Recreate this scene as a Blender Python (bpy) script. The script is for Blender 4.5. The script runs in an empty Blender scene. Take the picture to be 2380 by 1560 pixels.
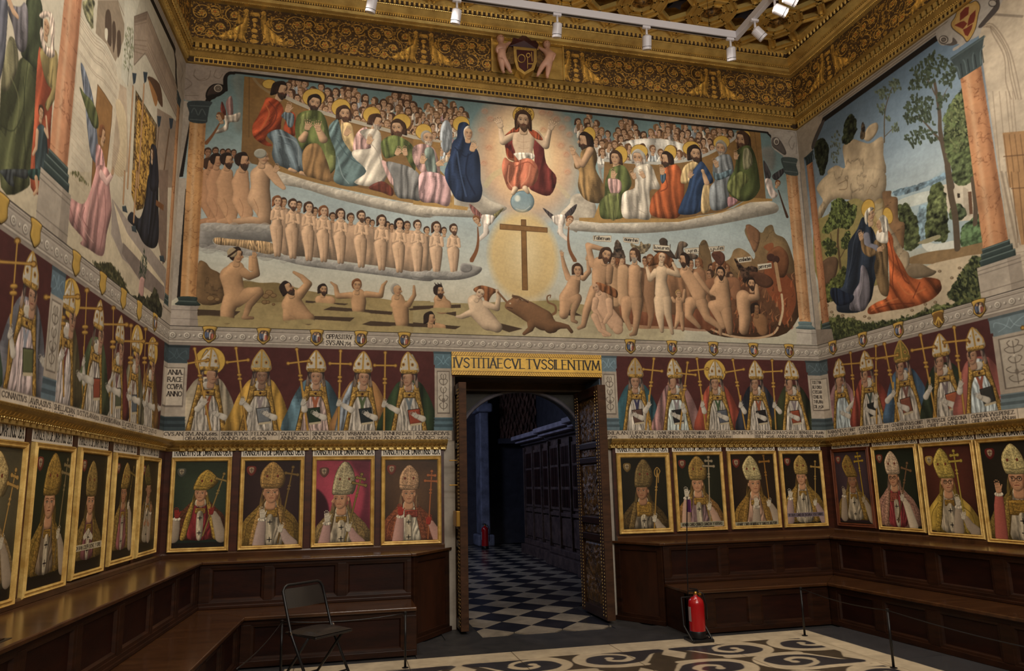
import bpy, bmesh, math, random
import numpy as np
from mathutils import Vector, Matrix, Quaternion
scene = bpy.context.scene; LINK = scene.collection

# ---------------------------------------------------------------- measured camera (also used to read positions on the real wall planes off the photo)
FPX, PCX, PCY = 1579.416, 1156.163, 866.525            # focal length and principal point, pixels of the 2380x1560 frame
CAM = (1.87711, -8.0, 1.61146); YAW, PITCH, ROLL = .228189, .163802, -.019481
AL, AR, WID = -.0520535, .0372717, 8.29482             # skew of the left and right walls, width of the end wall
def _basis():
    c, s, cp, sp = math.cos(YAW), math.sin(YAW), math.cos(PITCH), math.sin(PITCH)
    F = np.array([s * cp, c * cp, sp]); r = np.array([c, -s, 0]); u = np.cross(r, F)
    return math.cos(ROLL) * r + math.sin(ROLL) * u, -math.sin(ROLL) * r + math.cos(ROLL) * u, F
BR, BU, BF = _basis()
PLANES = {'back': ((0, 0), (1, 0)), 'left': ((0, 0), (math.sin(AL), -math.cos(AL))), 'right': ((WID, 0), (math.sin(AR), -math.cos(AR)))}
def plane_hit(pl, u, v):
    name, off = pl if isinstance(pl, tuple) else (pl, 0.0)
    (ox, oy), (dx, dy) = PLANES[name]
    nx, ny = (-dy, dx)
    if name == 'back': nx, ny = 0, -1.0
    if name == 'right': nx, ny = dy, -dx
    ox += nx * off; oy += ny * off                      # planes standing 'off' metres proud of the wall
    u = np.asarray(u, float); v = np.asarray(v, float)
    R = ((u - PCX) / FPX)[..., None] * BR - ((v - PCY) / FPX)[..., None] * BU + BF
    t = ((ox - CAM[0]) * nx + (oy - CAM[1]) * ny) / (R[..., 0] * nx + R[..., 1] * ny)
    P = np.array(CAM) + R * t[..., None]
    return (P[..., 0] - ox) * dx + (P[..., 1] - oy) * dy, P[..., 2]

# ---------------------------------------------------------------- camera
cam_d = bpy.data.cameras.new('camera'); cam = bpy.data.objects.new('camera', cam_d); LINK.objects.link(cam); scene.camera = cam
cam_d.sensor_fit = 'HORIZONTAL'; cam_d.sensor_width = 36; cam_d.lens = FPX / 2380 * 36
cam_d.shift_x = (1190 - PCX) / 2380; cam_d.shift_y = (PCY - 780) / 2380; cam_d.clip_start = .05
M3 = Matrix((BR, BU, -BF)).transposed(); cam.matrix_world = Matrix.Translation(CAM) @ M3.to_4x4()
# ---------------------------------------------------------------- world, exposure, lamps
w = bpy.data.worlds.new('world'); scene.world = w; w.use_nodes = True
w.node_tree.nodes['Background'].inputs[0].default_value = (.5, .55, .7, 1); w.node_tree.nodes['Background'].inputs[1].default_value = .05
scene.view_settings.view_transform = 'Standard'; scene.view_settings.look = 'None'; scene.view_settings.gamma = 1; scene.view_settings.use_curve_mapping = False
scene.view_settings.exposure = 0.0
SPOT_W = 300.0
def spot(name, loc, aim, power, size=1.9, blend=1.0, radius=.12, color=(1.0, .93, .83)):
    d = bpy.data.lights.new(name, 'SPOT'); d.energy = power; d.spot_size = size; d.spot_blend = blend; d.shadow_soft_size = radius; d.color = color
    o = bpy.data.objects.new(name, d); LINK.objects.link(o); o.location = loc; o.rotation_euler = (Vector(aim) - Vector(loc)).to_track_quat('-Z', 'Y').to_euler(); return o
RZ = 6.86
for i, x in enumerate((1.9, 2.9, 3.9, 4.95, 6.1)): spot('track_lamp', (x, -1.45, RZ), (x + (x - 4.1) * .2, 0.0, 3.4 if i % 2 else 4.2), SPOT_W * .34)
for i, y in enumerate((-2.2, -3.6, -5.0, -6.4)):
    spot('track_lamp', (6.3, y, RZ), (8.3, y + .4, 3.6), SPOT_W * .6); spot('track_lamp', (1.75, y, RZ), (-.1, y + .4, 3.4), SPOT_W * .5)
for i, x in enumerate((2.4, 4.1, 5.8)): spot('track_lamp', (x, -7.4, RZ), (x, -4.2, 0.0), SPOT_W * .42, 2.2)
# unseen fill light added behind the camera for the end wall and cornice
d = bpy.data.lights.new('rear_fill_light', 'AREA'); d.shape = 'RECTANGLE'; d.size = 5.0; d.size_y = 2.4; d.energy = 500; d.color = (1.0, .95, .88); o = bpy.data.objects.new('rear_fill_light', d); LINK.objects.link(o); o.location = (4.1, -9.1, 5.4); o.rotation_euler = (math.radians(104), 0, 0)
# daylight from the windows of the anteroom beyond the door
for loc, aim, p, s in (((1.9, 5.5, 4.2), (5.8, 4.6, .6), 70, 1.2), ((2.2, 8.6, 4.0), (5.0, 9.5, 1.0), 20, 1.2)):
    d = bpy.data.lights.new('anteroom_window_light', 'AREA'); d.energy = p; d.size = s; d.color = (.55, .66, 1.0); o = bpy.data.objects.new('anteroom_window_light', d); LINK.objects.link(o); o.location = loc; o.rotation_euler = (Vector(aim) - Vector(loc)).to_track_quat('-Z', 'Y').to_euler()

# ---------------------------------------------------------------- helpers
def mat(name, color, rough=.6, metal=0.0, bump=0.0, bscale=20, var=0.0, vscale=4, spec=.5, stretch=(1, 1, 1), color2=None, emit=None, coat=0, lo=.35, hi=.65):
    m = bpy.data.materials.new(name); m.use_nodes = True; N = m.node_tree.nodes; L = m.node_tree.links; b = N['Principled BSDF']
    lin = lambda c: tuple((k / 255 / 12.92) if k / 255 < .04 else ((k / 255 + .055) / 1.055) ** 2.4 for k in c) + (1,)
    b.inputs['Base Color'].default_value = lin(color); b.inputs['Roughness'].default_value = rough; b.inputs['Metallic'].default_value = metal; b.inputs['Specular IOR Level'].default_value = spec
    if coat: b.inputs['Coat Weight'].default_value = coat; b.inputs['Coat Roughness'].default_value = .15
    tc = N.new('ShaderNodeTexCoord'); mp = N.new('ShaderNodeMapping'); mp.inputs['Scale'].default_value = stretch; L.new(tc.outputs['Object'], mp.inputs['Vector'])
    if var or color2:
        n = N.new('ShaderNodeTexNoise'); n.inputs['Scale'].default_value = vscale; n.inputs['Detail'].default_value = 6; n.inputs['Roughness'].default_value = .65; L.new(mp.outputs[0], n.inputs['Vector'])
        r = N.new('ShaderNodeValToRGB'); r.color_ramp.elements[0].position = lo; r.color_ramp.elements[1].position = hi
        c2 = color2 or tuple(k * (1 - var) for k in color); r.color_ramp.elements[0].color = lin(c2); r.color_ramp.elements[1].color = lin(color if color2 else tuple(min(255, k * (1 + var * .6)) for k in color)); L.new(n.outputs[0], r.inputs[0]); L.new(r.outputs[0], b.inputs['Base Color'])
    if bump:
        n = N.new('ShaderNodeTexNoise'); n.inputs['Scale'].default_value = bscale; n.inputs['Detail'].default_value = 5; L.new(mp.outputs[0], n.inputs['Vector']); bp = N.new('ShaderNodeBump'); bp.inputs['Strength'].default_value = bump; bp.inputs['Distance'].default_value = .02; L.new(n.outputs[0], bp.inputs['Height']); L.new(bp.outputs[0], b.inputs['Normal'])
    if emit: b.inputs['Emission Color'].default_value = lin(color); b.inputs['Emission Strength'].default_value = emit
    return m
def canvas_mat(name, a, rough=.7, metal=0.0, bump=0.0, spec=.3):
    h, wd = a.shape[:2]; im = bpy.data.images.new(name, wd, h); buf = np.ones((h, wd, 4), np.float32); buf[..., :3] = np.clip(a[::-1], 0, 1); im.pixels.foreach_set(buf.ravel()); im.update()
    m = bpy.data.materials.new(name); m.use_nodes = True; N = m.node_tree.nodes; L = m.node_tree.links; b = N['Principled BSDF']; t = N.new('ShaderNodeTexImage'); t.image = im; t.interpolation = 'Cubic'; t.extension = 'EXTEND'
    L.new(t.outputs[0], b.inputs['Base Color']); b.inputs['Roughness'].default_value = rough; b.inputs['Metallic'].default_value = metal; b.inputs['Specular IOR Level'].default_value = spec
    if bump: bp = N.new('ShaderNodeBump'); bp.inputs['Strength'].default_value = bump; bp.inputs['Distance'].default_value = .01; L.new(t.outputs[0], bp.inputs['Height']); L.new(bp.outputs[0], b.inputs['Normal'])
    return m
class MB:
    def __init__(s): s.v = []; s.f = []; s.uv = None
    def add(s, V, F): n = len(s.v); s.v += [tuple(map(float, p)) for p in V]; s.f += [tuple(i + n for i in f) for f in F]; return s
    def hexa(s, P): return s.add(P, [(0, 3, 2, 1), (4, 5, 6, 7), (0, 1, 5, 4), (1, 2, 6, 5), (2, 3, 7, 6), (3, 0, 4, 7)])   # 4 low points counter-clockwise, 4 high
    def box(s, x0, x1, y0, y1, z0, z1): return s.hexa([(x0, y0, z0), (x1, y0, z0), (x1, y1, z0), (x0, y1, z0), (x0, y0, z1), (x1, y0, z1), (x1, y1, z1), (x0, y1, z1)])
    def prism(s, P, z0, z1):
        n = len(P); return s.add([(x, y, z0) for x, y in P] + [(x, y, z1) for x, y in P], [tuple(range(n))[::-1], tuple(range(n, 2 * n))] + [(i, (i + 1) % n, n + (i + 1) % n, n + i) for i in range(n)])
    def tube(s, P, r, n=8, caps=True):
        P = [Vector(p) for p in P]; R = r if isinstance(r, (list, tuple)) else [r] * len(P); V = []; prev = None
        for i, p in enumerate(P):
            d = (P[min(i + 1, len(P) - 1)] - P[max(i - 1, 0)]).normalized()
            a = d.orthogonal().normalized() if prev is None else (prev - d * prev.dot(d)).normalized(); prev = a; b = d.cross(a)
            V += [p + (a * math.cos(2 * math.pi * k / n) + b * math.sin(2 * math.pi * k / n)) * R[i] for k in range(n)]
        F = [(i * n + k, i * n + (k + 1) % n, (i + 1) * n + (k + 1) % n, (i + 1) * n + k) for i in range(len(P) - 1) for k in range(n)]
        if caps: F += [tuple(range(n))[::-1], tuple((len(P) - 1) * n + k for k in range(n))]
        return s.add(V, F)
    def lathe(s, prof, c=(0, 0, 0), n=16, M=None):
        V = [Vector((r * math.cos(2 * math.pi * k / n), r * math.sin(2 * math.pi * k / n), z)) for r, z in prof for k in range(n)]
        if M is not None: V = [M @ p for p in V]
        V = [p + Vector(c) for p in V]; m = len(prof)
        return s.add(V, [(i * n + k, i * n + (k + 1) % n, (i + 1) * n + (k + 1) % n, (i + 1) * n + k) for i in range(m - 1) for k in range(n)] + [tuple(range(n))[::-1], tuple((m - 1) * n + k for k in range(n))])
    def mesh(s, name):
        me = bpy.data.meshes.new(name); me.from_pydata(s.v, [], s.f); me.update(); return me
def wm(o): return ((wm(o.parent) @ o.matrix_parent_inverse) if o.parent else Matrix.Identity(4)) @ Matrix.LocRotScale(o.location, o.rotation_euler, o.scale)
def adopt(o, parent, local=False):
    o.parent = parent
    if not local: o.matrix_parent_inverse = wm(parent).inverted()
def obj(name, mb, m, parent=None, smooth=False, bev=0.0, loc=None, local=False, **k):
    me = mb if isinstance(mb, bpy.types.Mesh) else mb.mesh(name)
    if not isinstance(mb, bpy.types.Mesh):
        bm = bmesh.new(); bm.from_mesh(me); bmesh.ops.recalc_face_normals(bm, faces=bm.faces); bm.to_mesh(me); bm.free()
    if m and not me.materials: me.materials.append(m)
    if smooth:
        for p in me.polygons: p.use_smooth = True
    o = bpy.data.objects.new(name, me); LINK.objects.link(o)
    if bev: b = o.modifiers.new('b', 'BEVEL'); b.width = bev; b.segments = 2; b.limit_method = 'ANGLE'
    if loc: o.location = loc
    if parent: adopt(o, parent, local)
    for a, b in k.items(): o[a] = b
    return o
def thing(name, loc, label, cat, group=None, rz=0):
    o = bpy.data.objects.new(name, None); LINK.objects.link(o); o.location = loc; o.rotation_euler = (0, 0, rz); o['label'] = label; o['category'] = cat
    if group: o['group'] = group
    o.empty_display_size = .1; return o
def W2(wall, s, off=0.0):
    (ox, oy), (dx, dy) = PLANES[wall]
    n = {'back': (0, -1.0), 'left': (-dy, dx), 'right': (dy, -dx)}[wall]; return (ox + dx * s + n[0] * off, oy + dy * s + n[1] * off)
def WN(wall): (a, b) = W2(wall, 0, 1); (c, d) = W2(wall, 0, 0); return (a - c, b - d)
def corner_s(wall, off, other_off=None):
    """distance along a wall where a line 'off' proud of it meets the neighbouring wall's own offset line; for back the BL corner"""
    o2 = off if other_off is None else other_off
    if wall == 'left': return o2 / math.cos(AL) + off * math.tan(-AL) * -1 if 0 else (o2 + off * math.sin(AL)) / math.cos(AL)
    if wall == 'right': return (o2 - off * math.sin(AR)) / math.cos(AR)
    if wall == 'backL': return (o2 + off * math.sin(AL)) / math.cos(AL) if 0 else _ix('left', o2, off)
    if wall == 'backR': return _ix('right', o2, off)
def _ix(side, o2, off):
    (x0, y0), (x1, y1) = W2(side, 0, o2), W2(side, 1, o2); t = (-off - y0) / (y1 - y0); return x0 + (x1 - x0) * t
def seg_profile(name, wall, prof, A, B, m, parent=None, mitA=None, mitB=None, **k):
    """moulding: profile [(offset, z)] run along a wall from s=A to s=B; mitA/mitB functions give s per offset at mitred ends"""
    mb = MB(); n = len(prof); V = []
    for end, mit in ((A, mitA), (B, mitB)):
        for d, z in prof:
            s_ = mit(d) if mit else end; x, y = W2(wall, s_, d); V.append((x, y, z))
    mb.add(V, [(i, i + 1, n + i + 1, n + i) for i in range(n - 1)] + [(0, n, 2 * n - 1, n - 1)] + [tuple(range(n)), tuple(range(n, 2 * n))[::-1]])
    return obj(name, mb, m, parent, **k)
mitL = lambda d: corner_s('left', d); mitR = lambda d: corner_s('right', d); mitBL = lambda d: _ix('left', d, d); mitBR = lambda d: _ix('right', d, d)
def wbox(mb, wall, s0, s1, o0, o1, z0, z1):
    P = [W2(wall, s0, o0), W2(wall, s1, o0), W2(wall, s1, o1), W2(wall, s0, o1)]; mb.prism(P, z0, z1); return mb
def uvpanel(name, cv, s0, s1, z0, z1, m, parent, off=0.006, th=.004, poly=None, **k):
    """thin painted slab on a wall; the picture is mapped in wall metres"""
    wall = cv.pl if isinstance(cv.pl, str) else cv.pl[0]; P = poly or [(s0, z0), (s1, z0), (s1, z1), (s0, z1)]; n = len(P); V = []
    for o in (off, off - th):
        for s_, z in P: x, y = W2(wall, s_, o); V.append((x, y, z))
    me = bpy.data.meshes.new(name); me.from_pydata(V, [], [tuple(range(n)), tuple(range(n, 2 * n))[::-1]] + [(i, n + i, n + (i + 1) % n, (i + 1) % n) for i in range(n)]); me.update()
    me.materials.append(m); uv = me.uv_layers.new(name='uv'); q = cv.sz(np.array([p[0] for p in P]), np.array([p[1] for p in P]))
    for lp in me.loops: i = lp.vertex_index % n; uv.data[lp.index].uv = (q[i, 0] / cv.W, 1 - q[i, 1] / cv.H)
    bm = bmesh.new(); bm.from_mesh(me); bmesh.ops.recalc_face_normals(bm, faces=bm.faces); bm.to_mesh(me); bm.free()
    o = bpy.data.objects.new(name, me); LINK.objects.link(o)
    if parent: adopt(o, parent)
    for a, b in k.items(): o[a] = b
    return o

# ---------------------------------------------------------------- picture painter (numpy brush strokes on real wall planes)
RNG = np.random.RandomState(7)
f4 = np.float32
def _noise_tile(n=512, cells=16, seed=1):
    r = np.random.RandomState(seed); out = np.zeros((n, n), f4); amp = 1.0
    for o in range(5):
        c = cells * 2 ** o
        g = r.rand(c, c).astype(f4)
        t = np.arange(n) * c / n; i = t.astype(int); f = t - i; f = f * f * (3 - 2 * f)
        a = g[i % c]; b = g[(i + 1) % c]; rows = a + (b - a) * f[:, None]
        rows = rows[:, i % c] * (1 - f)[None] + rows[:, (i + 1) % c] * f[None]
        out += amp * (rows - .5); amp *= .5
    return out / out.std() * .5
NT = _noise_tile(); NT2 = _noise_tile(512, 16, 5)
def nz(x, y, T=NT):   # noise lookup, one tile = 16 cells
    return T[(y * 32).astype(int) % 512, (x * 32).astype(int) % 512]
def blur(a, r):
    r = max(1, int(r))
    for ax in (0, 1):
        for _ in range(2):
            p = np.pad(a, [(r + 1, r) if i == ax else (0, 0) for i in range(2)])
            c = np.cumsum(p, ax, dtype=np.float64)
            n = a.shape[ax]
            a = ((c[2 * r + 1:2 * r + 1 + n] - c[:n]) if ax == 0 else (c[:, 2 * r + 1:2 * r + 1 + n] - c[:, :n])).astype(f4) / (2 * r + 1)
    return a
def smooth(P, closed=True, k=4):
    P = np.asarray(P, float); n = len(P)
    if n < 3: return P
    if closed: Q = [P[-1], *P, P[0], P[1]]
    else: Q = [P[0], *P, P[-1]]
    Q = np.array(Q); out = []
    for i in range(1, len(Q) - 2):
        a, b, c, d = Q[i - 1], Q[i], Q[i + 1], Q[i + 2]
        for j in range(k):
            t = j / k
            out.append(.5 * (2 * b + (c - a) * t + (2 * a - 5 * b + 4 * c - d) * t * t + (3 * b - a - 3 * c + d) * t ** 3))
    if not closed: out.append(P[-1])
    return np.array(out)
def nums(s): return [float(t) for t in s.replace(',', ' ').split()] if isinstance(s, str) else list(s)
def pts(s): a = nums(s); return np.array(a).reshape(-1, 2)
COL = {}
def col(c):
    if isinstance(c, str): c = COL[c]
    return np.array(c, f4) / 255

def grade(a, sat=.76, mul=(.93, .91, .87), seed=0):
    g = a.mean(-1, keepdims=True); a = g + (a - g) * sat; a *= np.array(mul, f4)
    X, Y = np.meshgrid(np.arange(a.shape[1]), np.arange(a.shape[0]))
    a *= (1 + .022 * nz(X / 60, Y / 60) + .03 * nz(X / 5, Y / 5, NT2) + .012 * nz(X / 200, Y / 200, NT2))[..., None]
    return np.clip(a, 0, 1)

class Cv:
    def __init__(s, plane, s0, s1, z0, z1, ppm, bg, mirror=False):
        s.pl, s.s0, s.s1, s.z0, s.z1, s.ppm, s.mir = plane, s0, s1, z0, z1, ppm, mirror
        s.W = int(round((s1 - s0) * ppm)); s.H = int(round((z1 - z0) * ppm))
        s.a = np.empty((s.H, s.W, 3), f4); s.a[:] = col(bg); s.ox = s.oy = 0; s.k = 1.0; s.raw = None
    def crop(s, ox, oy, k=3.9): s.ox, s.oy, s.k, s.raw = ox, oy, k, None; return s
    def wall(s): s.raw = 'w'; return s             # coordinates given in metres along the wall and up
    def sz(s, S, Z):
        x = (s.s1 - S) if s.mir else (S - s.s0)
        return np.stack([x * s.ppm, (s.z1 - Z) * s.ppm], -1)
    def m(s, P):
        P = np.asarray(P, float)
        if s.raw == 'w': return s.sz(P[:, 0], P[:, 1])
        if s.raw is not None:                        # local frame: origin, unit, rotation, flip
            o, u, ca, sa, fl = s.raw
            x = P[:, 0] * u * fl; y = P[:, 1] * u
            return np.stack([o[0] + x * ca - y * sa, o[1] + x * sa + y * ca], -1)
        S, Z = plane_hit(s.pl, P[:, 0] / s.k + s.ox, P[:, 1] / s.k + s.oy)
        return s.sz(S, Z)
    def sc(s, x, y):
        if s.raw == 'w': return s.ppm
        if s.raw is not None: return s.raw[1]
        q = s.m([(x, y), (x, y + 1)]); return float(np.hypot(*(q[1] - q[0])))
    def local(s, x, y, u, ang=0, flip=1):
        o = s.m([(x, y)])[0]; uu = u * s.sc(x, y); old = s.raw
        s.raw = (o, uu, math.cos(ang), math.sin(ang), flip); return old
    # -- rasterise
    def box(s, Q, pad=2):
        x0 = max(0, int(Q[:, 0].min() - pad)); x1 = min(s.W, int(Q[:, 0].max() + pad) + 1)
        y0 = max(0, int(Q[:, 1].min() - pad)); y1 = min(s.H, int(Q[:, 1].max() + pad) + 1)
        return (x0, y0, x1, y1) if x1 > x0 and y1 > y0 else None
    def mask(s, Q, b):
        x0, y0, x1, y1 = b; ss = 2 if (x1 - x0) * (y1 - y0) < 250000 else 1
        xs = (np.arange((x1 - x0) * ss) + .5) / ss + x0; ys = (np.arange((y1 - y0) * ss) + .5) / ss + y0
        M = np.zeros((len(ys), len(xs)), bool); n = len(Q)
        for i in range(n):
            ax, ay = Q[i]; bx, by = Q[(i + 1) % n]
            if ay == by: continue
            r = np.where((ay <= ys) != (by <= ys))[0]
            if len(r):
                xi = ax + (ys[r] - ay) * (bx - ax) / (by - ay)
                M[r[0]:r[-1] + 1] ^= xs[None] < xi[:, None]
        M = M.astype(f4)
        if ss == 2: M = (M[::2, ::2] + M[1::2, ::2] + M[::2, 1::2] + M[1::2, 1::2]) / 4
        return M
    def comp(s, b, M, C):
        x0, y0, x1, y1 = b; R = s.a[y0:y1, x0:x1]
        if C.ndim == 1: C = C[None, None]
        R += (C - R) * M[..., None]
    def style(s, b, M, c, st, ang=0.0, c2=None, fs=1.0):
        x0, y0, x1, y1 = b; h, w = M.shape; C = np.empty((h, w, 3), f4); C[:] = c
        X, Y = np.meshgrid(np.arange(x0, x1, dtype=f4), np.arange(y0, y1, dtype=f4))
        if c2 is not None:
            t = np.clip((Y - y0) / max(1, h), 0, 1)[..., None]; C = C * (1 - t) + c2 * t
        if st == 'flat': return C
        area = max(16.0, float(M.sum())); R = math.sqrt(area)
        sh = np.ones((h, w), f4)
        if st in ('robe', 'skin', 'cloud', 'broc', 'rock', 'foli'):
            r = max(1, R * .09); p = int(r * 2) + 2
            B = blur(np.pad(M, p), r)
            gy, gx = np.gradient(B); g = B[p:-p, p:-p]; gx = gx[p:-p, p:-p]; gy = gy[p:-p, p:-p]
            k = r * (1.15 if st != 'skin' else 1.0)
            sh += np.clip((gx * .5 + gy * .6) * k, -.32, .26) * .85
            sh *= 1 - .34 * np.clip(1 - g, 0, 1) ** 1.2 * (1 if st != 'cloud' else .25)
        if st == 'robe':
            fz = 26.0 / (R + 30) * fs / 6
            ca, sa = math.cos(ang), math.sin(ang)
            U = (X * ca + Y * sa) * fz; V = (-X * sa + Y * ca) * fz * .28
            wv = nz(U * .5, V * .5 + 3, NT2) * 1.1
            n = np.sin((U * 1.9 + wv * 1.6) * 3.1)
            n2 = nz(U * 1.3, V * 1.2)
            sh *= 1 + .2 * n * (1 - .3 * np.abs(n)) + .15 * n2; m_ = np.clip(.6 + 1.4 * nz(U * .6 + 9, V * .5), 0, 1); sh *= 1 - .30 * m_ * np.clip(1 - np.abs(n + .9) / .22, 0, 1) + .14 * m_ * np.clip((n - .6) / .4, 0, 1)
        elif st == 'broc':
            q = 1.9 * fs / s.bs; n = nz(X / 32 * q, Y / 32 * q); n2 = nz(X / 32 * q * 2.4, Y / 32 * q * 2.4, NT2)
            d = (np.abs(n) < .16) | (n2 > .75)
            C = np.where(d[..., None], C * (1 - s.bd * np.array([.58, .66, .7], f4)), C * (1.02 + .3 * np.clip(n2, -1, 1))[..., None])
        elif st == 'cloud':
            n = nz(X / 40, Y / 40); sh *= 1 + .09 * n + .05 * nz(X / 9, Y / 9, NT2)
            al = np.array([1, 1, 1], f4)
        elif st == 'rock':
            n = nz(X / 90, Y / 120); n2 = nz(X / 22, Y / 34, NT2); sh *= 1 + .16 * n + .1 * n2 - .25 * np.clip(1 - np.abs(n) / .05, 0, 1)
        elif st == 'foli':
            n = nz(X / 7, Y / 6); n2 = nz(X / 30, Y / 25, NT2); sh = .5 + .5 * sh; sh *= 1 + .5 * n + .3 * n2
        elif st == 'fire':
            n = nz(X / 14, Y / 45); t = np.clip(n * .9 + .35, 0, 1)[..., None]
            C = C * (1 - t) + t * np.array([.6, .3, .16], f4)
        elif st == 'marb':
            n = nz(X / 60, Y / 60); n2 = nz(X / 28 + n * .4, Y / 28, NT2)
            sh *= 1 + .08 * n; v = np.clip(1 - np.abs(n2) / .09, 0, 1)
            C = C * (1 - .38 * v[..., None] * np.array([.7, .9, 1], f4))
        elif st == 'wash':
            sh *= 1 + .05 * nz(X / 70, Y / 70) + .04 * nz(X / 12, Y / 12, NT2)
        return C * np.clip(sh, .25, 1.6)[..., None]
    bs = 1.0; bd = .8; hw = 1.0
    def p(s, c, P, st='robe', sm=True, ang=0.0, c2=None, a=1.0, fs=1.0, soft=0, edge=None):
        Q = s.m(pts(P) if isinstance(P, str) else P)
        if sm: Q = smooth(Q)
        b = s.box(Q, 2 + soft * 2)
        if b is None: return
        M = s.mask(Q, b)
        if soft: M = blur(M, soft)
        if st == 'foli' and M.size > 150:
            r_ = max(2, math.sqrt(M.sum()) * .06); x_, y_ = np.meshgrid(np.arange(b[0], b[2]), np.arange(b[1], b[3])); M = np.clip((blur(M, r_) - .5 + .3 * nz(x_ / 9, y_ / 9)) * 6 + .5, 0, 1)
        C = s.style(b, M, col(c), st, ang, None if c2 is None else col(c2), fs)
        s.comp(b, M * a, C)
        if edge: s.stroke(edge, np.vstack([Q, Q[:1]]), edge_w(s))
    def stroke(s, c, Q, w, a=1.0, w2=None):          # canvas-space polyline
        b = s.box(Q, w + 2)
        if b is None: return
        x0, y0, x1, y1 = b; X, Y = np.meshgrid(np.arange(x0, x1) + .5, np.arange(y0, y1) + .5)
        D = np.full(X.shape, 1e9); n = len(Q) - 1
        for i in range(n):
            (ax, ay), (bx, by) = Q[i], Q[i + 1]; dx, dy = bx - ax, by - ay; L = dx * dx + dy * dy + 1e-9
            t = np.clip(((X - ax) * dx + (Y - ay) * dy) / L, 0, 1)
            ww = w if w2 is None else w + (w2 - w) * (i + t) / n
            D = np.minimum(D, np.hypot(X - ax - t * dx, Y - ay - t * dy) - ww / 2)
        s.comp(b, (np.clip(.5 - D, 0, 1) * a).astype(f4), col(c))
    def l(s, c, P, w, sm=True, a=1.0, w2=None):
        P = pts(P) if isinstance(P, str) else np.asarray(P, float); k = s.sc(*P[0])
        Q = s.m(P)
        if sm and len(Q) > 2: Q = smooth(Q, False)
        for i in range(0, max(1, len(Q) - 1), 24):
            e = Q[i:i + 25]; s.stroke(c, e, max(w * k, .7), a, None if w2 is None else max(w2 * k, .4))
    def limb(s, c, P, out=.26):                       # x y r triples, shaded like a rounded limb
        PP = [P] if not isinstance(P, list) or not isinstance(P[0], list) else P
        A = np.array(sum([list(nums(p)) for p in PP], [])).reshape(-1, 3); brk = set(np.cumsum([len(nums(p)) // 3 for p in PP])[:-1] - 1); Q = s.m(A[:, :2]); k = s.sc(*A[0, :2]); r = A[:, 2] * k
        b = s.box(Q, r.max() + 2)
        if b is None: return
        x0, y0, x1, y1 = b; X, Y = np.meshgrid(np.arange(x0, x1) + .5, np.arange(y0, y1) + .5)
        D = np.full(X.shape, 1e9); NX = np.zeros(X.shape); NY = np.zeros(X.shape)
        for i in range(max(1, len(Q) - 1)):
            if i in brk: continue
            j = min(i + 1, len(Q) - 1)
            (ax, ay), (bx, by) = Q[i], Q[j]; dx, dy = bx - ax, by - ay; L = dx * dx + dy * dy + 1e-9
            t = np.clip(((X - ax) * dx + (Y - ay) * dy) / L, 0, 1); t = t * t * (3 - 2 * t) if len(Q) < 3 else t
            rr = r[i] + (r[j] - r[i]) * t; vx = X - ax - t * dx; vy = Y - ay - t * dy
            d = np.hypot(vx, vy) - rr; m = d < D
            D = np.where(m, d, D); NX = np.where(m, vx / rr, NX); NY = np.where(m, vy / rr, NY)
        q = np.clip(NX ** 2 + NY ** 2, 0, 1)
        sh = 1.04 - .16 * NX * s.lx - .12 * NY - out * q ** 4
        if len(PP) > 1:
            Mk = np.clip(.5 - D, 0, 1).astype(f4); rr = max(2, r.mean() * .8); p_ = int(rr * 2) + 2; B = blur(np.pad(Mk, p_), rr)[p_:-p_, p_:-p_]; gy, gx = np.gradient(B); sh = .5 * sh + .5 + np.clip((gx * .5 + gy * .5) * rr, -.25, .2) - .22 * np.clip(1 - B, 0, 1) - .06 * q
        C = col(c) * np.clip(sh, .3, 1.3)[..., None]
        s.comp(b, np.clip(.5 - D, 0, 1).astype(f4), C.astype(f4))
    lx = 1.0
    def e(s, c, x, y, rx, ry=None, st='flat', rot=0.0, a=1.0, soft=0, c2=None, edge=None):
        ry = ry or rx; t = np.linspace(0, 2 * np.pi, 25)[:-1]; ca, sa = math.cos(rot), math.sin(rot)
        X = rx * np.cos(t); Y = ry * np.sin(t)
        s.p(c, np.stack([x + X * ca - Y * sa, y + X * sa + Y * ca], -1), st, False, a=a, soft=soft, c2=c2, edge=edge)
    def glow(s, c, x, y, rx, ry, inner=.0, a=1.0, pw=1.0):
        q = s.m([(x, y), (x + rx, y), (x, y + ry)]); RX = abs(q[1, 0] - q[0, 0]); RY = abs(q[2, 1] - q[0, 1])
        b = s.box(np.array([[q[0, 0] - RX, q[0, 1] - RY], [q[0, 0] + RX, q[0, 1] + RY]]))
        x0, y0, x1, y1 = b; X, Y = np.meshgrid(np.arange(x0, x1), np.arange(y0, y1))
        d = np.sqrt(((X - q[0, 0]) / RX) ** 2 + ((Y - q[0, 1]) / RY) ** 2)
        s.comp(b, (np.clip((1 - d) / (1 - inner + 1e-6), 0, 1) ** pw * a).astype(f4), col(c))
    # -- a painted head: h = height crown to chin, t = turn (-1 profile left .. 1 profile right)
    def head(s, x, y, h, t=0.0, hair='hb', beard=None, skin='sk', rot=0.0, long=0, halo=None, bald=False, mit=False, hood=None):
        if halo: s.e(halo[4] if len(halo) > 4 else 'halo', halo[0], halo[1], halo[2], halo[3], 'robe' if 0 else 'flat', edge='haloe')
        old = s.local(x, y, h, rot, s.hw); px = s.raw[1]
        back = -t * .1
        if hair and not mit and not hood:
            if long: s.p(hair, [(-.4 + back, -.3), (0, -.56), (.4 + back, -.3), (.45 + back, .3), (.4 + back, .3 + .28 * long), (.12, .32), (-.12, .32), (-.4 + back, .3 + .28 * long), (-.45 + back, .3)], 'robe', fs=2)
            else: s.e(hair, back, -.07, .40, .47, 'skin')
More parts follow.
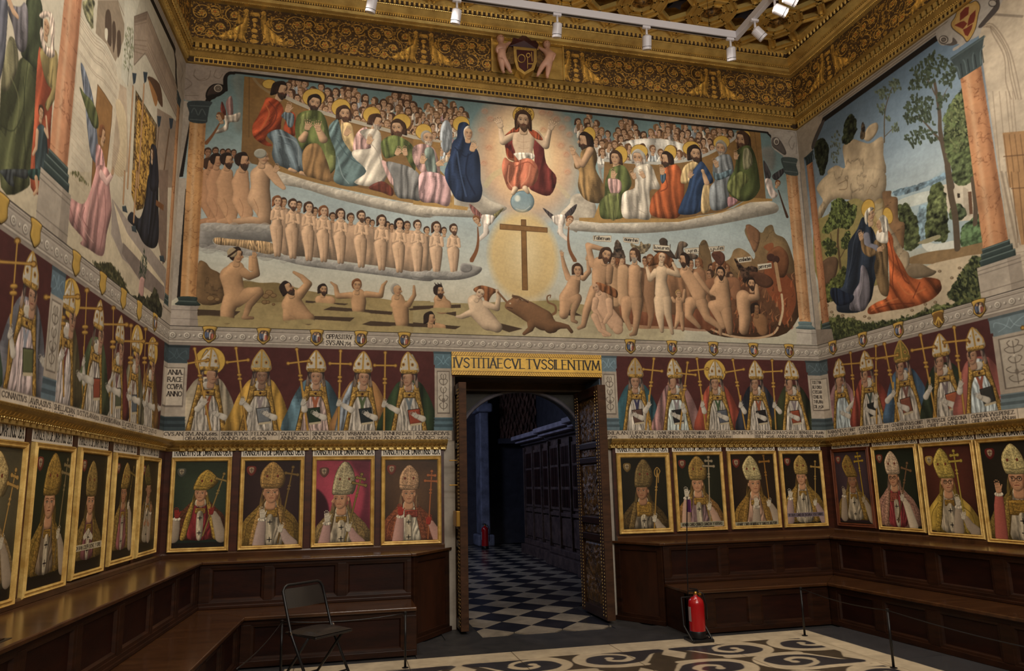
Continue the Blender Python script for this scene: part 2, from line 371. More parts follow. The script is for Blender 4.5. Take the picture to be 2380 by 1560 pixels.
        s.p(skin, [(-.12, .2), (.14, .2), (.2, .75), (-.2, .75)], 'skin')
        if hood: s.p(hood, [(-.42 + back, -.3), (0, -.6), (.42 + back, -.3), (.46 + back, .35), (.35, .75), (-.35, .75), (-.46 + back, .35)], 'robe')
        s.p(skin, [(-.28 + t * .07, -.22), (-.1 + t * .1, -.38), (.1 + t * .1, -.38), (.28 + t * .07, -.22), (.3 + t * .06, .08), (.19 + t * .1, .38), (.02 + t * .12, .5), (-.16 + t * .1, .4), (-.29 + t * .06, .1)], 'skin')
        if abs(t) > .6: g = np.sign(t); s.p(skin, [(g * .26, -.12), (g * .45, .12), (g * .28, .18)], 'skin')
        if hair and not mit and not hood and not bald:
            s.p(hair, [(-.36 + back, .05), (-.37 + back, -.3), (-.1, -.55), (.15, -.55), (.37 + back, -.3), (.36 + back, .05), (.27 + t * .1, -.12), (.18 + t * .15, -.31), (-.16 + t * .15, -.31), (-.27 + t * .1, -.12)], 'skin')
            if abs(t) > .5: g = -np.sign(t); s.p(hair, [(g * .05, -.5), (g * .4, -.35), (g * .42, .2), (g * .16, .28), (g * .1, -.1)], 'skin')
        if beard:
            s.p(beard, [(-.27 + t * .08, .05), (-.15 + t * .1, .22), (.02 + t * .14, .17), (.2 + t * .1, .22), (.29 + t * .06, .05), (.25 + t * .1, .4), (.05 + t * .15, .66), (-.18 + t * .1, .42)], 'robe', a=.85, fs=3)
        if px > 9:
            dk = (70, 42, 28); mm = t * .16
            for g in (-1, 1):
                if g * t < -.75: continue
                xx = g * .135 + mm; q = 1 - .25 * abs(t)
                s.e((105, 72, 52), xx, -.03, .085 * q, .05, 'flat', a=.45)
                if px > 30:
                    s.e((205, 190, 170), xx, -.025, .062 * q, .028); s.e((40, 28, 22), xx + t * .015, -.025, .026, .03)
                    s.l(dk, [(xx - .075 * q, -.035), (xx, -.065), (xx + .075 * q, -.03)], .016)
                else: s.e(dk, xx, -.03, .05 * q, .024, 'flat', a=.9)
                s.l(dk, [(xx - .09 * q, -.11), (xx, -.135), (xx + .09 * q, -.11)], .022 if px < 30 else .026, a=.75)
            s.l((125, 80, 55), [(mm + .02 + t * .02, -.06), (mm + .03 + t * .08, .13), (mm - .03, .155)], .028, a=.6)
            s.e((225, 185, 150), mm + t * .05, .1, .03, .05, 'flat', a=.35, soft=0)
            s.l((125, 50, 40), [(mm - .08, .25), (mm + .0, .24), (mm + .09, .25)], .03, a=.85)
            if px > 30:
                for g in (-1, 1): s.e((96, 54, 36), g * .25 + t * .05, .1, .07, .3, a=.28 if g < 0 else .4, soft=3); s.l((120, 74, 52), [(g * .1 + mm, .16), (g * .15 + mm, .24), (g * .14 + mm, .32)], .018, a=.45)
                s.e((232, 190, 156), mm * .6, -.22, .14, .07, a=.3, soft=2); s.l((110, 66, 46), [(mm - .02, .13), (mm + .05, .15), (mm + .07, .11)], .02, a=.6)
            if px > 30: s.l((95, 45, 35), [(mm - .085, .245), (mm, .252), (mm + .09, .243)], .012); s.l((120, 78, 55), [(mm - .05, .33), (mm + .05, .33)], .02, a=.4)
        s.raw = old
    def hand(s, x, y, h, rot=0.0, c='sk', flip=1, open_=0):
        old = s.local(x, y, h, rot, flip)
        s.p(c, [(-.22, .5), (-.24, 0), (-.14, -.1), (.18, -.08), (.24, .1), (.18, .5)], 'skin')
        for i, (a, b) in enumerate(((-.17, .42), (-.05, .5), (.07, .47), (.18, .36))):
            q = (i - 1.5) * .09 * open_
            s.limb(c, [a, .02, .065, a + q, -b, .045], .5)
        s.limb(c, [.2, .2, .07, .36, -.06, .05], .5)
        s.raw = old
    def crowd(s, poly, n, h, seed=1, robe=None, flip=0):
        P = pts(poly); r = np.random.RandomState(seed); mn, mx = P.min(0), P.max(0); got = []
        def ins(x, y):
            c = False; j = len(P) - 1
            for i in range(len(P)):
                if (P[i, 1] > y) != (P[j, 1] > y) and x < (P[j, 0] - P[i, 0]) * (y - P[i, 1]) / (P[j, 1] - P[i, 1]) + P[i, 0]: c = not c
                j = i
            return c
        for _ in range(n * 25):
            x, y = mn + r.rand(2) * (mx - mn)
            if ins(x, y) and all((x - a) ** 2 + (y - b) ** 2 * 1.1 > (h * .72) ** 2 for a, b in got): got.append((x, y))
            if len(got) >= n: break
        for x, y in sorted(got, key=lambda q: q[1]):
            rb = robe or [(190, 180, 165), (175, 160, 150), (160, 125, 130), (150, 160, 170), (185, 165, 140)]
            s.p(rb[r.randint(len(rb))], [(x - h * .5, y + h * 1.5), (x - h * .45, y + h * .7), (x, y + h * .35), (x + h * .45, y + h * .7), (x + h * .5, y + h * 1.5)], 'robe')
            s.head(x, y, h, r.uniform(-.9, .9), [(92, 62, 40), (115, 78, 48), (78, 52, 36), (130, 92, 58)][r.randint(4)], None, 'sk2', r.uniform(-.2, .2), long=r.randint(2))
    def leaves(s, c, poly, n, r, seed=1, ang=.6):
        P = pts(poly); R = np.random.RandomState(seed); mn, mx = P.min(0), P.max(0); k = 0
        for _ in range(n * 6):
            x, y = mn + R.rand(2) * (mx - mn); c_ = False; j = len(P) - 1
            for i in range(len(P)):
                if (P[i, 1] > y) != (P[j, 1] > y) and x < (P[j, 0] - P[i, 0]) * (y - P[i, 1]) / (P[j, 1] - P[i, 1]) + P[i, 0]: c_ = not c_
                j = i
            if not c_: continue
            old = s.local(x, y, r, R.uniform(-ang, ang) + 1.2); q = R.uniform(.75, 1.25); s.e(tuple(min(255, t * q) for t in c), 0, 0, 1, .42); s.raw = old; k += 1
            if k >= n: break
    def nude(s, x, y, h, bot, t=0.0, c='sk', hair='hb', long=0, beard=None, sway=0.0, pray=True):
        L = (bot - y) / h
        def q(*a): return [v for i in range(0, len(a), 3) for v in (x + a[i] * h, y + a[i + 1] * h, a[i + 2] * h)]
        s.limb(c, [q(0, .95, .48, .02, 1.35, .48, sway * .6, L * .36, .4, sway, L * .47, .5)] + [q(.24 * g + sway, L * .48, .36, .23 * g + sway * .5, L * .62, .31, .2 * g, L * .8, .22, .16 * g, L, .14) for g in (1, -1)])
        s.l((150, 108, 78), [(x + sway * h, y + L * .52 * h), (x + sway * .5 * h, y + L * .7 * h)], h * .03, a=.5)

        s.head(x, y, h, t, hair, beard, c, 0, long)
        if pray:
            for g in (-1, 1): s.limb(c, q(g * .45, 1.0, .17, g * .55, 1.7, .14, g * .05 + .05, 1.55, .09))
            s.limb(c, q(.04, 1.75, .1, .08, 1.2, .06))
    # -- lettering in incised Roman capitals
    def text(s, c, str_, x0, y0, x1, y1, hgt, w=.11, sf=True):     # baseline from (x0,y0) to (x1,y1); hgt letter height
        adv = [GW.get(ch, 5) + 1.3 for ch in str_]; tot = sum(adv) - 1.3; ux, uy = (x1 - x0) / tot, (y1 - y0) / tot; q = hgt / 7; pos = 0
        for ch, ad in zip(str_, adv):
            for st in GL.get(ch, []):
                A = st[1]
                P = np.array([(x0 + (pos + a) * ux, y0 + (pos + a) * uy - b * q) for a, b in A])
                Q = s.m(P); k = s.sc(x0, y0) * abs(hgt)
                if st[0]: Q = smooth(Q, False, 3)
                d = Q[-1] - Q[0]; v = abs(d[1]) / (np.hypot(*d) + 1e-6) if not st[0] else .8
                ww = w * k * (.55 + .55 * v) * (1.15 if (not st[0] and d[0] * d[1] > 0 and v < .97) else 1)
                s.stroke(c, Q, max(ww, .75))
                if sf and not st[0] and v > .75:
                    for (a, b) in (A[0], A[-1]):
                        if b in (0, 7):
                            s.stroke(c, s.m([(x0 + (pos + a - .9) * ux, y0 + (pos + a) * uy - b * q), (x0 + (pos + a + .9) * ux, y0 + (pos + a) * uy - b * q)]), max(w * k * .45, .6))
            pos += ad
def edge_w(s): return max(.8, s.ppm * .006)
def _gl():
    D = '''A:0 0 2.5 7 5 0/1 2.3 4 2.3|B:0 0 0 7/~0 7 3 7 3.6 5.3 2.6 3.8 0 3.8/~0 3.8 3.4 3.6 4.2 1.8 3 0 0 0|C:~5 6 3.5 7 1 6.2 0 3.5 1 .8 3.5 0 5 1
D:0 0 0 7/~0 7 3 6.8 5 5 5 2 3 .2 0 0|E:0 0 0 7/0 7 3.6 7/0 3.6 3 3.6/0 0 3.8 0|F:0 0 0 7/0 7 3.6 7/0 3.6 3 3.6|G:~5 6 3.5 7 1 6.2 0 3.5 1 .8 3.5 0 5 .8/5 .5 5 3
H:0 0 0 7/5 0 5 7/0 3.6 5 3.6|I:0 0 0 7|L:0 0 0 7/0 0 3.8 0|M:0 0 .6 7/.6 7 3 1/3 1 5.4 7/5.4 7 6 0|N:0 0 0 7/0 7 5 0/5 0 5 7|O:~2.8 7 .8 6 0 3.5 .8 1 2.8 0 4.8 1 5.6 3.5 4.8 6 2.8 7
P:0 0 0 7/~0 7 3 7 4 5.3 3 3.5 0 3.4|Q:~2.8 7 .8 6 0 3.5 .8 1 2.8 0 4.8 1 5.6 3.5 4.8 6 2.8 7/3 1.5 5.8 -1|R:0 0 0 7/~0 7 3 7 3.8 5.4 3 3.8 0 3.6/2.4 3.6 5 0|S:~4 6 2.5 7 .5 6.2 .6 4.6 3 3.2 4 1.8 3 .2 1.4 0 0 1
T:2.5 0 2.5 7/0 7 5 7|V:0 7 2.5 0/2.5 0 5 7|X:0 7 4.8 0/0 0 4.8 7|Y:0 7 2.5 3.4/5 7 2.5 3.4/2.5 3.4 2.5 0|Z:0 7 4.5 7/4.5 7 0 0/0 0 4.6 0|W:0 7 1.8 0/1.8 0 3.5 7/3.5 7 5.2 0/5.2 0 7 7|J:~2 7 2 1.5 0 0
0:~2.2 5 .6 4.4 0 2.5 .6 .5 2.2 0 3.8 .5 4.4 2.5 3.8 4.4 2.2 5|1:.6 0 .6 5.5|2:~0 4 1.5 5.4 3.3 4.4 2.6 2.4 0 0/0 0 3.6 0|3:~0 4.6 2 5.2 2.8 3.6 1.4 2.6/~1.4 2.6 3.4 1.4 2.4 -.6 0 -1|4:3 -1.4 3 5/3 5 0 1/0 1 4.2 1|5:0 5.4 3 5.6/0 5.4 0 3/~0 3 2.8 2.6 3 .4 0 -1
6:~3.4 6.6 1 4.6 0 2.4 1 .2 2.6 0 3.8 1.5 2.8 3.2 .6 3|7:0 4.6 3.6 4.8/3.6 4.8 .8 -1.4|8:~1.8 3.2 .2 4.6 1.8 6 3.4 4.6 1.8 3.2 0 1.4 1.8 0 3.8 1.4 1.8 3.2|9:~3.4 2.6 1.4 2 .2 3.6 1.4 5 3 4.6 3.4 2.6 2.4 0 .4 -1.4|.:.3 .1 .5 .5
a:0 3 0 .6/~0 4 2 4.2 2.4 3 2.4 0/2.4 .4 0 0/0 2.2 2.4 2.4|b:0 7 0 0/0 0 2.2 .6/2.2 .6 2.2 3.6/2.2 3.6 0 4|d:~1.4 7 2.4 4 2.4 0/2.4 .2 0 0/0 0 0 3.6/0 3.6 2 4|e:2.2 .5 0 0/0 0 0 3.8/0 3.8 2.2 4.2/2.2 4.2 0 2|g:0 4 0 .6/0 .6 2.2 0/2.2 4 2.2 -2/2.2 -2 0 -2|i:0 4 0 0|l:0 7 0 0
n:0 0 0 4/0 4 2.2 3.6/2.2 3.6 2.2 0|p:0 4 0 -2/0 4 2.2 3.6/2.2 3.6 2.2 .4/2.2 .4 0 0|r:0 0 0 4/0 4 1.6 3.6|s:2 7 0 5.5/0 5.5 0 0|u:0 4 0 .4/0 .4 2.2 0/2.2 4 2.2 0|v:0 5 0 .4/0 .4 2.2 .6/2.2 .6 2 4|x:0 4 2.2 0/2.2 4 0 0|y:0 4 0 1/0 1 2.2 .6/2.2 4 2 -2|z:0 4 2 4/2 4 .4 2/.4 2 2 1/2 1 0 -1|o:0 4 0 .4/0 .4 2.2 0/2.2 0 2.2 3.8/2.2 3.8 0 4|c:2 .5 0 0/0 0 0 3.8/0 3.8 2 4|m:0 0 0 4/1.8 0 1.8 4/3.6 0 3.6 4|t:.6 6 .6 0/0 4 1.8 4'''
    G, W_ = {}, {' ': 2.2}
    for e in D.replace('\n', '|').split('|'):
        k, v = e[0], e[2:]; S = []; mx = 0
        for t in v.split('/'):
            cu = t[0] == '~'; a = [float(z) for z in t.lstrip('~').split()]; P = list(zip(a[::2], a[1::2])); mx = max(mx, max(a[::2]))
            if not cu and len(P) > 2: S += [(False, P[i:i + 2]) for i in range(len(P) - 1)]
            else: S.append((cu, P))
        G[k] = S; W_[k] = mx
    return G, W_
GL, GW = _gl()
COL.update(sk=(192, 150, 112), sk2=(188, 146, 110), skl=(208, 178, 146), hb=(72, 48, 34), hd=(45, 32, 26), hg=(150, 145, 135), hr=(130, 78, 44), halo=(212, 168, 62), haloe=(110, 75, 25),
    red=(165, 62, 30), dred=(110, 42, 32), blue=(98, 116, 128), dblue=(34, 50, 84), green=(92, 104, 52), gr2=(120, 128, 70), teal=(92, 118, 122), yel=(212, 180, 122), wh=(196, 186, 170), pink=(176, 136, 132), ora=(176, 82, 38), tan=(148, 110, 66),
    brn=(138, 106, 62), wood=(146, 106, 52), wood2=(112, 82, 48), stone=(172, 160, 146), stone2=(142, 128, 116), blk=(34, 28, 24), cloud=(168, 160, 146), cl2=(140, 138, 136), gold=(190, 148, 52), gold2=(160, 116, 38), wine=(84, 36, 34), slate=(72, 98, 116), dsl=(56, 66, 70),
    marb=(206, 152, 96), ink=(38, 30, 28), pap=(196, 184, 168))

def mural_back(v):
    # sky
    H, W = v.H, v.W; z = np.linspace(v.z1, v.z0, H)[:, None]
    t = np.interp(z, [3.4, 3.9, 4.3, 4.9, 5.4, 5.9, 6.6], np.arange(7)); K = np.array([(190, 186, 164), (196, 192, 174), (186, 192, 184), (160, 178, 184), (140, 162, 168), (116, 146, 150), (98, 130, 136)], f4) / 255
    i = np.clip(t.astype(int), 0, 5); fr = (t - i)[..., None]; v.a[:] = K[i] * (1 - fr) + K[i + 1] * fr
    X, Y = np.meshgrid(np.arange(W), np.arange(H)); v.a *= (1 + .03 * nz(X / 90, Y / 50) + .02 * nz(X / 14, Y / 14, NT2))[..., None]
    A = lambda: v.crop(400, 160); B = lambda: v.crop(400, 440); C = lambda: v.crop(960, 200); D = lambda: v.crop(960, 480); E = lambda: v.crop(1320, 240); F = lambda: v.crop(1320, 480)
    p, l, e, limb, head = v.p, v.l, v.e, v.limb, v.head
    # upper tier, left: crowd, bench, saints
    A(); p((120, 118, 108), '540 100 640 80 640 560 560 520 600 330', 'cloud', a=.5, soft=6)
    v.crowd('1040 90 1130 120 1400 180 1500 170 1640 170 1780 260 1900 330 1950 250 2100 230 2200 300 2300 420 2340 480 2340 640 2000 560 1400 380 1000 230', 78, 72, 3)
    C(); v.crowd('0 130 30 200 110 300 120 190 250 140 380 160 470 220 480 330 360 420 330 620 230 600 210 470 20 420', 46, 62, 4); e((150, 160, 172), 300, 460, 58, 150, 'robe')
    A(); p('wood', '655 70 830 95 1000 240 1400 395 1900 520 2340 640 2340 1240 1700 1090 960 920 720 860 628 750', 'wash', False, c2='wood2'); l((96, 70, 40), '700 80 697 620', 8, a=.6)
    l((168, 160, 142), '1010 250 1180 330 1400 410 1900 545 2300 650', 34); l((120, 84, 44), '1010 275 1180 352 1400 432 1900 568 2300 672', 8, a=.8)
    l((150, 128, 92), '740 90 790 150 880 215 1000 260', 22, a=.7)
    C(); p('wood', '0 480 250 510 240 760 370 905 350 1060 0 1030', 'wash', False, c2=(150, 112, 58)); l((170, 160, 142), '0 470 250 505', 22)
    # clouds under the tier and the glory
    A(); p('cloud', '940 915 1000 915 1300 1040 1700 1140 2000 1200 2340 1250 2340 1350 2000 1300 1500 1185 1200 1090 1000 1050 950 1000', 'cloud')
    for i in range(26): t = i / 25; e((190, 182, 168), 1000 + 1340 * t, 1000 + 300 * t + 16 * math.sin(i * 2.1), 56 + 16 * math.sin(i * 1.3), 38, 'cloud', a=.38)
    l((150, 112, 58), '950 900 1300 1010 1700 1100 2000 1165 2340 1225', 46)
    C(); v.glow((216, 160, 116), 1020, 640, 520, 640, .55, 1, .7); v.glow((228, 200, 150), 1030, 640, 370, 520, .35, 1, .8); v.glow((232, 216, 172), 1010, 560, 270, 430, .3, .85)
    for k, (x, y) in enumerate([(650, 230), (1170, 240), (1240, 250), (1300, 300), (1350, 380), (1400, 300), (1420, 440), (1340, 540), (1390, 620), (700, 300), (620, 400), (690, 560), (640, 700), (1400, 780), (1180, 400)]):
        e((205, 132, 96), x, y, 36, 30, 'skin', a=.32, soft=2); l((180, 104, 72), [(x - 22, y + 4), (x, y - 16), (x + 20, y + 2)], 6, a=.4)
    l((190, 182, 130), '660 900 720 820 800 770 860 740', 50, a=.45); l((200, 184, 140), '1280 880 1350 940 1400 1000', 46, a=.4)
    p('cloud', '330 940 420 960 600 980 700 1040 850 1105 760 1160 600 1190 420 1190 0 1160 0 1090 350 1090', 'cloud'); p((178, 166, 148), '1400 1090 1500 1000 1640 1075 1640 1200 1500 1210 1480 1330 1330 1190', 'cloud')
    for i in range(12): e((184, 174, 158), 20 + i * 50, 1140 + 8 * math.sin(i * 2), 50, 34, 'cloud', a=.5)
    p((176, 136, 70), '0 1035 350 1060 365 905 372 1080 500 1100 490 1130 0 1075', 'wash', False)
    # saints, left
    A()
    head(985, 190, 140, .8, 'hd', 'hd', rot=.15, long=.8, halo=(880, 140, 62, 42)); p('red', '862 262 960 290 1010 370 990 480 975 560 870 600 850 650 905 690 890 704 830 690 740 620 730 520 780 430 830 320', ang=.7)
    p('red', '1010 540 1060 400 1118 420 1118 560 1108 612 1050 590'); p('blue', '990 430 1030 390 1105 420 1095 520 1055 530 1030 470'); v.hand(1058, 350, 95, .15)
    p('blue', '860 600 960 550 1060 590 1165 670 1192 760 1190 925 1100 928 1000 890 940 860 905 780 915 680', ang=-.3); l((70, 84, 96), '960 660 1080 700 1130 780', 8, a=.6); l((140, 156, 164), '960 600 1080 640 1140 700 1150 880', 10, a=.6)
    l('dred', '880 300 950 400 900 520 800 580', 9, a=.7); l((206, 104, 50), '850 330 880 420 800 560', 10, a=.8); limb('sk', [nums('1070 915 18 1120 935 14'), nums('1170 945 18 1230 970 12')])
    head(1290, 310, 145, .2, 'hd', 'hd', rot=.2, halo=(1283, 262, 102, 80)); p('green', '1140 420 1230 380 1335 385 1390 450 1420 560 1440 640 1495 770 1505 860 1440 950 1400 940 1380 860 1330 720 1260 680 1190 740 1130 640 1115 540'); p('gr2', '1170 430 1240 400 1230 520 1180 640 1150 560', a=.8); p('gr2', '1330 470 1390 560 1420 760 1490 800 1470 900 1400 960 1370 850 1390 740', a=.8)
    p('tan', '1260 680 1330 690 1390 800 1440 970 1420 1030 1290 995 1200 955 1178 800 1205 720', ang=.1); limb('sk', [nums('1180 640 34 1210 590 24'), nums('1370 640 38 1330 560 26')]); v.hand(1232, 510, 95, .1, open_=1); v.hand(1322, 520, 95, -.05, flip=-1, open_=1)
    head(1560, 410, 140, .4, 'hb', 'hb', rot=-.05, long=.6, halo=(1530, 355, 86, 80)); p('yel', '1530 505 1620 500 1652 620 1672 700 1640 775 1720 800 1690 860 1600 800 1550 650'); p('teal', '1430 510 1500 460 1530 560 1550 650 1640 770 1780 850 1800 920 1740 1035 1600 1068 1468 1022 1480 900 1480 760 1440 650 1420 570', ang=.5)
    l((60, 84, 92), '1500 650 1600 800 1740 880', 9, a=.7); l((134, 156, 160), '1500 800 1540 960 1600 1040', 9, a=.7); v.hand(1590, 565, 90, .3); head(1850, 480, 132, .8, 'hb', 'hg', rot=.2, long=.2, halo=(1810, 420, 80, 74))
    p('pink', '1650 640 1690 565 1760 530 1800 620 1855 690 1800 730 1650 760'); p('wh', '1700 570 1800 545 1890 585 1898 790 1950 940 1905 1040 1780 1068 1650 1030 1760 930 1640 800 1650 740 1800 720 1760 640', ang=.4); l('stone2', '1700 600 1820 700 1880 800 1900 900', 8, a=.6); p('dred', '1780 1080 1900 1020 2000 1090 1992 1155 1900 1122', a=.8); p('pink', '1900 830 2000 900 2050 1060 1990 1052 1940 960'); v.hand(1790, 640, 90, .1)
    head(2045, 540, 150, -.4, 'hb', 'hb', rot=-.1, long=.5, halo=(2080, 485, 84, 76)); p((112, 112, 112), '1940 850 2050 860 2170 900 2240 960 2262 1040 2252 1192 2150 1182 2050 1170 2010 1100 2000 1000', ang=.1); p('green', '1905 650 2000 605 2100 635 2190 720 2205 920 2150 860 2100 770 2000 800 1930 810 1895 720'); v.hand(2050, 745, 85, .3); v.hand(2110, 745, 85, -.1, flip=-1)
    C(); head(130, 475, 130, .5, 'hg', (176, 170, 158), halo=(95, 415, 74, 70), bald=True); p('pink', '0 560 80 525 180 560 225 660 245 790 180 815 70 785 0 670'); p((112, 128, 120), '110 570 180 570 205 680 215 800 150 810 105 700'); p((186, 144, 148), '70 790 200 785 300 830 338 905 325 1085 200 1062 70 1045 50 900', ang=.2)
    v.hand(90, 660, 90, .1); v.hand(255, 695, 90, .9)
    e('halo', 435, 345, 76, 70, edge='haloe'); p('dblue', '420 340 480 332 522 390 520 500 585 590 608 700 612 850 628 950 600 1042 520 1058 400 1032 345 950 285 800 335 640 355 520 395 470 402 400', ang=.1); p('wh', '465 385 505 360 522 400 522 480 480 505 458 440'); head(496, 430, 112, .5, None); l((60, 84, 130), '400 600 430 800 480 1000', 14, a=.7); l((22, 32, 58), '500 620 480 800 560 980', 14, a=.8); l((22, 32, 58), '380 560 470 640 540 600', 9, a=.8); v.hand(545, 545, 100, .2)
    # Judge on the globe
    p((126, 46, 42), '830 510 910 440 935 620 870 650'); p((112, 42, 38), '1085 480 1170 480 1205 700 1300 835 1240 992 1100 960 1050 900 1100 700', ang=.2)
    e('halo', 1000, 262, 97, 84, edge='haloe')
    for a in range(7): q = a * math.pi / 6 + math.pi; e('haloe', 1000 + 66 * math.cos(q), 262 + 56 * math.sin(q), 13, 11); e('halo', 1000 + 66 * math.cos(q), 262 + 56 * math.sin(q), 6, 5)
    limb('skl', [nums('900 440 40 815 505 32 800 440 24 790 380 17'), nums('1110 440 42 1200 540 34 1225 450 24 1245 380 17')]); v.hand(775, 330, 105, -.5, 'skl', open_=1.4); v.hand(1262, 350, 105, .5, 'skl', -1, 1.4)
    p('skl', '915 425 960 405 1040 400 1100 430 1096 520 1082 600 1080 670 930 670 925 600 900 520', 'skin')
    for q in ('940 500 1000 512 1070 498', '960 560 1000 572 1050 560', '1000 430 1000 620', '955 612 1040 616'): l((168, 134, 104), q, 5, a=.5)
    p((206, 196, 180), '912 612 1080 612 1092 662 960 690'); p('red', '858 425 930 372 985 392 950 420 900 425 830 455', a=.9); p('red', '1045 385 1130 425 1176 492 1110 480 1060 430', a=.9)
    p((196, 106, 76), '830 650 900 690 1040 655 1122 720 1132 830 1080 905 940 942 870 940 828 850 804 740', ang=.25); p('red', '840 560 900 610 960 690 860 660', a=.8)
    for q, c in (('870 720 860 860 900 920', (224, 144, 110)), ('1000 700 960 840 940 930', (150, 66, 44)), ('1060 720 1040 830 980 900', (222, 140, 104)), ('930 730 1040 690 1100 740', (150, 66, 44))): l(c, q, 9, a=.75)
    head(997, 312, 165, 0, 'hb', 'hb', skin=(196, 160, 124), long=1); e((104, 136, 152), 990, 1050, 106, 98, 'skin', c2=(146, 166, 172), edge=(60, 84, 100)); e((206, 214, 206), 945, 1020, 26, 30, soft=2); l((186, 200, 200), '930 1110 1000 1132 1060 1090', 8, a=.6)
    limb('skl', [nums('925 935 26 905 975 17'), nums('1015 930 26 1040 965 16')])
    # right tier
    E(); v.crowd('85 160 200 120 300 190 370 290 340 380 250 340 120 240', 20, 66, 5); v.crowd('420 260 500 130 600 200 700 260 780 220 900 180 1000 250 1060 200 1180 190 1300 260 1380 240 1500 240 1500 320 1300 420 1200 400 1000 440 700 420 430 330', 74, 68, 6)
    p((190, 186, 178), '250 350 330 400 600 330 900 330 1150 420 1150 500 900 540 340 560 340 760 280 640', 'robe'); v.crowd('240 330 420 360 700 400 900 420 1250 380 1250 440 1000 500 800 500 500 520 320 520', 22, 74, 8, [(200, 196, 188), (176, 184, 190), (186, 176, 160)])
    p('wood', '330 528 800 560 1180 515 1480 350 1530 250 1740 262 1792 870 1640 862 1400 985 1000 1052 300 1075', 'wash', False, c2='wood2'); l((172, 172, 166), '330 520 800 545 1180 495 1480 340 1520 280', 26); l((110, 78, 40), '1690 262 1742 700', 8, a=.6)
    p((172, 162, 146), '20 880 100 820 240 900 240 1060 60 1060', 'cloud'); p('cloud', '0 1090 100 1060 300 1090 700 1085 1100 1045 1500 960 1640 890 1760 880 1890 915 1890 990 1700 1035 1300 1112 900 1165 500 1182 0 1150', 'cloud')
    for i in range(24): t = i / 23; e((184, 176, 164), 60 + 1760 * t, 1115 + 20 * math.sin(t * 3) - 185 * t * t + 8 * math.sin(i * 2.4), 58 + 14 * math.sin(i * 1.7), 34, 'cloud', a=.35)
    p((168, 128, 66), '235 1040 300 860 330 1040 1000 1048 1300 1008 1500 950 1640 858 1850 868 1850 888 1650 900 1400 992 1000 1078 300 1088 100 1068 100 1040', 'wash', False)
    head(150, 345, 150, -.85, 'hd', 'hd', long=.3, halo=(190, 290, 60, 74)); p('brn', '140 420 230 400 265 500 250 600 320 740 330 860 270 910 150 870 90 760 100 620 60 590 60 540 120 560 110 470', ang=-.1); limb('sk', [nums('200 430 34 130 560 26 50 440 15'), nums('90 570 24 40 440 14')]); v.hand(38, 425, 85, -.25)
    head(430, 500, 130, -.3, 'hb', None, halo=(475, 470, 64, 80), long=.5); p('green', '390 590 500 565 560 660 572 750 500 840 475 960 490 1042 370 1052 295 1032 285 900 330 840 335 720 365 640'); p('pink', '360 690 470 700 480 790 400 840'); p('gr2', '330 850 470 830 440 1040 380 1045', a=.7); v.hand(410, 640, 90, 0)
    head(635, 500, 145, -.35, (170, 166, 158), (186, 182, 172), halo=(645, 440, 77, 64), long=.2); p('wh', '600 590 740 555 800 680 832 780 740 800 750 1040 620 1048 495 1032 485 860 520 800 600 770 605 680'); l('stone2', '720 570 760 680 800 780', 8, a=.6); l('stone2', '560 840 600 940 700 1000', 8, a=.5); v.hand(588, 650, 80, -.5); v.hand(670, 640, 80, -.4, flip=-1)
    head(890, 510, 130, -.8, 'hd', 'hd', halo=(925, 450, 56, 70), long=.3); p('ora', '860 600 980 558 1040 660 1052 820 1012 1020 900 1048 748 1010 752 880 790 815 840 760 835 680'); l((120, 50, 26), '870 640 900 760 840 800', 10, a=.7); l((208, 120, 66), '800 830 820 1000', 12, a=.6); p((60, 86, 108), '836 650 885 640 880 700 850 730'); v.hand(850, 605, 85, -.1)
    head(1150, 462, 150, .45, 'hd', 'hd', halo=(1115, 410, 77, 64), long=.5); p('yel', '1055 570 1130 530 1180 560 1100 640 1115 705 1030 730 1022 660'); p((40, 62, 102), '1165 570 1215 530 1290 640 1312 720 1230 765 1200 980 1010 1008 1018 920 1080 780 1115 640', ang=.3); p('yel', '1225 750 1285 760 1288 960 1205 985', a=.9); limb('sk', '1220 615 16 1255 720 26'); v.hand(1110, 640, 80, .3)
    head(1385, 412, 135, -.3, 'hg', 'hg', halo=(1390, 358, 74, 62)); p((122, 130, 138), '1330 500 1460 468 1500 600 1480 690 1455 760 1460 910 1400 962 1295 960 1282 780 1330 700 1310 620'); p((96, 124, 140), '1310 620 1360 640 1480 600 1460 660 1340 700'); v.hand(1335, 540, 85, -.4)
    head(1578, 335, 150, -.75, 'hb', 'hb', halo=(1600, 298, 52, 52), long=1); p((76, 88, 46), '1530 430 1640 385 1702 500 1735 700 1732 790 1660 875 1540 885 1448 800 1450 700 1500 620 1520 540', ang=.2); p('gr2', '1450 720 1560 620 1640 690 1560 790 1560 880 1460 800', a=.8); p((170, 160, 130), '1590 420 1650 430 1670 560 1590 600', a=.7); p((168, 120, 128), '1450 850 1540 885 1455 945')
    v.hand(1520, 470, 80, 0); p((140, 116, 106), '1750 420 1850 400 1880 500 1850 620 1780 520', 'cloud', a=.5, soft=6)
    p((70, 66, 70), '1770 520 1830 620 1832 680 1790 690'); p((70, 66, 70), '1850 655 1965 585 1950 640 1885 700'); p((200, 184, 178), '1785 690 1840 695 1862 780 1900 830 1850 868 1805 790'); head(1900, 730, 62, .4, 'hr', rot=.5); l('hb', '1905 790 1950 930 1985 1030', 9, w2=26)
    # trumpeting angel, far left
    A(); p((120, 52, 44), '440 380 450 300 470 330 490 400 480 430'); p((162, 120, 116), '490 300 540 250 555 400 530 470 500 400'); p((190, 176, 160), '460 430 540 420 620 400 600 480 520 490 500 560 400 590 390 570 470 520 480 480', 'robe'); head(435, 440, 80, -.8, 'hr', rot=-.3); l('hr', '430 500 370 600 310 675', 10, w2=30)
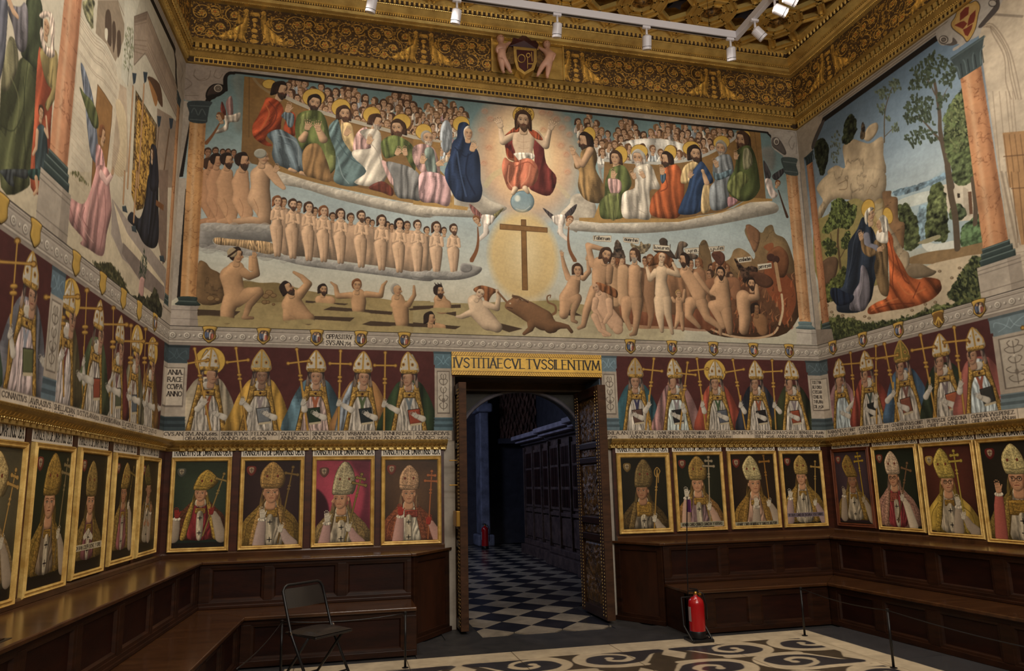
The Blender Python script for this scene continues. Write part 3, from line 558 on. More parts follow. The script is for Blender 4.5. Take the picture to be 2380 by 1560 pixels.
    # kneeling nudes on the cloud
    for x, y, h in ((325, 760, 80), (395, 750, 70), (460, 760, 60), (510, 755, 55), (560, 765, 60)): head(x, y, h, .2, 'hb', None, (150, 104, 74))
    for i, (x, y, h, sk, hr, bd) in enumerate(((340, 870, 120, (176, 126, 88), 'hb', None), (405, 830, 115, (182, 132, 94), 'hd', None), (500, 830, 125, (188, 140, 100), 'hd', 'hd'), (640, 835, 140, (192, 144, 104), 'hd', 'hd'))):
        limb(sk, [x - 70, 1390, 26, x + 40, 1370, 30, x + 30, 1290, 55]); limb(sk, [x - 5, 950, 52, x - 20, 1040, 74, x - 10, 1120, 66, x - 10, 1200, 78, x + 30, 1310, 58, x + 40, 1380, 38]); l((140, 92, 62), [(x - 30, 1180), (x + 5, 1260), (x - 5, 1340)], 5, a=.5); head(x, y, h, .8, hr, bd, sk)
    limb('sk', [nums('850 1400 38 720 1380 40 570 1385 24'), nums('840 890 55 800 970 84 800 1080 78 790 1190 98 830 1290 68 850 1390 44')]); l((140, 92, 62), '740 1180 780 1270 770 1340', 5, a=.5); limb('sk', '870 910 46 960 1030 34 1010 1080 20'); head(815, 800, 135, .85, None, None); e((150, 150, 138), 800, 770, 58, 44, 'skin'); v.hand(945, 900, 80, .2)
    B(); p('cl2', '240 330 400 306 560 322 700 312 880 326 962 375 950 440 880 482 700 465 500 452 385 440 390 500 600 520 860 585 1100 610 1300 640 1700 695 2100 735 2340 765 2340 835 2000 795 1600 745 1200 695 900 625 600 595 400 545 240 515', 'cloud')
    for i in range(40): t = i / 39; e((160, 158, 154), 280 + 2040 * t, 530 + 260 * t + 18 * math.sin(i * 1.9), 54 + 16 * math.sin(i * 1.3), 32, 'cloud', a=.36)
    for i in range(12): e((158, 156, 150), 280 + i * 56, 350 + 14 * math.sin(i * 2.3), 50, 34, 'cloud', a=.5)
    p((186, 150, 104), '390 440 560 455 880 480 940 560 860 590 600 522 400 500', 'robe', fs=3)
    # row of standing nudes
    p((166, 124, 90), '960 180 1300 260 1700 330 2340 420 2340 740 1900 700 1300 620 960 560', 'robe', fs=2, a=.8)
    for x, y, h in ((1010, 120, 80), (1150, 150, 75), (1295, 205, 75), (1455, 250, 72), (1620, 262, 84), (1775, 290, 70), (1815, 310, 60), (1950, 330, 70), (1990, 345, 60), (2130, 335, 84)): head(x, y, h, .3, 'hb', None, (176, 134, 98))
    for x, y, h, b, hr, lg, bd in ((955, 110, 95, 600, 'hr', 1, None), (1095, 140, 98, 620, 'hb', 0, 'hb'), (1240, 165, 95, 640, 'hb', 1, None), (1375, 200, 95, 650, 'hr', 1, None), (1528, 225, 92, 665, 'hb', 1, None), (1715, 245, 96, 700, 'hb', 0, 'hb'), (1900, 285, 98, 725, 'hb', 1, None), (2060, 315, 95, 745, 'hd', 1, None), (2225, 330, 90, 770, 'hd', 0, None)): v.nude(x, y, h, b, .25, (206, 166, 130), hr, lg, bd, -.1)
    D(); head(125, 220, 70, .3, 'hb', None); head(280, 225, 68, .3, 'hb', None)
    for x, y, h, b, lg, bd in ((40, 172, 90, 605, 0, None), (212, 190, 98, 605, 1, None), (368, 208, 92, 608, 0, 'hb')): v.nude(x, y, h, b, .3, (206, 168, 134), 'hb', lg, bd, -.05)
    p('cl2', '0 600 120 590 300 600 420 585 430 530 480 515 560 540 625 560 580 620 420 665 200 665 0 645', 'cloud'); e((120, 118, 118), 480, 560, 56, 40, 'cloud', a=.8)
    for i in range(9): e((160, 158, 154), 20 + i * 48, 615 + 8 * math.sin(i * 2), 46, 28, 'cloud', a=.6)
    # ground
    B(); p((150, 128, 78), '230 1020 450 1000 640 830 800 850 960 850 1250 925 1480 965 1800 975 2000 1010 2340 1015 2340 1330 230 1260', 'wash', False, c2=(172, 152, 98))
    p((120, 90, 56), '235 680 300 662 350 720 420 755 455 810 470 1020 230 1020', 'rock'); p((112, 90, 48), '640 832 800 852 960 850 1020 940 1100 1010 640 1020', 'wash', a=.5)
    for x, y, r in ((880, 940, 34), (920, 965, 26), (850, 970, 30), (840, 1025, 26), (870, 1025, 18), (350, 990, 34), (410, 1000, 24), (920, 1045, 13)): e((140, 108, 66), x, y, r, r * .7, 'skin', edge=(96, 66, 36))
    D(); p((158, 140, 90), '0 862 480 880 700 870 1000 862 1300 852 1600 900 2340 1000 2340 1245 0 1190', 'wash', False, c2=(180, 164, 116)); p((190, 180, 148), '950 1120 1250 980 1700 1000 2340 1040 2340 1240 900 1190', 'wash', a=.7, soft=6); p((146, 132, 76), '850 900 1200 850 1320 850 1320 960 1000 960', 'wash', a=.5, soft=4)
    # graves and the risen
    B(); pit = lambda s_: p((74, 56, 40), s_, 'flat', False)
    pit('230 1090 620 1108 540 1172 230 1150'); pit('1210 1010 1600 1040 1565 1052 1210 1030'); pit('1370 1095 1440 1066 2000 1112 1990 1140 1450 1100'); pit('1290 1150 1655 1165 1612 1200 1290 1182'); pit('1720 1225 1800 1196 2340 1228 2340 1252 1800 1240'); pit('2140 1085 2340 1060 2340 1085 2160 1100')
    sk = (188, 142, 98)
    limb(sk, [nums('540 1000 72 505 1090 62 500 1165 58'), nums('580 720 70 535 790 95 555 880 86 570 990 84'), nums('580 1000 74 700 945 56 780 925 40'), nums('790 940 38 700 1050 32 660 1160 22'), nums('650 1165 20 730 1168 13'), nums('720 720 26 715 620 18'), nums('620 740 46 700 790 36 765 770 30 752 640 22 745 590 16')]); v.hand(745, 590, 70, 0, sk); head(585, 600, 135, .85, 'hd', None, sk); e((160, 142, 108), 545, 575, 46, 44, 'skin'); l((60, 40, 28), '510 610 540 590 600 545', 16)
    limb(sk, [nums('1150 960 44 1235 860 32 1175 795 22 1105 755 13'), nums('1100 970 66 1090 1050 90 1170 1140 76 1235 1175 56'), nums('1040 1050 34 1040 1175 34 1110 1180 24')]); head(1045, 900, 125, .8, 'hd', 'hd', sk, rot=-.5, long=.4)
    limb(sk, '1340 1005 42 1435 1010 42'); head(1368, 910, 95, .5, 'hd', 'hd', sk, long=.4)
    limb(sk, [nums('1620 962 30 1500 970 24 1482 880 17 1440 845 8'), nums('1760 952 30 1890 965 24 1912 875 17 1945 835 8'), nums('1690 960 58 1690 1020 66 1690 1082 58')]); head(1675, 872, 110, .2, 'hr', None, sk)
    limb(sk, [nums('2045 1000 56 2070 1100 72 2085 1210 60'), nums('2010 1050 32 2140 1050 26 2195 960 18 2192 880 10')]); head(2035, 915, 110, .8, 'hg', None, sk, bald=True)
    for q in ('225 1150 430 1152 560 1170 660 1186 660 1215 225 1215', '1280 1183 1100 1185 1000 1205 1280 1225', '1300 1028 1480 1042 1480 1060 1300 1050', '1600 1108 1780 1120 1780 1150 1600 1140', '1990 1240 2170 1248 2170 1290 1990 1280'): p((168, 148, 94), q, 'wash', soft=1)
    D(); pit('0 905 430 890 432 920 0 936'); pit('268 966 390 954 388 996'); pit('0 1052 432 1088 382 1115 0 1086'); pit('780 1058 992 1110 870 1142 790 1112'); pit('1310 940 1420 935 1530 992 1400 990')
    limb(sk, '245 850 56 262 895 82'); head(235, 768, 110, .7, 'hd', 'hd', sk)
    for a in range(5): l('hd', [(215 + a * 12, 730), (195 + a * 14, 695 + (a % 2) * 12)], 6)
    limb(sk, '190 1085 34 270 1095 28'); p((164, 146, 94), '170 922 360 924 350 960 170 955', 'wash'); p((168, 152, 100), '90 1100 330 1110 330 1145 90 1140', 'wash'); head(155, 1015, 112, .8, 'hd', None, sk, long=.7)
    p('hr', '545 760 610 718 700 735 765 765 720 800 690 850 680 920 725 985 680 1000 650 930 640 830'); limb('skl', [nums('520 965 32 440 1000 22 396 1000 12'), nums('560 865 66 600 960 84 680 1045 82 760 1095 50'), nums('650 885 32 760 925 26 775 830 20 762 765 15')]); head(605, 790, 112, .3, None, None, 'skl', rot=.5)
    v.glow((214, 184, 122), 1000, 450, 335, 440, .8, 1, .8); v.glow((226, 206, 158), 1005, 430, 200, 330, .2, .8)
    p((136, 94, 48), '979 121 1022 122 1038 760 990 758', 'wash', False, edge=(80, 50, 26)); p((140, 98, 50), '788 160 1216 195 1216 237 787 208', 'wash', False, edge=(80, 50, 26))
    c = (128, 88, 56); l(c, '1240 990 1290 960 1285 900 1225 870 1215 820 1245 805 1240 830', 24, w2=7)
    limb(c, [nums('1080 1030 55 1065 1110 26 1005 1155 15'), nums('1240 1090 62 1330 1080 30 1400 1090 18 1435 1135 16'), nums('900 900 58 1040 950 92 1180 1030 96 1260 1090 58'), nums('930 880 62 865 905 34')]); l((70, 44, 30), '900 815 960 820 1040 870', 14, a=.7); e((210, 190, 160), 880, 880, 8, 7); l((70, 44, 30), '850 915 900 925', 6)
    for a in range(14): l((84, 52, 34), [(910 + a * 10, 830 + a * 3), (900 + a * 11, 800 + a * 4)], 5)
    p((150, 106, 74), '925 850 960 835 950 870', 'skin'); l(c, '770 780 850 870', 18)
    # trumpeting angels beside the cross
    for fl, cx in ((1, 0), (-1, 0)):
        X = (lambda x: x) if fl == 1 else (lambda x: 2030 - x - 35)
        f = lambda s_: [(X(a), b) for a, b in pts(s_)]
        w1 = (136, 84, 78) if fl == 1 else (66, 58, 60)
        p(w1, f('510 -20 570 20 632 90 604 110 540 60'), fs=2); p((110, 102, 62) if fl == 1 else w1, f('655 175 700 100 822 12 740 118')); p((206, 194, 184), f('630 75 740 90 720 150 680 185 688 245 600 310 640 225 618 130')); limb((206, 194, 184), [X(660), 180, 22, X(655), 250, 20, X(600), 300, 16]); head(X(575), 125, 78, -.5 * fl, 'hr', rot=-.5 * fl); l('hr', f('585 190 590 300 575 400 530 490'), 9, w2=38)
    # hell
    F(); p((128, 106, 70), '1180 480 1200 330 1250 312 1290 420 1320 520 1460 480 1500 400 1560 380 1640 430 1680 480 1690 420 1605 250 1612 190 1650 165 1750 240 1790 190 1850 170 1880 250 1960 290 2015 400 2065 600 2092 900 2085 1010 1900 1180 1300 1160 1200 900', 'rock', c2=(96, 62, 36))
    p((104, 66, 42), '1500 660 1740 560 1850 480 1960 600 2070 640 2085 950 1950 1120 1850 1160 1700 1180 1500 1160 1330 1120 1300 700', 'rock'); p((150, 70, 36), '1780 560 1840 440 1770 370 1850 330 1870 400 1920 560 2040 700 2060 900 1960 1080 1900 900 1800 760', 'fire', a=.75); R_ = np.random.RandomState(3)
    for _ in range(150):
        x, y = R_.uniform(1320, 2050), R_.uniform(640, 1130); q = R_.uniform(30, 90); l(((196, 96, 48), (150, 62, 34), (84, 46, 30), (214, 140, 84))[R_.randint(4)], [(x, y), (x + R_.uniform(-20, 20), y - q * .5), (x + R_.uniform(-10, 30), y - q)], R_.uniform(8, 20), a=.55, w2=2); p((134, 92, 62), '1610 200 1650 170 1740 250 1690 420', 'rock'); p((110, 66, 40), '1800 440 1900 360 1980 420 2000 520 1960 640 1880 620 1860 520', 'rock'); e((72, 44, 36), 1836, 462, 36, 34, 'skin'); e((72, 44, 36), 1882, 482, 34, 34, 'skin')
    l((186, 146, 100), '1880 520 1900 640 1920 760', 34, a=.9); l((206, 176, 136), '1935 800 1945 940 1915 1070', 22); l((196, 160, 120), '1240 1060 1330 1130 1500 1180 1700 1195 1850 1160 1900 1100', 20)
    for i in range(16): l((190, 90, 50), [(1320 + i * 36, 1150 + 12 * math.sin(i)), (1330 + i * 36, 1080 + 20 * math.sin(i * 2.2))], 7, a=.7, w2=2)
    p((132, 92, 62), '350 520 700 560 760 480 1000 560 1300 620 1340 1080 1000 1090 700 1080 470 1040 350 900', 'robe', fs=2); p((150, 70, 42), '470 900 700 960 1000 980 1300 900 1320 1120 900 1110 560 1090', 'fire', a=.5)
    for i, (x, y) in enumerate(((700, 500), (745, 480), (1110, 520), (1180, 510), (1300, 565), (1345, 545), (1285, 615), (1430, 560), (1470, 640), (1390, 520), (400, 480), (480, 480))): head(x, y, 100 if i > 9 else 84, (i % 3 - 1) * .6, ('hb', 'hr')[i % 2], None, (168, 122, 86) if i < 10 else (200, 158, 118), long=i % 2)
    limb((186, 144, 104), '400 590 55 410 700 50 430 860 50'); limb((190, 148, 108), '500 580 55 490 700 48 500 860 50'); limb((150, 104, 72), '1190 620 60 1210 760 60'); limb((140, 92, 62), '1290 700 50 1510 700 60 1520 800 50'); limb((150, 108, 76), '740 640 50 735 800 55 750 1000 26 735 1090 16')
    dm = (70, 56, 46)
    p(dm, '410 420 425 330 450 305 475 340 500 400 515 470 400 460', 'foli'); p((100, 88, 66), '565 335 640 360 660 315 690 345 750 340 730 400 690 420 720 430 640 430 600 400', 'foli'); p(dm, '830 360 825 310 860 285 900 310 905 360 960 440 980 480 780 410', 'rock'); p((96, 80, 66), '975 470 985 390 1005 325 1050 320 1085 345 1070 370 1045 380 1060 420 1170 440 1150 480', 'robe'); p((92, 54, 40), '1300 430 1350 400 1410 430 1420 490 1380 540 1320 480', 'rock'); p((62, 44, 34), '1490 460 1560 520 1600 560 1660 540 1720 560 1700 610 1640 640 1600 700 1560 600', 'foli'); p((84, 52, 36), '1640 600 1740 600 1830 640 1860 700 1800 740 1700 700', 'rock')
    D(); sk = (192, 146, 106)
    limb(sk, [nums('1405 650 28 1370 545 22 1345 430 12'), nums('1540 650 28 1595 590 22 1580 460 12'), nums('1380 880 54 1365 980 42'), nums('1460 680 56 1445 750 66 1385 830 62'), nums('1380 840 58 1485 830 44'), nums('1490 840 38 1448 960 25 1445 1035 18 1480 1050 14')]); head(1490, 580, 118, .1, 'hb', None, sk, long=.2); v.hand(1345, 425, 60, -.3, sk); v.hand(1580, 460, 60, .2, sk)
    F(); limb(sk, [nums('220 530 32 182 355 27 330 392 20'), nums('240 760 50 165 950 34 140 1080 22 95 1105 15'), nums('360 760 48 380 950 34 390 1080 20'), nums('290 530 72 280 620 66 275 710 60'), nums('375 560 38 372 680 28')]); head(345, 440, 130, .3, 'hb', 'hb', sk, rot=.3, long=.6)
    limb(sk, [nums('530 870 60 520 1000 34 560 1110 18'), nums('620 860 62 625 1000 36 605 1150 22 565 1165 13'), nums('605 580 62 605 680 58 610 790 66'), nums('650 600 26 640 700 20 580 760 14')]); head(600, 440, 115, -.6, 'hb', 'hg', sk, long=1)
    w = (214, 182, 146); p('hr', '720 540 790 440 840 415 900 440 960 500 920 560 880 520 800 530'); limb(w, [nums('795 590 28 742 660 24 715 560 14'), nums('905 590 30 1005 625 22 950 515 13'), nums('880 850 62 905 980 34 945 1150 15'), nums('840 860 66 830 980 40 850 1130 18'), nums('850 590 58 842 680 52 855 790 72')]); head(850, 462, 105, .1, None, None, w, rot=.2)
    limb(sk, [nums('1110 880 60 1090 990 36 1190 1095 18'), nums('1210 880 62 1260 1010 38 1380 1100 22 1380 1160 15'), nums('1065 600 58 1120 690 60 1185 800 70'), nums('1160 620 28 1250 745 22 1300 800 16')]); head(1050, 485, 118, -.8, 'hd', 'hd', sk)
    limb(sk, [nums('960 860 16 945 830 14'), nums('1045 860 16 1055 760 12'), nums('1005 850 34 1010 960 36 990 1040 24 975 1095 14'), nums('1025 970 30 1040 1120 14')]); head(1000, 795, 70, .3, (176, 136, 80), None, sk)
    limb(sk, [nums('1430 940 58 1450 1050 44 1465 1140 28'), nums('1390 690 72 1400 790 70 1410 880 74'), nums('1400 900 66 1310 900 46 1370 1020 32 1400 1090 24'), nums('1340 720 26 1300 780 22 1390 820 24')]); head(1382, 605, 108, -.2, 'hd', 'hd', sk)
    d2 = (140, 96, 60); limb(d2, '1740 1040 72 1760 1120 52'); head(1700, 930, 105, .6, 'hd', None, d2, long=.4); limb(sk, [nums('1600 1020 58 1590 1120 46'), nums('1590 830 72 1590 920 66 1605 1000 60'), nums('1640 830 36 1715 825 28 1705 720 18')]); head(1660, 700, 105, .2, 'hd', 'hd', sk)
    limb((200, 156, 122), '290 1030 38 330 1160 24 370 1165 14'); limb((200, 156, 122), '300 820 58 320 920 68 430 1060 70 450 1110 50'); limb((200, 156, 122), '370 860 34 380 970 26 330 1050 18'); limb((200, 156, 122), '250 850 30 235 930 26 300 1040 18'); p('hr', '250 690 340 710 440 760 440 830 370 800 330 780 300 770'); head(255, 735, 95, -.6, None, None, (200, 156, 122), rot=-.4); limb((200, 156, 122), '240 1000 34 290 1120 22 380 1165 14')
    for q, tx in (('228 268 390 268 388 322 230 312', 'soberuia'), ('500 282 640 292 636 338 505 322', 'auaritia'), ('772 348 926 360 920 408 770 398', 'luxuria'), ('1055 385 1190 375 1188 425 1075 430', '.yra.'), ('1270 370 1415 360 1412 402 1290 412', 'gula'), ('1525 468 1660 452 1662 500 1550 515', 'enbidia'), ('1715 525 1842 510 1845 560 1722 580', 'pereza')):
        P = pts(q); p((206, 198, 178), P, 'wash', False, edge=(150, 120, 90)); d = (P[3] - P[0]); b0 = P[0] + d * .72 + (P[1] - P[0]) * .07; b1 = P[1] + (P[2] - P[1]) * .72 - (P[1] - P[0]) * .07; v.text('ink', tx, b0[0], b0[1], b1[0], b1[1], 32, .17, False)
    l((60, 44, 34), '1188 350 1188 425', 5); l((60, 44, 34), '926 345 920 408', 5)

def stone_back(v):
    p, l, e, limb = v.p, v.l, v.e, v.limb; v.crop(400, 160); st = 'stone'
    # fascia above the picture and the corner consoles
    p((158, 142, 130), '-200 -400 -30 -60 500 -60 2340 120 2340 240 620 42 530 42 490 75 478 200 430 140 340 170 305 240 330 300 120 290 60 200 -200 -100', 'wash', False)
    v.crop(0, 0, 1); p((168, 158, 148), '560 120 1000 190 1560 250 1900 290 1900 345 1880 420 1832 365 1817 335 1795 316 1776 306 1560 283 1000 221 560 170', 'wash', False)
    l('blk', '470 330 478 240 497 228 520 206 523 180 540 171 600 175 1000 224 1320 259.5 1560 285.5 1760 306 1785 312 1797 330 1800 345', 5.2)
    v.crop(400, 160)
    l('blk', '490 195 488 80 520 42 560 42', 26); p('blk', '305 260 320 190 380 140 470 150 492 200 430 250 380 260 340 300', 'flat'); p((66, 52, 46), '318 250 335 190 390 145 450 175 430 225 360 240', 'skin')
    e((176, 160, 140), 418, 180, 42, 38, 'skin', edge='ink'); e((140, 122, 104), 418, 180, 24, 22, edge='ink'); e((180, 162, 142), 418, 180, 10, 9, edge='ink')
    for q in ('120 245 240 245', '190 60 240 100 300 90', '60 60 130 90 180 140 120 190', '210 10 200 60 250 110 330 90 350 20', '400 10 380 70 430 90 460 50'): l((110, 92, 78), q, 6, a=.6)
    # left painted column
    p('blk', '150 480 170 480 100 980 40 985', 'flat', False); v.p('stone', '95 290 160 300 160 480 65 980 40 1060 -60 1060', 'wash', False)
    v.crop(400, 440); p((168, 158, 146), '20 -100 130 -100 55 970 -60 1060', 'wash', False); p('blk', '122 0 140 0 78 985 45 985', 'flat', False)
    v.crop(0, 0, 1); p((200, 144, 84), '441 282 479 283 455.5 693 419 692', 'marb', False); p((232, 196, 150), '452 284 459 284 438 692 431 692', 'flat', False, a=.45, soft=2); p((110, 62, 30), '472 283 479 283 455.5 693 448 692', 'flat', False, a=.35, soft=2)
    p('dsl', '438 237 491 237 487 250 483 272 478 287 441 283 440 262', 'wash'); [l((90, 104, 106), q, 2, a=.8) for q in ('442 246 486 248', '445 262 452 252 460 268', '462 268 470 254 478 268', '442 278 478 281')]
    p((46, 60, 58), '416 690 456 691 458 700 464 711 409 709 415 700', 'skin'); l((104, 122, 118), '416 700 456 702', 2, a=.7)
    p((170, 158, 148), '395 710 464 712 458 722 461 760 395 757', 'wash', False); p((120, 108, 100), '442 712 464 712 458 722 461 760 441 759', 'flat', False, a=.45); l('ink', '395 720 460 722', 1, a=.5); l('ink', '395 740 461 743', .8, a=.4)
    # right painted column and console
    v.crop(1320, 240); p((172, 164, 156), '1840 300 1870 270 2140 240 2140 520 1975 500 1935 470 1850 400', 'wash'); p((96, 88, 84), '1845 330 1880 310 1930 350 1975 440 1960 470 1900 430 1850 390', 'skin'); e((176, 168, 158), 1888, 350, 28, 36, 'skin', edge='ink'); e((120, 108, 100), 1888, 352, 12, 15, edge='ink'); l((110, 100, 96), '2030 300 2000 360 2030 420 2050 360', 6, a=.6); l((110, 100, 96), '1990 260 2060 280 2070 460', 5, a=.5)
    v.crop(0, 0, 1); p((172, 164, 154), '1848 366 1910 366 1925 795 1884 800', 'wash', False); p((98, 92, 90), '1858 400 1862 400 1897 768 1893 768', 'flat', False, a=.7)
    p((198, 144, 94), '1826 404 1852.5 406 1883.5 750 1857 749', 'marb', False); p((228, 196, 150), '1834 405 1839 405 1870 749 1865 749', 'flat', False, a=.4, soft=2); p((110, 66, 34), '1847 406 1852.5 406 1883.5 750 1878 750', 'flat', False, a=.35, soft=2)
    p((66, 80, 80), '1816 367 1851 369 1850 385 1854 408 1826 405 1820 390', 'wash'); l((110, 122, 122), '1820 376 1850 380', 2, a=.7); l((110, 122, 122), '1824 398 1852 401', 2, a=.7)
    p((92, 118, 126), '1856 748 1884 749 1886 757 1893 766 1850 764 1856 757', 'skin'); l((150, 170, 170), '1856 757 1886 758', 1.5, a=.6)
    p((184, 176, 166), '1849 765 1895 768 1898 803 1850 800 1852 780', 'wash', False); p((120, 110, 104), '1885 768 1900 769 1902 803 1886 801', 'flat', False, a=.4); l('ink', '1851 773 1896 776', 1, a=.4)


def photoS(v, u, w): return float(plane_hit(v.pl, u, w)[0])
ZA, ZB, ZC, ZD = 3.4305, 3.2136, 2.2605, 2.1426
def band(v, Sa, Sb, n, shields=()):
    """painted moulding with rosettes and hanging shields, in wall metres"""
    v.wall(); F = lambda w: ZA + (ZB - ZA) * w
    R = lambda c, a, b, al=1, st='flat': v.p(c, [(Sa, F(a)), (Sb, F(a)), (Sb, F(b)), (Sa, F(b))], st, False, a=al)
    R((178, 168, 156), 0, 1, 1, 'wash'); R((146, 134, 124), .2, .74, .8); R((164, 154, 144), .25, .7); R((126, 114, 106), .84, 1, .65)
    for w, c, a in ((.0, (36, 30, 28), .9), (.1, (110, 98, 90), .6), (.18, (90, 78, 70), .7), (.25, (206, 198, 186), .5), (.74, (100, 90, 82), .6), (.79, (206, 196, 184), .5), (.86, (96, 86, 80), .35)):
        v.l(c, [(Sa, F(w)), (Sb, F(w))], .008, a=a)
    for i in range(n):
        x = Sa + (Sb - Sa) * (i + .5) / n; y = F(.48); r = .034 if i % 2 == 0 else .014
        v.e((100, 88, 80), x + .004, y - .004, r * 1.1, r * 1.1, a=.8); v.e((198, 190, 178), x, y, r, r, 'skin')
        if i % 2 == 0: v.e((116, 104, 94), x, y, r * .55, r * .55, 'flat', a=.8); v.e((204, 196, 184), x, y, r * .3, r * .3, 'skin')
    for S, kind in shields:
        old = v.local(S, ZA, .185)
        v.p((196, 154, 58), [(-.38, -.02), (.38, -.02), (.33, .3), (.37, .66), (.2, .86), (0, 1.0), (-.2, .86), (-.37, .66), (-.33, .3)], 'skin', edge=(64, 44, 20))
        if kind == 1:
            v.p((80, 60, 48), [(-.28, .3), (-.1, .12), (.25, .2), (.27, .6), (.1, .8), (-.15, .8), (-.28, .6)], 'robe'); v.p((84, 98, 130), [(-.25, .35), (-.05, .3), (.0, .6), (-.2, .7)], 'robe'); v.p((200, 188, 176), [(.0, .35), (.15, .3), (.2, .6), (.0, .78)], 'robe'); v.p((150, 80, 60), [(.1, .4), (.25, .5), (.2, .75), (.05, .7)], 'robe')
            v.e('sk', -.1, .28, .06, .07, 'skin'); v.e('sk', .1, .26, .06, .07, 'skin')
        if kind == 2:
            v.p((126, 86, 34), [(-.3, .08), (.3, .08), (.3, .62), (0, .9), (-.3, .62)], 'skin'); v.l('halo', [(-.22, .72), (0, .35), (.22, .72)], .09, False); v.l('halo', [(0, .4), (0, .85)], .05)
        v.raw = old
def pilaster(v, S0, S1, c=(88, 116, 134), plate=None, orn=True):
    v.wall(); w = abs(S1 - S0); m_ = (S0 + S1) / 2; g = np.sign(S1 - S0)
    R = lambda c_, a, b, z0, z1, st='wash', **k: v.p(c_, [(m_ + a * w, z0), (m_ + b * w, z0), (m_ + b * w, z1), (m_ + a * w, z1)], st, False, **k)
    R('stone', -.46, .46, 2.41, 3.02); R(c, -.5, .5, 3.05, 3.21); R(c, -.44, .44, 3.01, 3.06); R(tuple(t * .7 for t in c), -.52, .52, 3.185, 3.213)
    lc = tuple(min(255, t * 1.35) for t in c)
    for q in (-1, 1): v.l(lc, [(m_, 3.06), (m_ + q * .18 * w, 3.12), (m_ + q * .36 * w, 3.15), (m_ + q * .4 * w, 3.11)], .007); v.l(lc, [(m_ + q * .3 * w, 3.05), (m_ + q * .1 * w, 3.09), (m_, 3.17)], .006)
    for i, z in enumerate((2.26, 2.30, 2.335, 2.37)): R(c if i % 2 == 0 else tuple(t * .75 for t in c), -.5 + i * .01, .5 - i * .01, z, z + .045); v.l(lc, [(m_ - .5 * w, z + .04), (m_ + .5 * w, z + .04)], .006, a=.7)
    if plate:
        R((120, 108, 98), -.36, .36, 2.52, 2.96); R('pap', -.32, .32, 2.54, 2.95); a = m_ - .29 * w; b = m_ + .29 * w
        if v.mir: a, b = b, a
        n = len(plate)
        for i, t in enumerate(plate): v.text('ink', t, a, 2.95 - .4 * (i + .85) / n, b, 2.95 - .4 * (i + .85) / n, -min(.05, .25 / n), .14)
    elif orn:
        R((120, 108, 98), -.34, .34, 2.46, 2.98); R((184, 174, 160), -.3, .3, 2.475, 2.965); k = (104, 92, 82)
        v.l(k, [(m_, 2.5), (m_, 2.93)], .008)
        for z, s_ in ((2.55, .2), (2.64, .24), (2.74, .16), (2.84, .22), (2.9, .14)):
            for q in (-1, 1): v.l(k, [(m_, z - .03), (m_ + q * s_ * w * .6, z - .02), (m_ + q * s_ * w, z + .02), (m_ + q * s_ * w * .5, z + .04)], .008)
        v.e(k, m_, 2.62, .02, .03, a=.7); v.e((200, 190, 176), m_, 2.78, .018, .018, 'skin')
def strip(v, xs, names):
    """name labels under the bishops; xs = wall positions of the separators, left to right as seen"""
    v.wall()
    v.p('pap', [(xs[0], ZC), (xs[-1], ZC), (xs[-1], ZD), (xs[0], ZD)], 'wash', False)
    for i, x in enumerate(xs): v.l((110, 100, 92), [(x, ZC + .004), (x, ZD)], .007, a=.8); v.l((214, 206, 192), [(x + .01, ZC), (x + .01, ZD)], .006, a=.6)
    v.l((120, 108, 98), [(xs[0], ZC), (xs[-1], ZC)], .006, a=.7)
    for i, nm in enumerate(names):
        a, b = xs[i], xs[i + 1]; w = b - a
        for j, t in enumerate(nm):
            if t: f = min(.92, .012 + len(t) * .045 / abs(w)); v.text('ink', t, a + .05 * w, ZC - .05 - .05 * j, a + .05 * w + f * w * .97, ZC - .05 - .05 * j, -.034, .16)
def staff(v, x0, y0, x1, y1, L):
    """gilt processional cross from its tip to where it ends"""
    dx, dy = x1 - x0, y1 - y0; n = math.hypot(dx, dy); ux, uy = dx / n, dy / n; g = (196, 146, 56); gd = (120, 80, 26)
    for c, w in ((gd, .027 * L), (g, .016 * L)):
        v.l(c, [(x0, y0), (x1, y1)], w, False); cx, cy = x0 + ux * L * .16, y0 + uy * L * .16; q = L * .13
        old = v.local(cx, cy, 1.0, math.atan2(-ux, uy) if 0 else 0); v.raw = old
        v.l(c, [(cx - uy * q, cy + ux * q * .9), (cx + uy * q, cy - ux * q * .9)], w, False)
        for a, b in ((cx - uy * q, cy + ux * q * .9), (cx + uy * q, cy - ux * q * .9), (x0, y0)): v.e(c, a, b, w * .95, w * .95)
    for t in (.33, .38): v.e(g, x0 + ux * L * t, y0 + uy * L * t, .028 * L, .018 * L, 'skin', edge=gd)
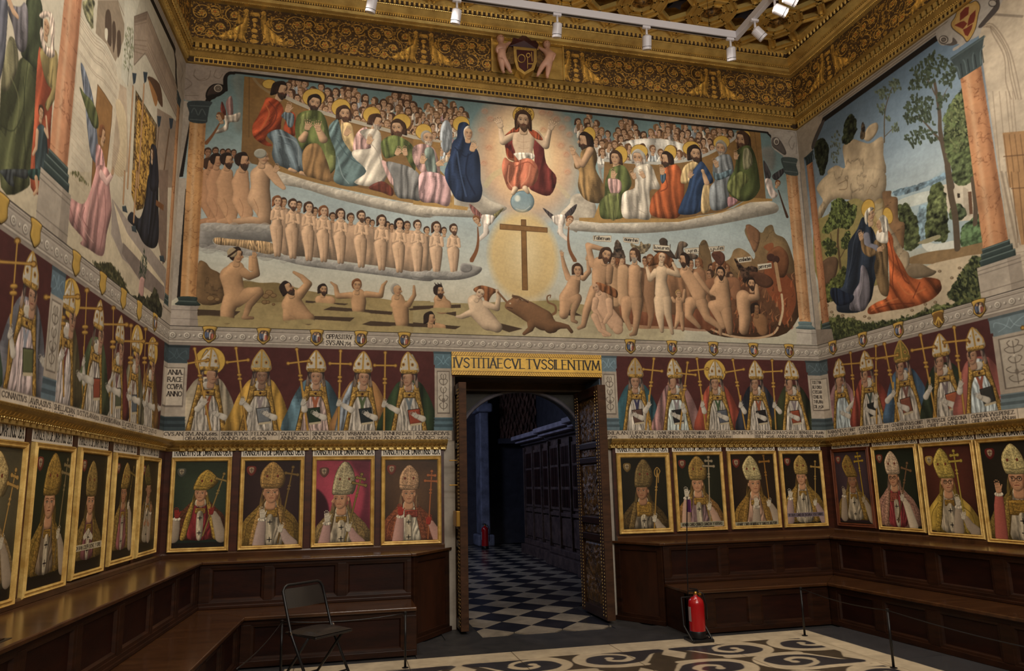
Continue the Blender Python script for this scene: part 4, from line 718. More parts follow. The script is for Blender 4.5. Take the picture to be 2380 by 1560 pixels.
def bishop(v, x, y, H, t=0.0, cope=(150, 110, 50), halo=False, book=None, bx=0.0, st=None, pal=(130, 120, 130), alb=(170, 163, 154), mit=(186, 178, 164), dark=False, left=None, lap=1.0, sk=(176, 130, 100)):
    """half-length bishop: mitre tip (x, y), height H down to the name strip"""
    g = (178, 136, 54)
    if halo: kx, ky = x, y + H * .16; old = v.local(kx, ky, H); v.e('halo', 0, 0, .17, .17, edge='haloe'); v.raw = old
    old = v.local(x, y, H, 0, 1); P = v.p
    P(cope, [(-.1, .36), (.1, .36), (.2, .47), (.3, .7), (.35, 1.02), (-.35, 1.02), (-.3, .7), (-.2, .47)], 'robe' if cope != g else 'broc')
    if left: P(left, [(-.1, .37), (-.18, .48), (-.27, .72), (-.32, 1.02), (-.2, 1.02), (-.12, .6)], 'robe')
    P(alb, [(-.07, .4), (.07, .4), (.14, .68), (.2, 1.03), (-.2, 1.03), (-.14, .68)], 'robe', fs=3)
    v.bs = max(.35, v.raw[1] / 300); v.bd = .45
    for q in (-1, 1):
        P(g, [(q * .1, .37), (q * .045, .44), (q * .06, .55), (q * .12, .7), (q * .175, 1.03), (q * .225, 1.03), (q * .18, .78), (q * .135, .55)], 'broc', edge=(60, 42, 18))
        P((120, 100, 90), [(q * .075, .24), (q * .12, .42), (q * .08, .44), (q * .05, .3)], 'robe', a=.9)
    P(pal, [(-.05, .56), (-.03, .55), (0, .62), (.03, .55), (.05, .56), (.018, .68), (.018, .8), (-.018, .8), (-.018, .68)], 'flat', False, a=.9)
    P(g, [(-.075, .5), (.075, .5), (.075, .57), (-.075, .57)], 'broc', False, edge=(60, 42, 18)); v.e((60, 30, 24), 0, .535, .014, .014)
    P((186, 178, 166), [(-.045, .41), (.045, .41), (.06, .46), (0, .5), (-.06, .46)], 'skin')
    v.raw = old; v.head(x + t * H * .012, y + H * .335, H * .2, t, None, None, sk)
    old = v.local(x, y, H, 0, 1)
    P((40, 34, 34), [(-.085, .25), (.085, .25), (.092, .33), (.075, .36), (.068, .285), (-.068, .285), (-.075, .36), (-.092, .33)], 'flat', a=.8)
    o2 = t * .02
    if abs(t) > .25: P(tuple(c_ * .8 for c_ in mit), [(-.03 * np.sign(t), .02), (-.1 * np.sign(t), .16), (-.09 * np.sign(t), .25), (0, .2)], 'skin', edge=(90, 66, 24))
    P(mit, [(o2, 0), (.06 + o2, .07), (.105, .16), (.1, .26), (-.1, .26), (-.105, .16), (-.06 + o2, .07)], 'skin', edge=(150, 108, 40))
    v.l(g, [(o2, .01), (0, .25)], .022); P(g, [(-.103, .225), (.103, .225), (.098, .27), (-.098, .27)], 'broc', False)
    v.l(g, [(-.095, .2), (-.1, .15), (-.055 + o2, .065), (o2, .005), (.055 + o2, .065), (.1, .15), (.095, .2)], .013)
    for q in (-1, 1): v.e(g, q * .055 + o2, .16, .02, .024); v.e((90, 40, 34), q * .055 + o2, .16, .009, .011); v.e(g, q * .035 + o2, .095, .009, .011)
    if book:
        P(book, [(bx - .02, .72), (bx + .13, .7), (bx + .15, .88), (bx + .01, .9)], 'skin', False, edge=(30, 24, 20)); P((186, 172, 140), [(bx + .01, .89), (bx + .15, .87), (bx + .152, .895), (bx + .015, .915)], 'flat', False)
    v.raw = old; wh = (186, 180, 170); v.limb(wh, [x + (bx + .17) * H, y + .84 * H, .04 * H, x + (bx + .08) * H, y + .8 * H, .03 * H], .3); v.hand(x + (bx + .06) * H, y + .79 * H, H * .11, -1.0, wh)
    if st:
        staff(v, *st, H); f = .62; hx, hy = st[0] + (st[2] - st[0]) * f, st[1] + (st[3] - st[1]) * f
        hx2 = hx; v.limb(wh, [x + np.sign(hx - x) * .15 * H, y + .74 * H, .04 * H, hx, hy + .03 * H, .028 * H], .3); v.hand(hx, hy + .02 * H, H * .11, .2, wh)
        v.l((196, 146, 56), [(hx, hy - .1 * H), (hx, hy - .04 * H)], .02 * H)
    v.bs = 1.0
def frieze_back(v):
    v.wall(); W1 = (84, 38, 36)
    for a, b in ((0, 3.2), (5.06, WID)): v.p(W1, [(a, ZB), (b, ZB), (b, ZC), (a, ZC)], 'wash', False)
    v.p((70, 60, 56), [(3.1, 2.1), (5.1, 2.1), (5.1, 2.9), (3.1, 2.9)], 'flat', False)
    S = lambda u, w=800: photoS(v, u, w)
    band(v, 0, WID, 113, [(S(487, 780), 1), (S(613, 783), 1), (S(736, 786), 1), (S(839, 789), 1), (S(940, 792), 1), (S(1465, 808), 1), (S(1562, 811), 1), (S(1658, 813), 1), (S(1751, 815), 1), (S(1834, 817), 1)])
    v.wall(); a, b = S(754, 786), S(822, 788); v.p((196, 186, 172), [(a, 3.40), (b, 3.40), (b, 3.25), (a, 3.25)], 'wash', False); v.text('ink', 'OPPAS.ITRV', a + .02, 3.335, b - .02, 3.335, -.05, .13); v.text('ink', 'SVS.AN.714.', a + .02, 3.262, b - .02, 3.262, -.05, .13)
    W2 = (84, 116, 134)
    v.crop(350, 760); B_ = 940
    for (x, y, t, c, k) in ((540, 190, .9, (182, 168, 142), dict(halo=True, st=(400, 200, 545, 940), pal=(150, 66, 36))), (1010, 205, 0, (190, 144, 52), dict(st=(775, 195, 868, 935), book=(110, 116, 124), bx=-.02, pal=(140, 126, 134), mit=(160, 150, 120), sk=(140, 104, 82))),
                            (1505, 212, -.2, (72, 104, 122), dict(st=(1325, 205, 1425, 940), book=(40, 56, 40), bx=-.08, alb=(176, 150, 146), pal=(168, 80, 44))), (1925, 222, .4, (172, 120, 66), dict(st=(1722, 220, 1702, 940), left=(120, 132, 148), book=(36, 44, 48), bx=-.02, pal=(70, 90, 50)))):
        bishop(v, x, y, B_ - y, t, c, **k)
    v.crop(800, 760); bishop(v, 590, 228, 950 - 228, -.85, (44, 62, 38), st=(372, 235, 360, 945), book=(158, 62, 40), bx=.0, pal=(96, 112, 124))
    v.crop(1300, 760)
    for (x, y, t, c, k) in ((680, 282, .35, (44, 84, 98), dict(st=(855, 290, 782, 930), book=(96, 66, 56), bx=-.06, pal=(46, 46, 88), mit=(166, 148, 122))), (1035, 288, -.85, (156, 112, 112), dict(st=(1160, 325, 1090, 925), book=(36, 34, 36), bx=-.06, pal=(140, 126, 134), alb=(170, 184, 186))),
                            (1407, 300, 0, (150, 62, 44), dict(halo=True, st=(1245, 290, 1325, 925), book=(82, 88, 102), bx=.0, pal=(56, 84, 50))), (1770, 306, -.15, (40, 44, 58), dict(st=(1570, 300, 1685, 925), book=(36, 32, 32), bx=-.03, pal=(160, 76, 44))), (2090, 306, -.85, (46, 50, 28), dict(st=(1925, 305, 1960, 925), book=(150, 66, 38), bx=-.06, pal=(126, 112, 122)))):
        bishop(v, x, y, 932 - y, t, c, **k)
    pilaster(v, -.04, .40 * .5 + .02, (58, 74, 82), ('ANIA.', 'RACE', 'CCVPA', 'ANNO', ''))
    pilaster(v, S(1008, 850), S(1052, 850), W2); pilaster(v, S(1395, 850), S(1433, 850), (100, 128, 146)); pilaster(v, S(1872, 850), WID + .12, (74, 90, 98), ('TOLETVM.AB', 'ALFONSO.VI', 'CTISSARRA', 'CENIS RECIPI', 'TVR.AN.1085', 'DIE.25.MAII.'))
    X = lambda L, ox: [S(ox + q / 3.9, 1015) for q in L]
    strip(v, [0] + X([300, 625, 905, 1165, 1450, 1770, 2100], 350) + X([630, 978], 800), [('CVS.AN',), ('SIVLAN.A.685.', 'OB.6.MAR.690.'), ('SISIBERTVS.', 'ANNO.691.'), ('FELIX.ANO.', '693.'), ('GVTERICVS.', 'ANNO.700'), ('SINDEREDVS', 'ANNO.712.'), ('VRBANVS.ABA.', '719.OB.AN.737'), ('SVNIEREDVS.', 'ANNO.740.'), ('CONCORDIVS.', 'ANNO.760.')])
    strip(v, X([402, 630, 875, 1110, 1345, 1565, 1770, 1965, 2165], 1300) + [WID - .02], [('CIXILA.AN', '775.'), ('ELIPANDVS.', 'ANNO.784.'), ('GVMESINDVS', 'ANNO.820.'), ('VVISTREMIRVS', 'ANNO.850.'), ('SEVEG.ELECT.', 'MART.RA.859'), ('BONITVS.',), ('IOANNIS.O', 'BIIT.956.'), ('PASCHALIS', 'ANNO.1067'), ('BERN.ELECT.A.1085', 'OB.3.APRIL.AN.1124.')])
def side_sky(v, zs, cs):
    z = np.linspace(v.z1, v.z0, v.H)[:, None]; K = np.array(cs, f4) / 255; t = np.interp(z, zs, np.arange(len(zs))); i = np.clip(t.astype(int), 0, len(zs) - 2); f = (t - i)[..., None]; v.a[:] = K[i] * (1 - f) + K[i + 1] * f
    X, Y = np.meshgrid(np.arange(v.W), np.arange(v.H)); v.a *= (1 + .03 * nz(X / 90, Y / 60) + .02 * nz(X / 14, Y / 14, NT2))[..., None]
def column(v, S, r, z0, z1, c='marb', lite=True, cap=(56, 66, 70), plinth=True, zc=None):
    v.wall(); Q = lambda a, b, A, B: [(S + a, A), (S + b, A), (S + b, B), (S + a, B)]
    v.p(c, [(S - r, z0), (S + r, z0), (S + r * .88, z1), (S - r * .88, z1)], 'marb', False); g = -1 if v.mir else 1
    v.p((236, 204, 164), Q(-g * r * .45, -g * r * .15, z0, z1), 'flat', False, a=.4, soft=3); v.p((90, 46, 24), Q(g * r * .55, g * r, z0, z1), 'flat', False, a=.4, soft=3)
    h = 2.1 * r; zt = z1 + h
    v.p(cap, [(S - r, z1 - .02), (S + r, z1 - .02), (S + r * 1.1, z1 + h * .4), (S + r * 1.5, zt), (S - r * 1.5, zt), (S - r * 1.1, z1 + h * .4)], 'wash', False)
    for q in (-.9, -.3, .3, .9): v.l(tuple(min(255, t * 1.5) for t in cap), [(S + q * r, z1), (S + q * r * 1.1, z1 + h * .45), (S + q * r * 1.5, z1 + h * .6)], .012, a=.8); v.l(tuple(t * .6 for t in cap), [(S + q * r + .03, z1), (S + q * r + .03, z1 + h * .5)], .012, a=.8)
    v.l(tuple(min(255, t * 1.4) for t in cap), [(S - r * 1.5, zt - .02), (S + r * 1.5, zt - .02)], .02, a=.7)
    for a, b, w in ((z0 - .04, z0 + .02, 1.1), (z0 - .1, z0 - .03, 1.25), (z0 - .17, z0 - .09, 1.4)): v.p((50, 66, 66), Q(-r * w, r * w, a, b), 'skin', False); v.l((120, 138, 136), [(S - r * w, b - .01), (S + r * w, b - .01)], .01, a=.7)
    if plinth:
        v.p('stone', Q(-r * 1.7, r * 1.7, 3.43, z0 - .16), 'wash', False); v.p((120, 108, 98), Q(g * r * .7, g * r * 1.7, 3.43, z0 - .16), 'flat', False, a=.4)
        for z in (z0 - .2, z0 - .24, 3.5): v.l((90, 80, 72), [(S - r * 1.7, z), (S + r * 1.7, z)], .008, a=.6)
def fascia(v, Sa, Sb):
    v.wall(); v.p('stone', [(Sa, 6.55), (Sb, 6.55), (Sb, 6.66), (Sa, 6.66)], 'wash', False); v.l((90, 80, 76), [(Sa, 6.61), (Sb, 6.61)], .012, a=.6); v.l((210, 204, 196), [(Sa, 6.585), (Sb, 6.585)], .01, a=.6); v.l((100, 92, 88), [(Sa, 6.575), (Sb, 6.575)], .02, a=.5); v.p('blk', [(Sa, 6.475), (Sb, 6.475), (Sb, 6.545), (Sa, 6.545)], 'flat', False)
def mural_right(v):
    side_sky(v, [3.4, 4.4, 5.0, 5.6, 6.6], [(170, 160, 130), (176, 190, 190), (164, 184, 196), (128, 154, 178), (92, 122, 156)])
    G = lambda: v.crop(1780, 0); H = lambda: v.crop(1780, 400); p, l, e, limb, head = v.p, v.l, v.e, v.limb, v.head; fo = (66, 76, 44); fd = (44, 50, 32)
    # far hills, rocks, slope
    H(); p((150, 176, 190), '1060 200 1300 130 1450 100 1640 -20 2000 -20 2000 500 1200 700 1060 400', 'wash', a=.8); p((84, 116, 142), '1150 190 1220 150 1300 130 1440 90 1560 40 1640 0 1640 60 1480 130 1300 190 1180 220', 'foli', a=.7); p((96, 128, 150), '1380 350 1460 290 1500 330 1500 620 1360 640', 'foli', a=.7); p((196, 204, 196), '1200 260 1480 170 1500 250 1340 310 1240 320', 'wash', a=.8)
    p((206, 196, 176), '1590 120 1700 100 1930 80 2000 430 1700 450 1620 300', 'wash', False); p((170, 158, 140), '1790 130 1840 160 1860 400 1800 380', 'wash', False, a=.7); p((60, 50, 40), '1738 192 1762 196 1764 232 1742 236', 'flat', False); p((110, 76, 54), '1836 180 1868 176 1880 380 1850 384', 'flat', False)
    for q in ('1200 300 1260 280 1320 320 1390 470 1395 660 1270 715 1240 560 1200 440', '1480 180 1540 110 1600 95 1640 260 1655 600 1560 630 1450 590 1460 420'): p(fo, q, 'foli')
    p((92, 104, 62), '1530 260 1600 210 1640 280 1650 420 1560 460 1480 420', 'foli'); p((70, 96, 62), '1770 520 1880 420 1980 380 2020 640 1900 665 1780 668', 'foli'); p((84, 100, 68), '1680 320 1760 290 1830 380 1760 440 1670 420', 'foli')
    p((206, 212, 206), '1415 660 1470 635 1560 650 1730 620 1740 690 1600 705 1480 722', 'wash'); p((136, 108, 70), '1290 830 1300 780 1480 725 1740 690 2010 640 2040 780 1600 830', 'wash', c2=(150, 120, 80)); p((150, 144, 110), '1380 640 1560 570 1580 600 1450 650', 'wash')
    G(); p((196, 172, 136), '700 1330 790 1265 870 1285 950 1300 1060 1240 1068 1400 1060 1600 640 1600 560 1560 640 1500 720 1520', 'rock'); p((206, 180, 142), '890 1250 930 1150 1005 1112 1022 1165 985 1240 930 1282', 'rock')
    H(); p((190, 168, 134), '465 140 520 60 600 0 700 -20 1065 -20 1065 260 960 280 740 250 600 260 500 430 478 400 480 330 520 260 480 190', 'rock'); l((120, 96, 68), '660 110 700 90 740 75 735 150 670 160', 9, a=.6); l((120, 96, 70), '920 190 960 120 1000 140 1030 60', 8, a=.6)
    p((144, 106, 70), '1060 185 1110 172 1142 175 1140 220 1195 235 1200 340 1210 440 1262 470 1255 620 1240 700 1100 700 1040 560 1062 300', 'rock'); p((158, 146, 84), '438 500 560 390 740 265 860 250 1000 400 1060 600 1080 1000 800 1060 480 1000', 'wash', c2=(140, 128, 70)); p((176, 150, 96), '900 420 1000 260 1075 270 1080 560 1000 700', 'rock', a=.8)
    p((158, 140, 112), '1100 480 1170 560 1240 690 1300 740 1300 860 1240 900 1150 720', 'rock')
    # trees
    l((96, 76, 50), '660 520 655 640 668 760 680 870', 22, w2=26); l((96, 76, 50), '660 700 610 640 590 560', 10); l((96, 76, 50), '672 790 720 700 740 640', 10)
    for q in ('505 545 560 450 590 340 600 270 680 235 760 290 825 300 812 430 740 520 650 505 560 565', '510 640 570 600 640 650 600 700 540 700', '690 620 740 540 768 560 750 690 690 690', '540 740 600 700 650 690 640 740 560 765'): p((84, 98, 48), q, 'foli'); v.leaves((112, 128, 62), q, 60, 16, 3); v.leaves((52, 62, 34), q, 60, 14, 4)
    G(); l((92, 78, 64), '1530 730 1560 900 1580 1050 1585 1200 1640 1450 1690 1700', 24, w2=52); l((92, 78, 64), '1600 1290 1520 1200 1460 1130 1390 1060', 22, w2=8); l((92, 78, 64), '1570 1010 1600 900 1650 800', 12, w2=5); l((92, 78, 64), '1540 860 1480 740 1430 680', 12, w2=5)
    for q, n in (('1290 650 1400 560 1540 460 1640 540 1755 600 1720 700 1690 790 1560 740 1500 800 1300 820 1320 720', 230), ('1250 980 1340 850 1520 880 1500 1020 1540 1140 1400 1090 1260 1130', 150), ('1560 820 1660 860 1620 980 1560 1000', 30), ('1260 1230 1400 1150 1560 1200 1300 1370', 60), ('1460 1240 1560 1260 1500 1290', 14)): v.leaves((66, 80, 60), q, n, 21, n)
    l((96, 84, 66), '1180 720 1110 900 1080 1050 1078 1290', 9, w2=14); l((96, 84, 66), '1080 1240 1140 1180 1190 1130', 8)
    for q, n in (('1110 740 1190 700 1235 800 1150 840', 44), ('990 830 1060 770 1140 830 1120 900 1040 900', 44), ('1010 950 1080 930 1080 1030 1030 1030', 24), ('1080 1060 1130 1060 1130 1100', 10), ('1140 1150 1200 1110 1215 1180 1150 1200', 22)): v.leaves((96, 112, 92), q, n, 18, n)
    p(fd, '440 1340 500 1250 575 1330 560 1480 520 1600 470 1500', 'foli'); p((52, 60, 36), '695 1250 725 1100 780 1038 830 1130 800 1250 720 1310', 'foli'); v.leaves((96, 108, 96), '590 1240 650 1180 690 1260 650 1480 590 1480', 50, 16, 9); p((74, 60, 44), '860 1250 880 1100 905 1200 890 1260', 'foli')
    p((74, 88, 52), '1610 1140 1650 1000 1700 900 1790 790 1860 900 1920 1500 1720 1600 1640 1400', 'foli'); v.leaves((104, 116, 72), '1620 1140 1700 920 1800 800 1900 1300 1700 1400', 200, 16, 8)
    H(); l((92, 78, 62), '1650 -60 1680 200 1720 400 1740 690', 56, w2=60); p((74, 88, 54), '1690 -100 1900 -100 1900 60 1800 120 1720 100', 'foli'); l((92, 78, 62), '1880 60 1905 300 1900 470', 44)
    # ground and bushes
    p((196, 178, 148), '500 1160 800 1080 1100 1000 1400 880 1600 810 2060 760 2040 1150 1500 1260 1100 1340 520 1360', 'wash'); p((112, 96, 74), '1260 960 1290 850 1400 830 1500 880 1550 905 1480 950 1300 970', 'rock')
    for i, (x, y) in enumerate(((560, 1210), (600, 1270), (700, 1300), (900, 1310), (1330, 1255), (1450, 1200), (1690, 960), (1580, 900), (1480, 1080), (800, 1320), (940, 1325), (1540, 1180), (1760, 870))): e((170, 146, 112), x, y, 14, 9, 'skin', edge=(100, 80, 60))
    p((112, 84, 62), '490 850 560 780 640 775 660 840 610 1000 500 1040 485 950', 'rock'); p((84, 94, 44), '500 1060 600 980 700 860 740 880 740 1060 640 1160 500 1180', 'foli')
    p((60, 70, 42), '1640 1140 1720 1000 1790 900 1850 790 1900 760 2050 800 2030 1160 1800 1200', 'foli'); v.leaves((92, 100, 56), '1680 1150 1760 930 1880 780 2030 820 2020 1130 1750 1180', 150, 20, 5); v.leaves((36, 44, 28), '1680 1150 1760 930 1880 780 2030 820 2020 1130 1750 1180', 120, 18, 6)
    p((78, 86, 46), '520 1330 760 1325 950 1372 1250 1320 1500 1230 2050 1120 2060 1200 1000 1450 540 1560', 'foli'); v.leaves((50, 60, 34), '530 1350 760 1340 950 1380 1250 1330 1900 1150 1950 1190 900 1450 560 1540', 260, 14, 7)
    # two women embracing
    e('halo', 930, 330, 60, 84, edge='haloe', rot=.2); p((40, 52, 72), '880 410 935 470 990 555 1025 700 1028 860 985 1020 960 1150 900 1230 830 1275 660 1268 640 1190 590 1120 600 1050 700 1040 740 830 752 650 830 520', ang=.15); p((112, 108, 122), '868 850 915 880 945 1000 945 1150 900 1250 840 1262 760 1240 800 1090 850 1000', ang=.1)
    l((24, 32, 50), '860 560 820 760 740 1000', 12, a=.7); l((76, 92, 118), '850 480 800 640 780 800 730 1050', 12, a=.5); p((30, 42, 66), '585 1100 640 1050 720 1090 800 1120 780 1180 700 1210 640 1200'); l((150, 146, 158), '880 900 870 1060 820 1200', 10, a=.7)
    head(945, 390, 135, .75, None, None, skin=(196, 160, 124)); p((206, 198, 182), '895 440 905 360 950 318 985 330 960 350 935 380 925 440 920 480', 'robe')
    p((116, 92, 60), '990 620 1060 610 1110 660 1112 900 1122 1112 1050 1108 1010 1000 985 860 1000 760 940 770 880 720 870 660 900 690 960 710', ang=.1); p('ora', '1100 525 1155 600 1165 700 1240 830 1300 940 1390 972 1450 955 1560 970 1590 1010 1588 1080 1480 1172 1300 1230 1100 1262 945 1290 932 1235 1010 1180 1110 1120 1122 900 1108 700', ang=-.5)
    for q, c in (('1120 600 1160 800 1150 1000 1190 1130', (110, 42, 22)), ('1180 760 1250 960 1300 1010', (110, 42, 22)), ('1200 1000 1300 1110 1450 1060', (216, 120, 62)), ('960 1260 1100 1180 1200 1150', (214, 120, 64)), ('1000 1240 1150 1200 1350 1190', (110, 42, 22)), ('1400 1000 1340 1140', (110, 42, 22))): l(c, q, 12, a=.65)
    e('halo', 1110, 396, 44, 76, edge='haloe', rot=-.2); p((206, 200, 188), '1028 430 1060 390 1105 420 1112 500 1110 560 1108 640 1040 640 1000 600 1010 540 1050 500', ang=.3); head(1036, 470, 100, -.9, None, None); p((210, 204, 192), '1030 420 1070 388 1112 450 1110 540 1060 540 1048 460', 'robe')
    limb((118, 120, 140), '910 590 44 930 680 38 1000 690 30'); v.hand(1050, 690, 90, 1.4); p((134, 104, 66), '860 600 890 600 900 660 985 700 1000 740 940 770 880 720', 'robe'); v.hand(862, 570, 100, -.2)
    # gothic portal at the far right
    S = lambda u, w: photoS(v, u, w); v.wall(); a = S(2330, 640) + .12; v.p((184, 168, 146), [(a, 3.43), (9, 3.43), (9, 6.6), (a, 6.6)], 'wash', False)
    G(); k = (118, 100, 82)
    for d in (0, 28, 50, 90): l(k, [(1950 + d, 250 - d * .1), (2060, 220 + d), (2200 - d * .4, 420 + d), (2270 - d, 650 + d), (2320 - d, 900)], 9, a=.55)
    for x in (2060, 2120, 2180, 2210, 2240): l(k, [(x, 830), (x + 70, 1560)], 7, a=.5)
    p((168, 124, 78), '2150 1205 2420 1180 2500 1700 2210 1700', 'wash', False)
    for x in (2160, 2210, 2260, 2310): l((96, 66, 40), [(x, 1220), (x + 60, 1700)], 6, a=.7)
    l((96, 66, 40), '2160 1420 2400 1400', 10, a=.7); l((96, 84, 74), '2050 130 2330 150', 20, a=.5)
    H(); l(k, '2140 0 2280 680', 20, a=.5); l(k, '2180 0 2310 660', 10, a=.6); p((168, 124, 78), '2210 0 2500 0 2500 640 2320 660', 'wash', False); [l((96, 66, 40), [(x, 0), (x + 60, 640)], 7, a=.7) for x in (2230, 2290, 2350)]; l((96, 66, 40), '2230 150 2400 140', 9, a=.7)
    p((180, 166, 148), '2240 720 2500 640 2500 1000 2260 900', 'wash', False); [l(k, [(2240, 740 + i * 40), (2500, 690 + i * 40)], 5, a=.5) for i in range(5)]
    # bracket, shield, columns
    s1 = (photoS(v, 2240, 150) + photoS(v, 2340, 640)) / 2
    zt = float(plane_hit('right', 2256, 165)[1])
    column(v, s1, .135, 3.93, zt, (196, 132, 86), cap=(62, 76, 80))
    fascia(v, .42, 9); G(); p((170, 164, 158), '1545 290 1640 210 1740 60 1790 -60 2140 -60 2120 60 2030 160 1960 260 1940 320 1830 380 1715 460 1700 440 1760 400 1660 410 1580 400', 'wash'); p((80, 72, 70), '2100 -20 2125 20 2110 90 2020 190 1960 250 1930 240 2000 150 2070 60', 'flat'); e((176, 168, 160), 1615, 360, 40, 34, 'skin', edge='ink'); e((120, 112, 106), 1615, 360, 20, 16, edge='ink'); e((176, 168, 160), 2060, 30, 36, 30, 'skin', edge='ink'); p((90, 82, 78), '1580 395 1680 415 1740 390 1700 340 1690 385 1640 400', 'flat')
    p((196, 152, 72), '1762 30 1800 10 1850 30 1910 8 1945 60 1928 140 1900 270 1832 378 1788 330 1700 262 1684 210 1720 150', 'wash', edge=(40, 26, 20)); p((200, 158, 84), '1790 60 1850 50 1915 60 1900 150 1880 250 1830 340 1790 300 1725 250 1720 200 1750 130', 'flat')
    for q in ('1765 120 1810 70 1845 60 1840 130 1790 170 1762 190', '1855 140 1905 90 1905 140 1890 200 1830 240 1840 180', '1712 230 1765 200 1800 190 1830 215 1790 265 1760 250', '1790 270 1830 250 1880 215 1870 260 1835 330 1810 320'): p((132, 50, 34), q, 'flat', False)
    s0 = (S(1855 + 20, 500) + S(1895 + 10, 700)) / 2; v.wall()
    sa, sb = S(1863, 400), S(1866, 560)
    v.p('stone', [(0, 3.43), (.1, 3.43), (.1, 6.6), (0, 6.6)], 'wash', False); column(v, .2, .065, 3.69, 6.05, (190, 124, 80), cap=(48, 60, 64), plinth=False); v.wall(); v.p('stone2', [(0, 3.43), (.32, 3.43), (.30, 3.6), (0, 3.66)], 'wash', False); v.p('stone', [(0, 6.2), (.3, 6.2), (.36, 6.35), (.5, 6.5), (.5, 6.6), (0, 6.6)], 'wash'); v.p((80, 74, 74), [(.3, 6.2), (.42, 6.33), (.56, 6.48), (.5, 6.5), (.36, 6.38), (.27, 6.26)], 'flat')
    v.wall(); v.p('stone', [(0, 6.5), (.45, 6.54), (.45, 6.66), (0, 6.66)], 'wash', False)
def frieze_right(v):
    v.wall(); v.p((84, 40, 38), [(0, ZB), (9, ZB), (9, ZC), (0, ZC)], 'wash', False); S = lambda u, w=800: photoS(v, u, w)
    band(v, 0, 9, 120, [(S(1937, 812), 1), (S(2007, 795), 1), (S(2090, 768), 1), (S(2182, 740), 2), (S(2277, 715), 1), (4.3, 1), (5.2, 1), (6.1, 1), (7.0, 1), (7.9, 1)])
    v.crop(1780, 760)
    for (x, y, b, t, c, k) in ((655, 290, 912, .85, (160, 112, 118), dict(st=(770, 235, 828, 900), pal=(140, 150, 160), alb=(160, 178, 190))), (900, 215, 890, -.4, (136, 56, 44), dict(st=(1000, 175, 1008, 880), book=(34, 36, 38), bx=-.04, pal=(52, 66, 60))),
                              (1217, 120, 862, 0, (56, 84, 116), dict(st=(1078, 155, 1210, 840), book=(130, 70, 50), bx=-.08, mit=(120, 104, 40), pal=(120, 70, 60))), (1570, 62, 832, .2, (40, 50, 34), dict(st=(1405, 75, 1545, 820), book=(168, 84, 52), bx=.0, pal=(112, 98, 106))), (1880, 2, 792, -.5, (150, 78, 70), dict(st=(1710, 5, 1805, 795), book=(52, 52, 50), bx=.0, pal=(158, 66, 44), alb=(170, 186, 196)))):
        bishop(v, x, y, b - y, t, c, **k)
    pilaster(v, -.1, .16, (74, 90, 98), ('', '', ' ')); pilaster(v, S(2335 - 10, 900) - .02, S(2380, 880) + .16, (106, 128, 140))
    X = lambda *L: [S(1780 + q / 3.9, 760 + w / 3.9) for q, w in L]; xs = [0.02] + X((835, 935), (1130, 910), (1450, 880), (1850, 850), (2290, 800)); 
    for i, (c, t) in enumerate((((96, 60, 50), 0), ((60, 80, 100), .5), ((130, 60, 44), -.5), ((56, 64, 44), .8))): v.wall(); bishop_w(v, xs[-1] + .55 + .72 * i, t, c)
    xs2 = [xs[-1] + .72 * i for i in range(1, 8)]
    strip(v, xs + xs2, [('RAIMVNDVS.OBIIT', '9.AVG.ANNO.1161'), ('IOANNES.OBIIT.29', 'SEPTEM.ANNO.1166'), ('CENEBRVNVS.OBIIT', '12.MAII.ANNO.1180'), ('PETRVS.DE CARDONA', 'OBIIT.26.IVNII.1182'), ('GVDISALVVS.PEREZ.', 'OBIIT.30.AVG.AN.1191')] + [()] * 7)
def bishop_w(v, S, t, c):
    # bishop placed in wall metres: the painter's local frames run y downwards
    old = v.local(S, ZB - .03, 1.0); H = .93; bishop(v, 0, 0, H, t, c, st=(-.27, -.01, -.2, .93), book=(60, 40, 34)); v.raw = old
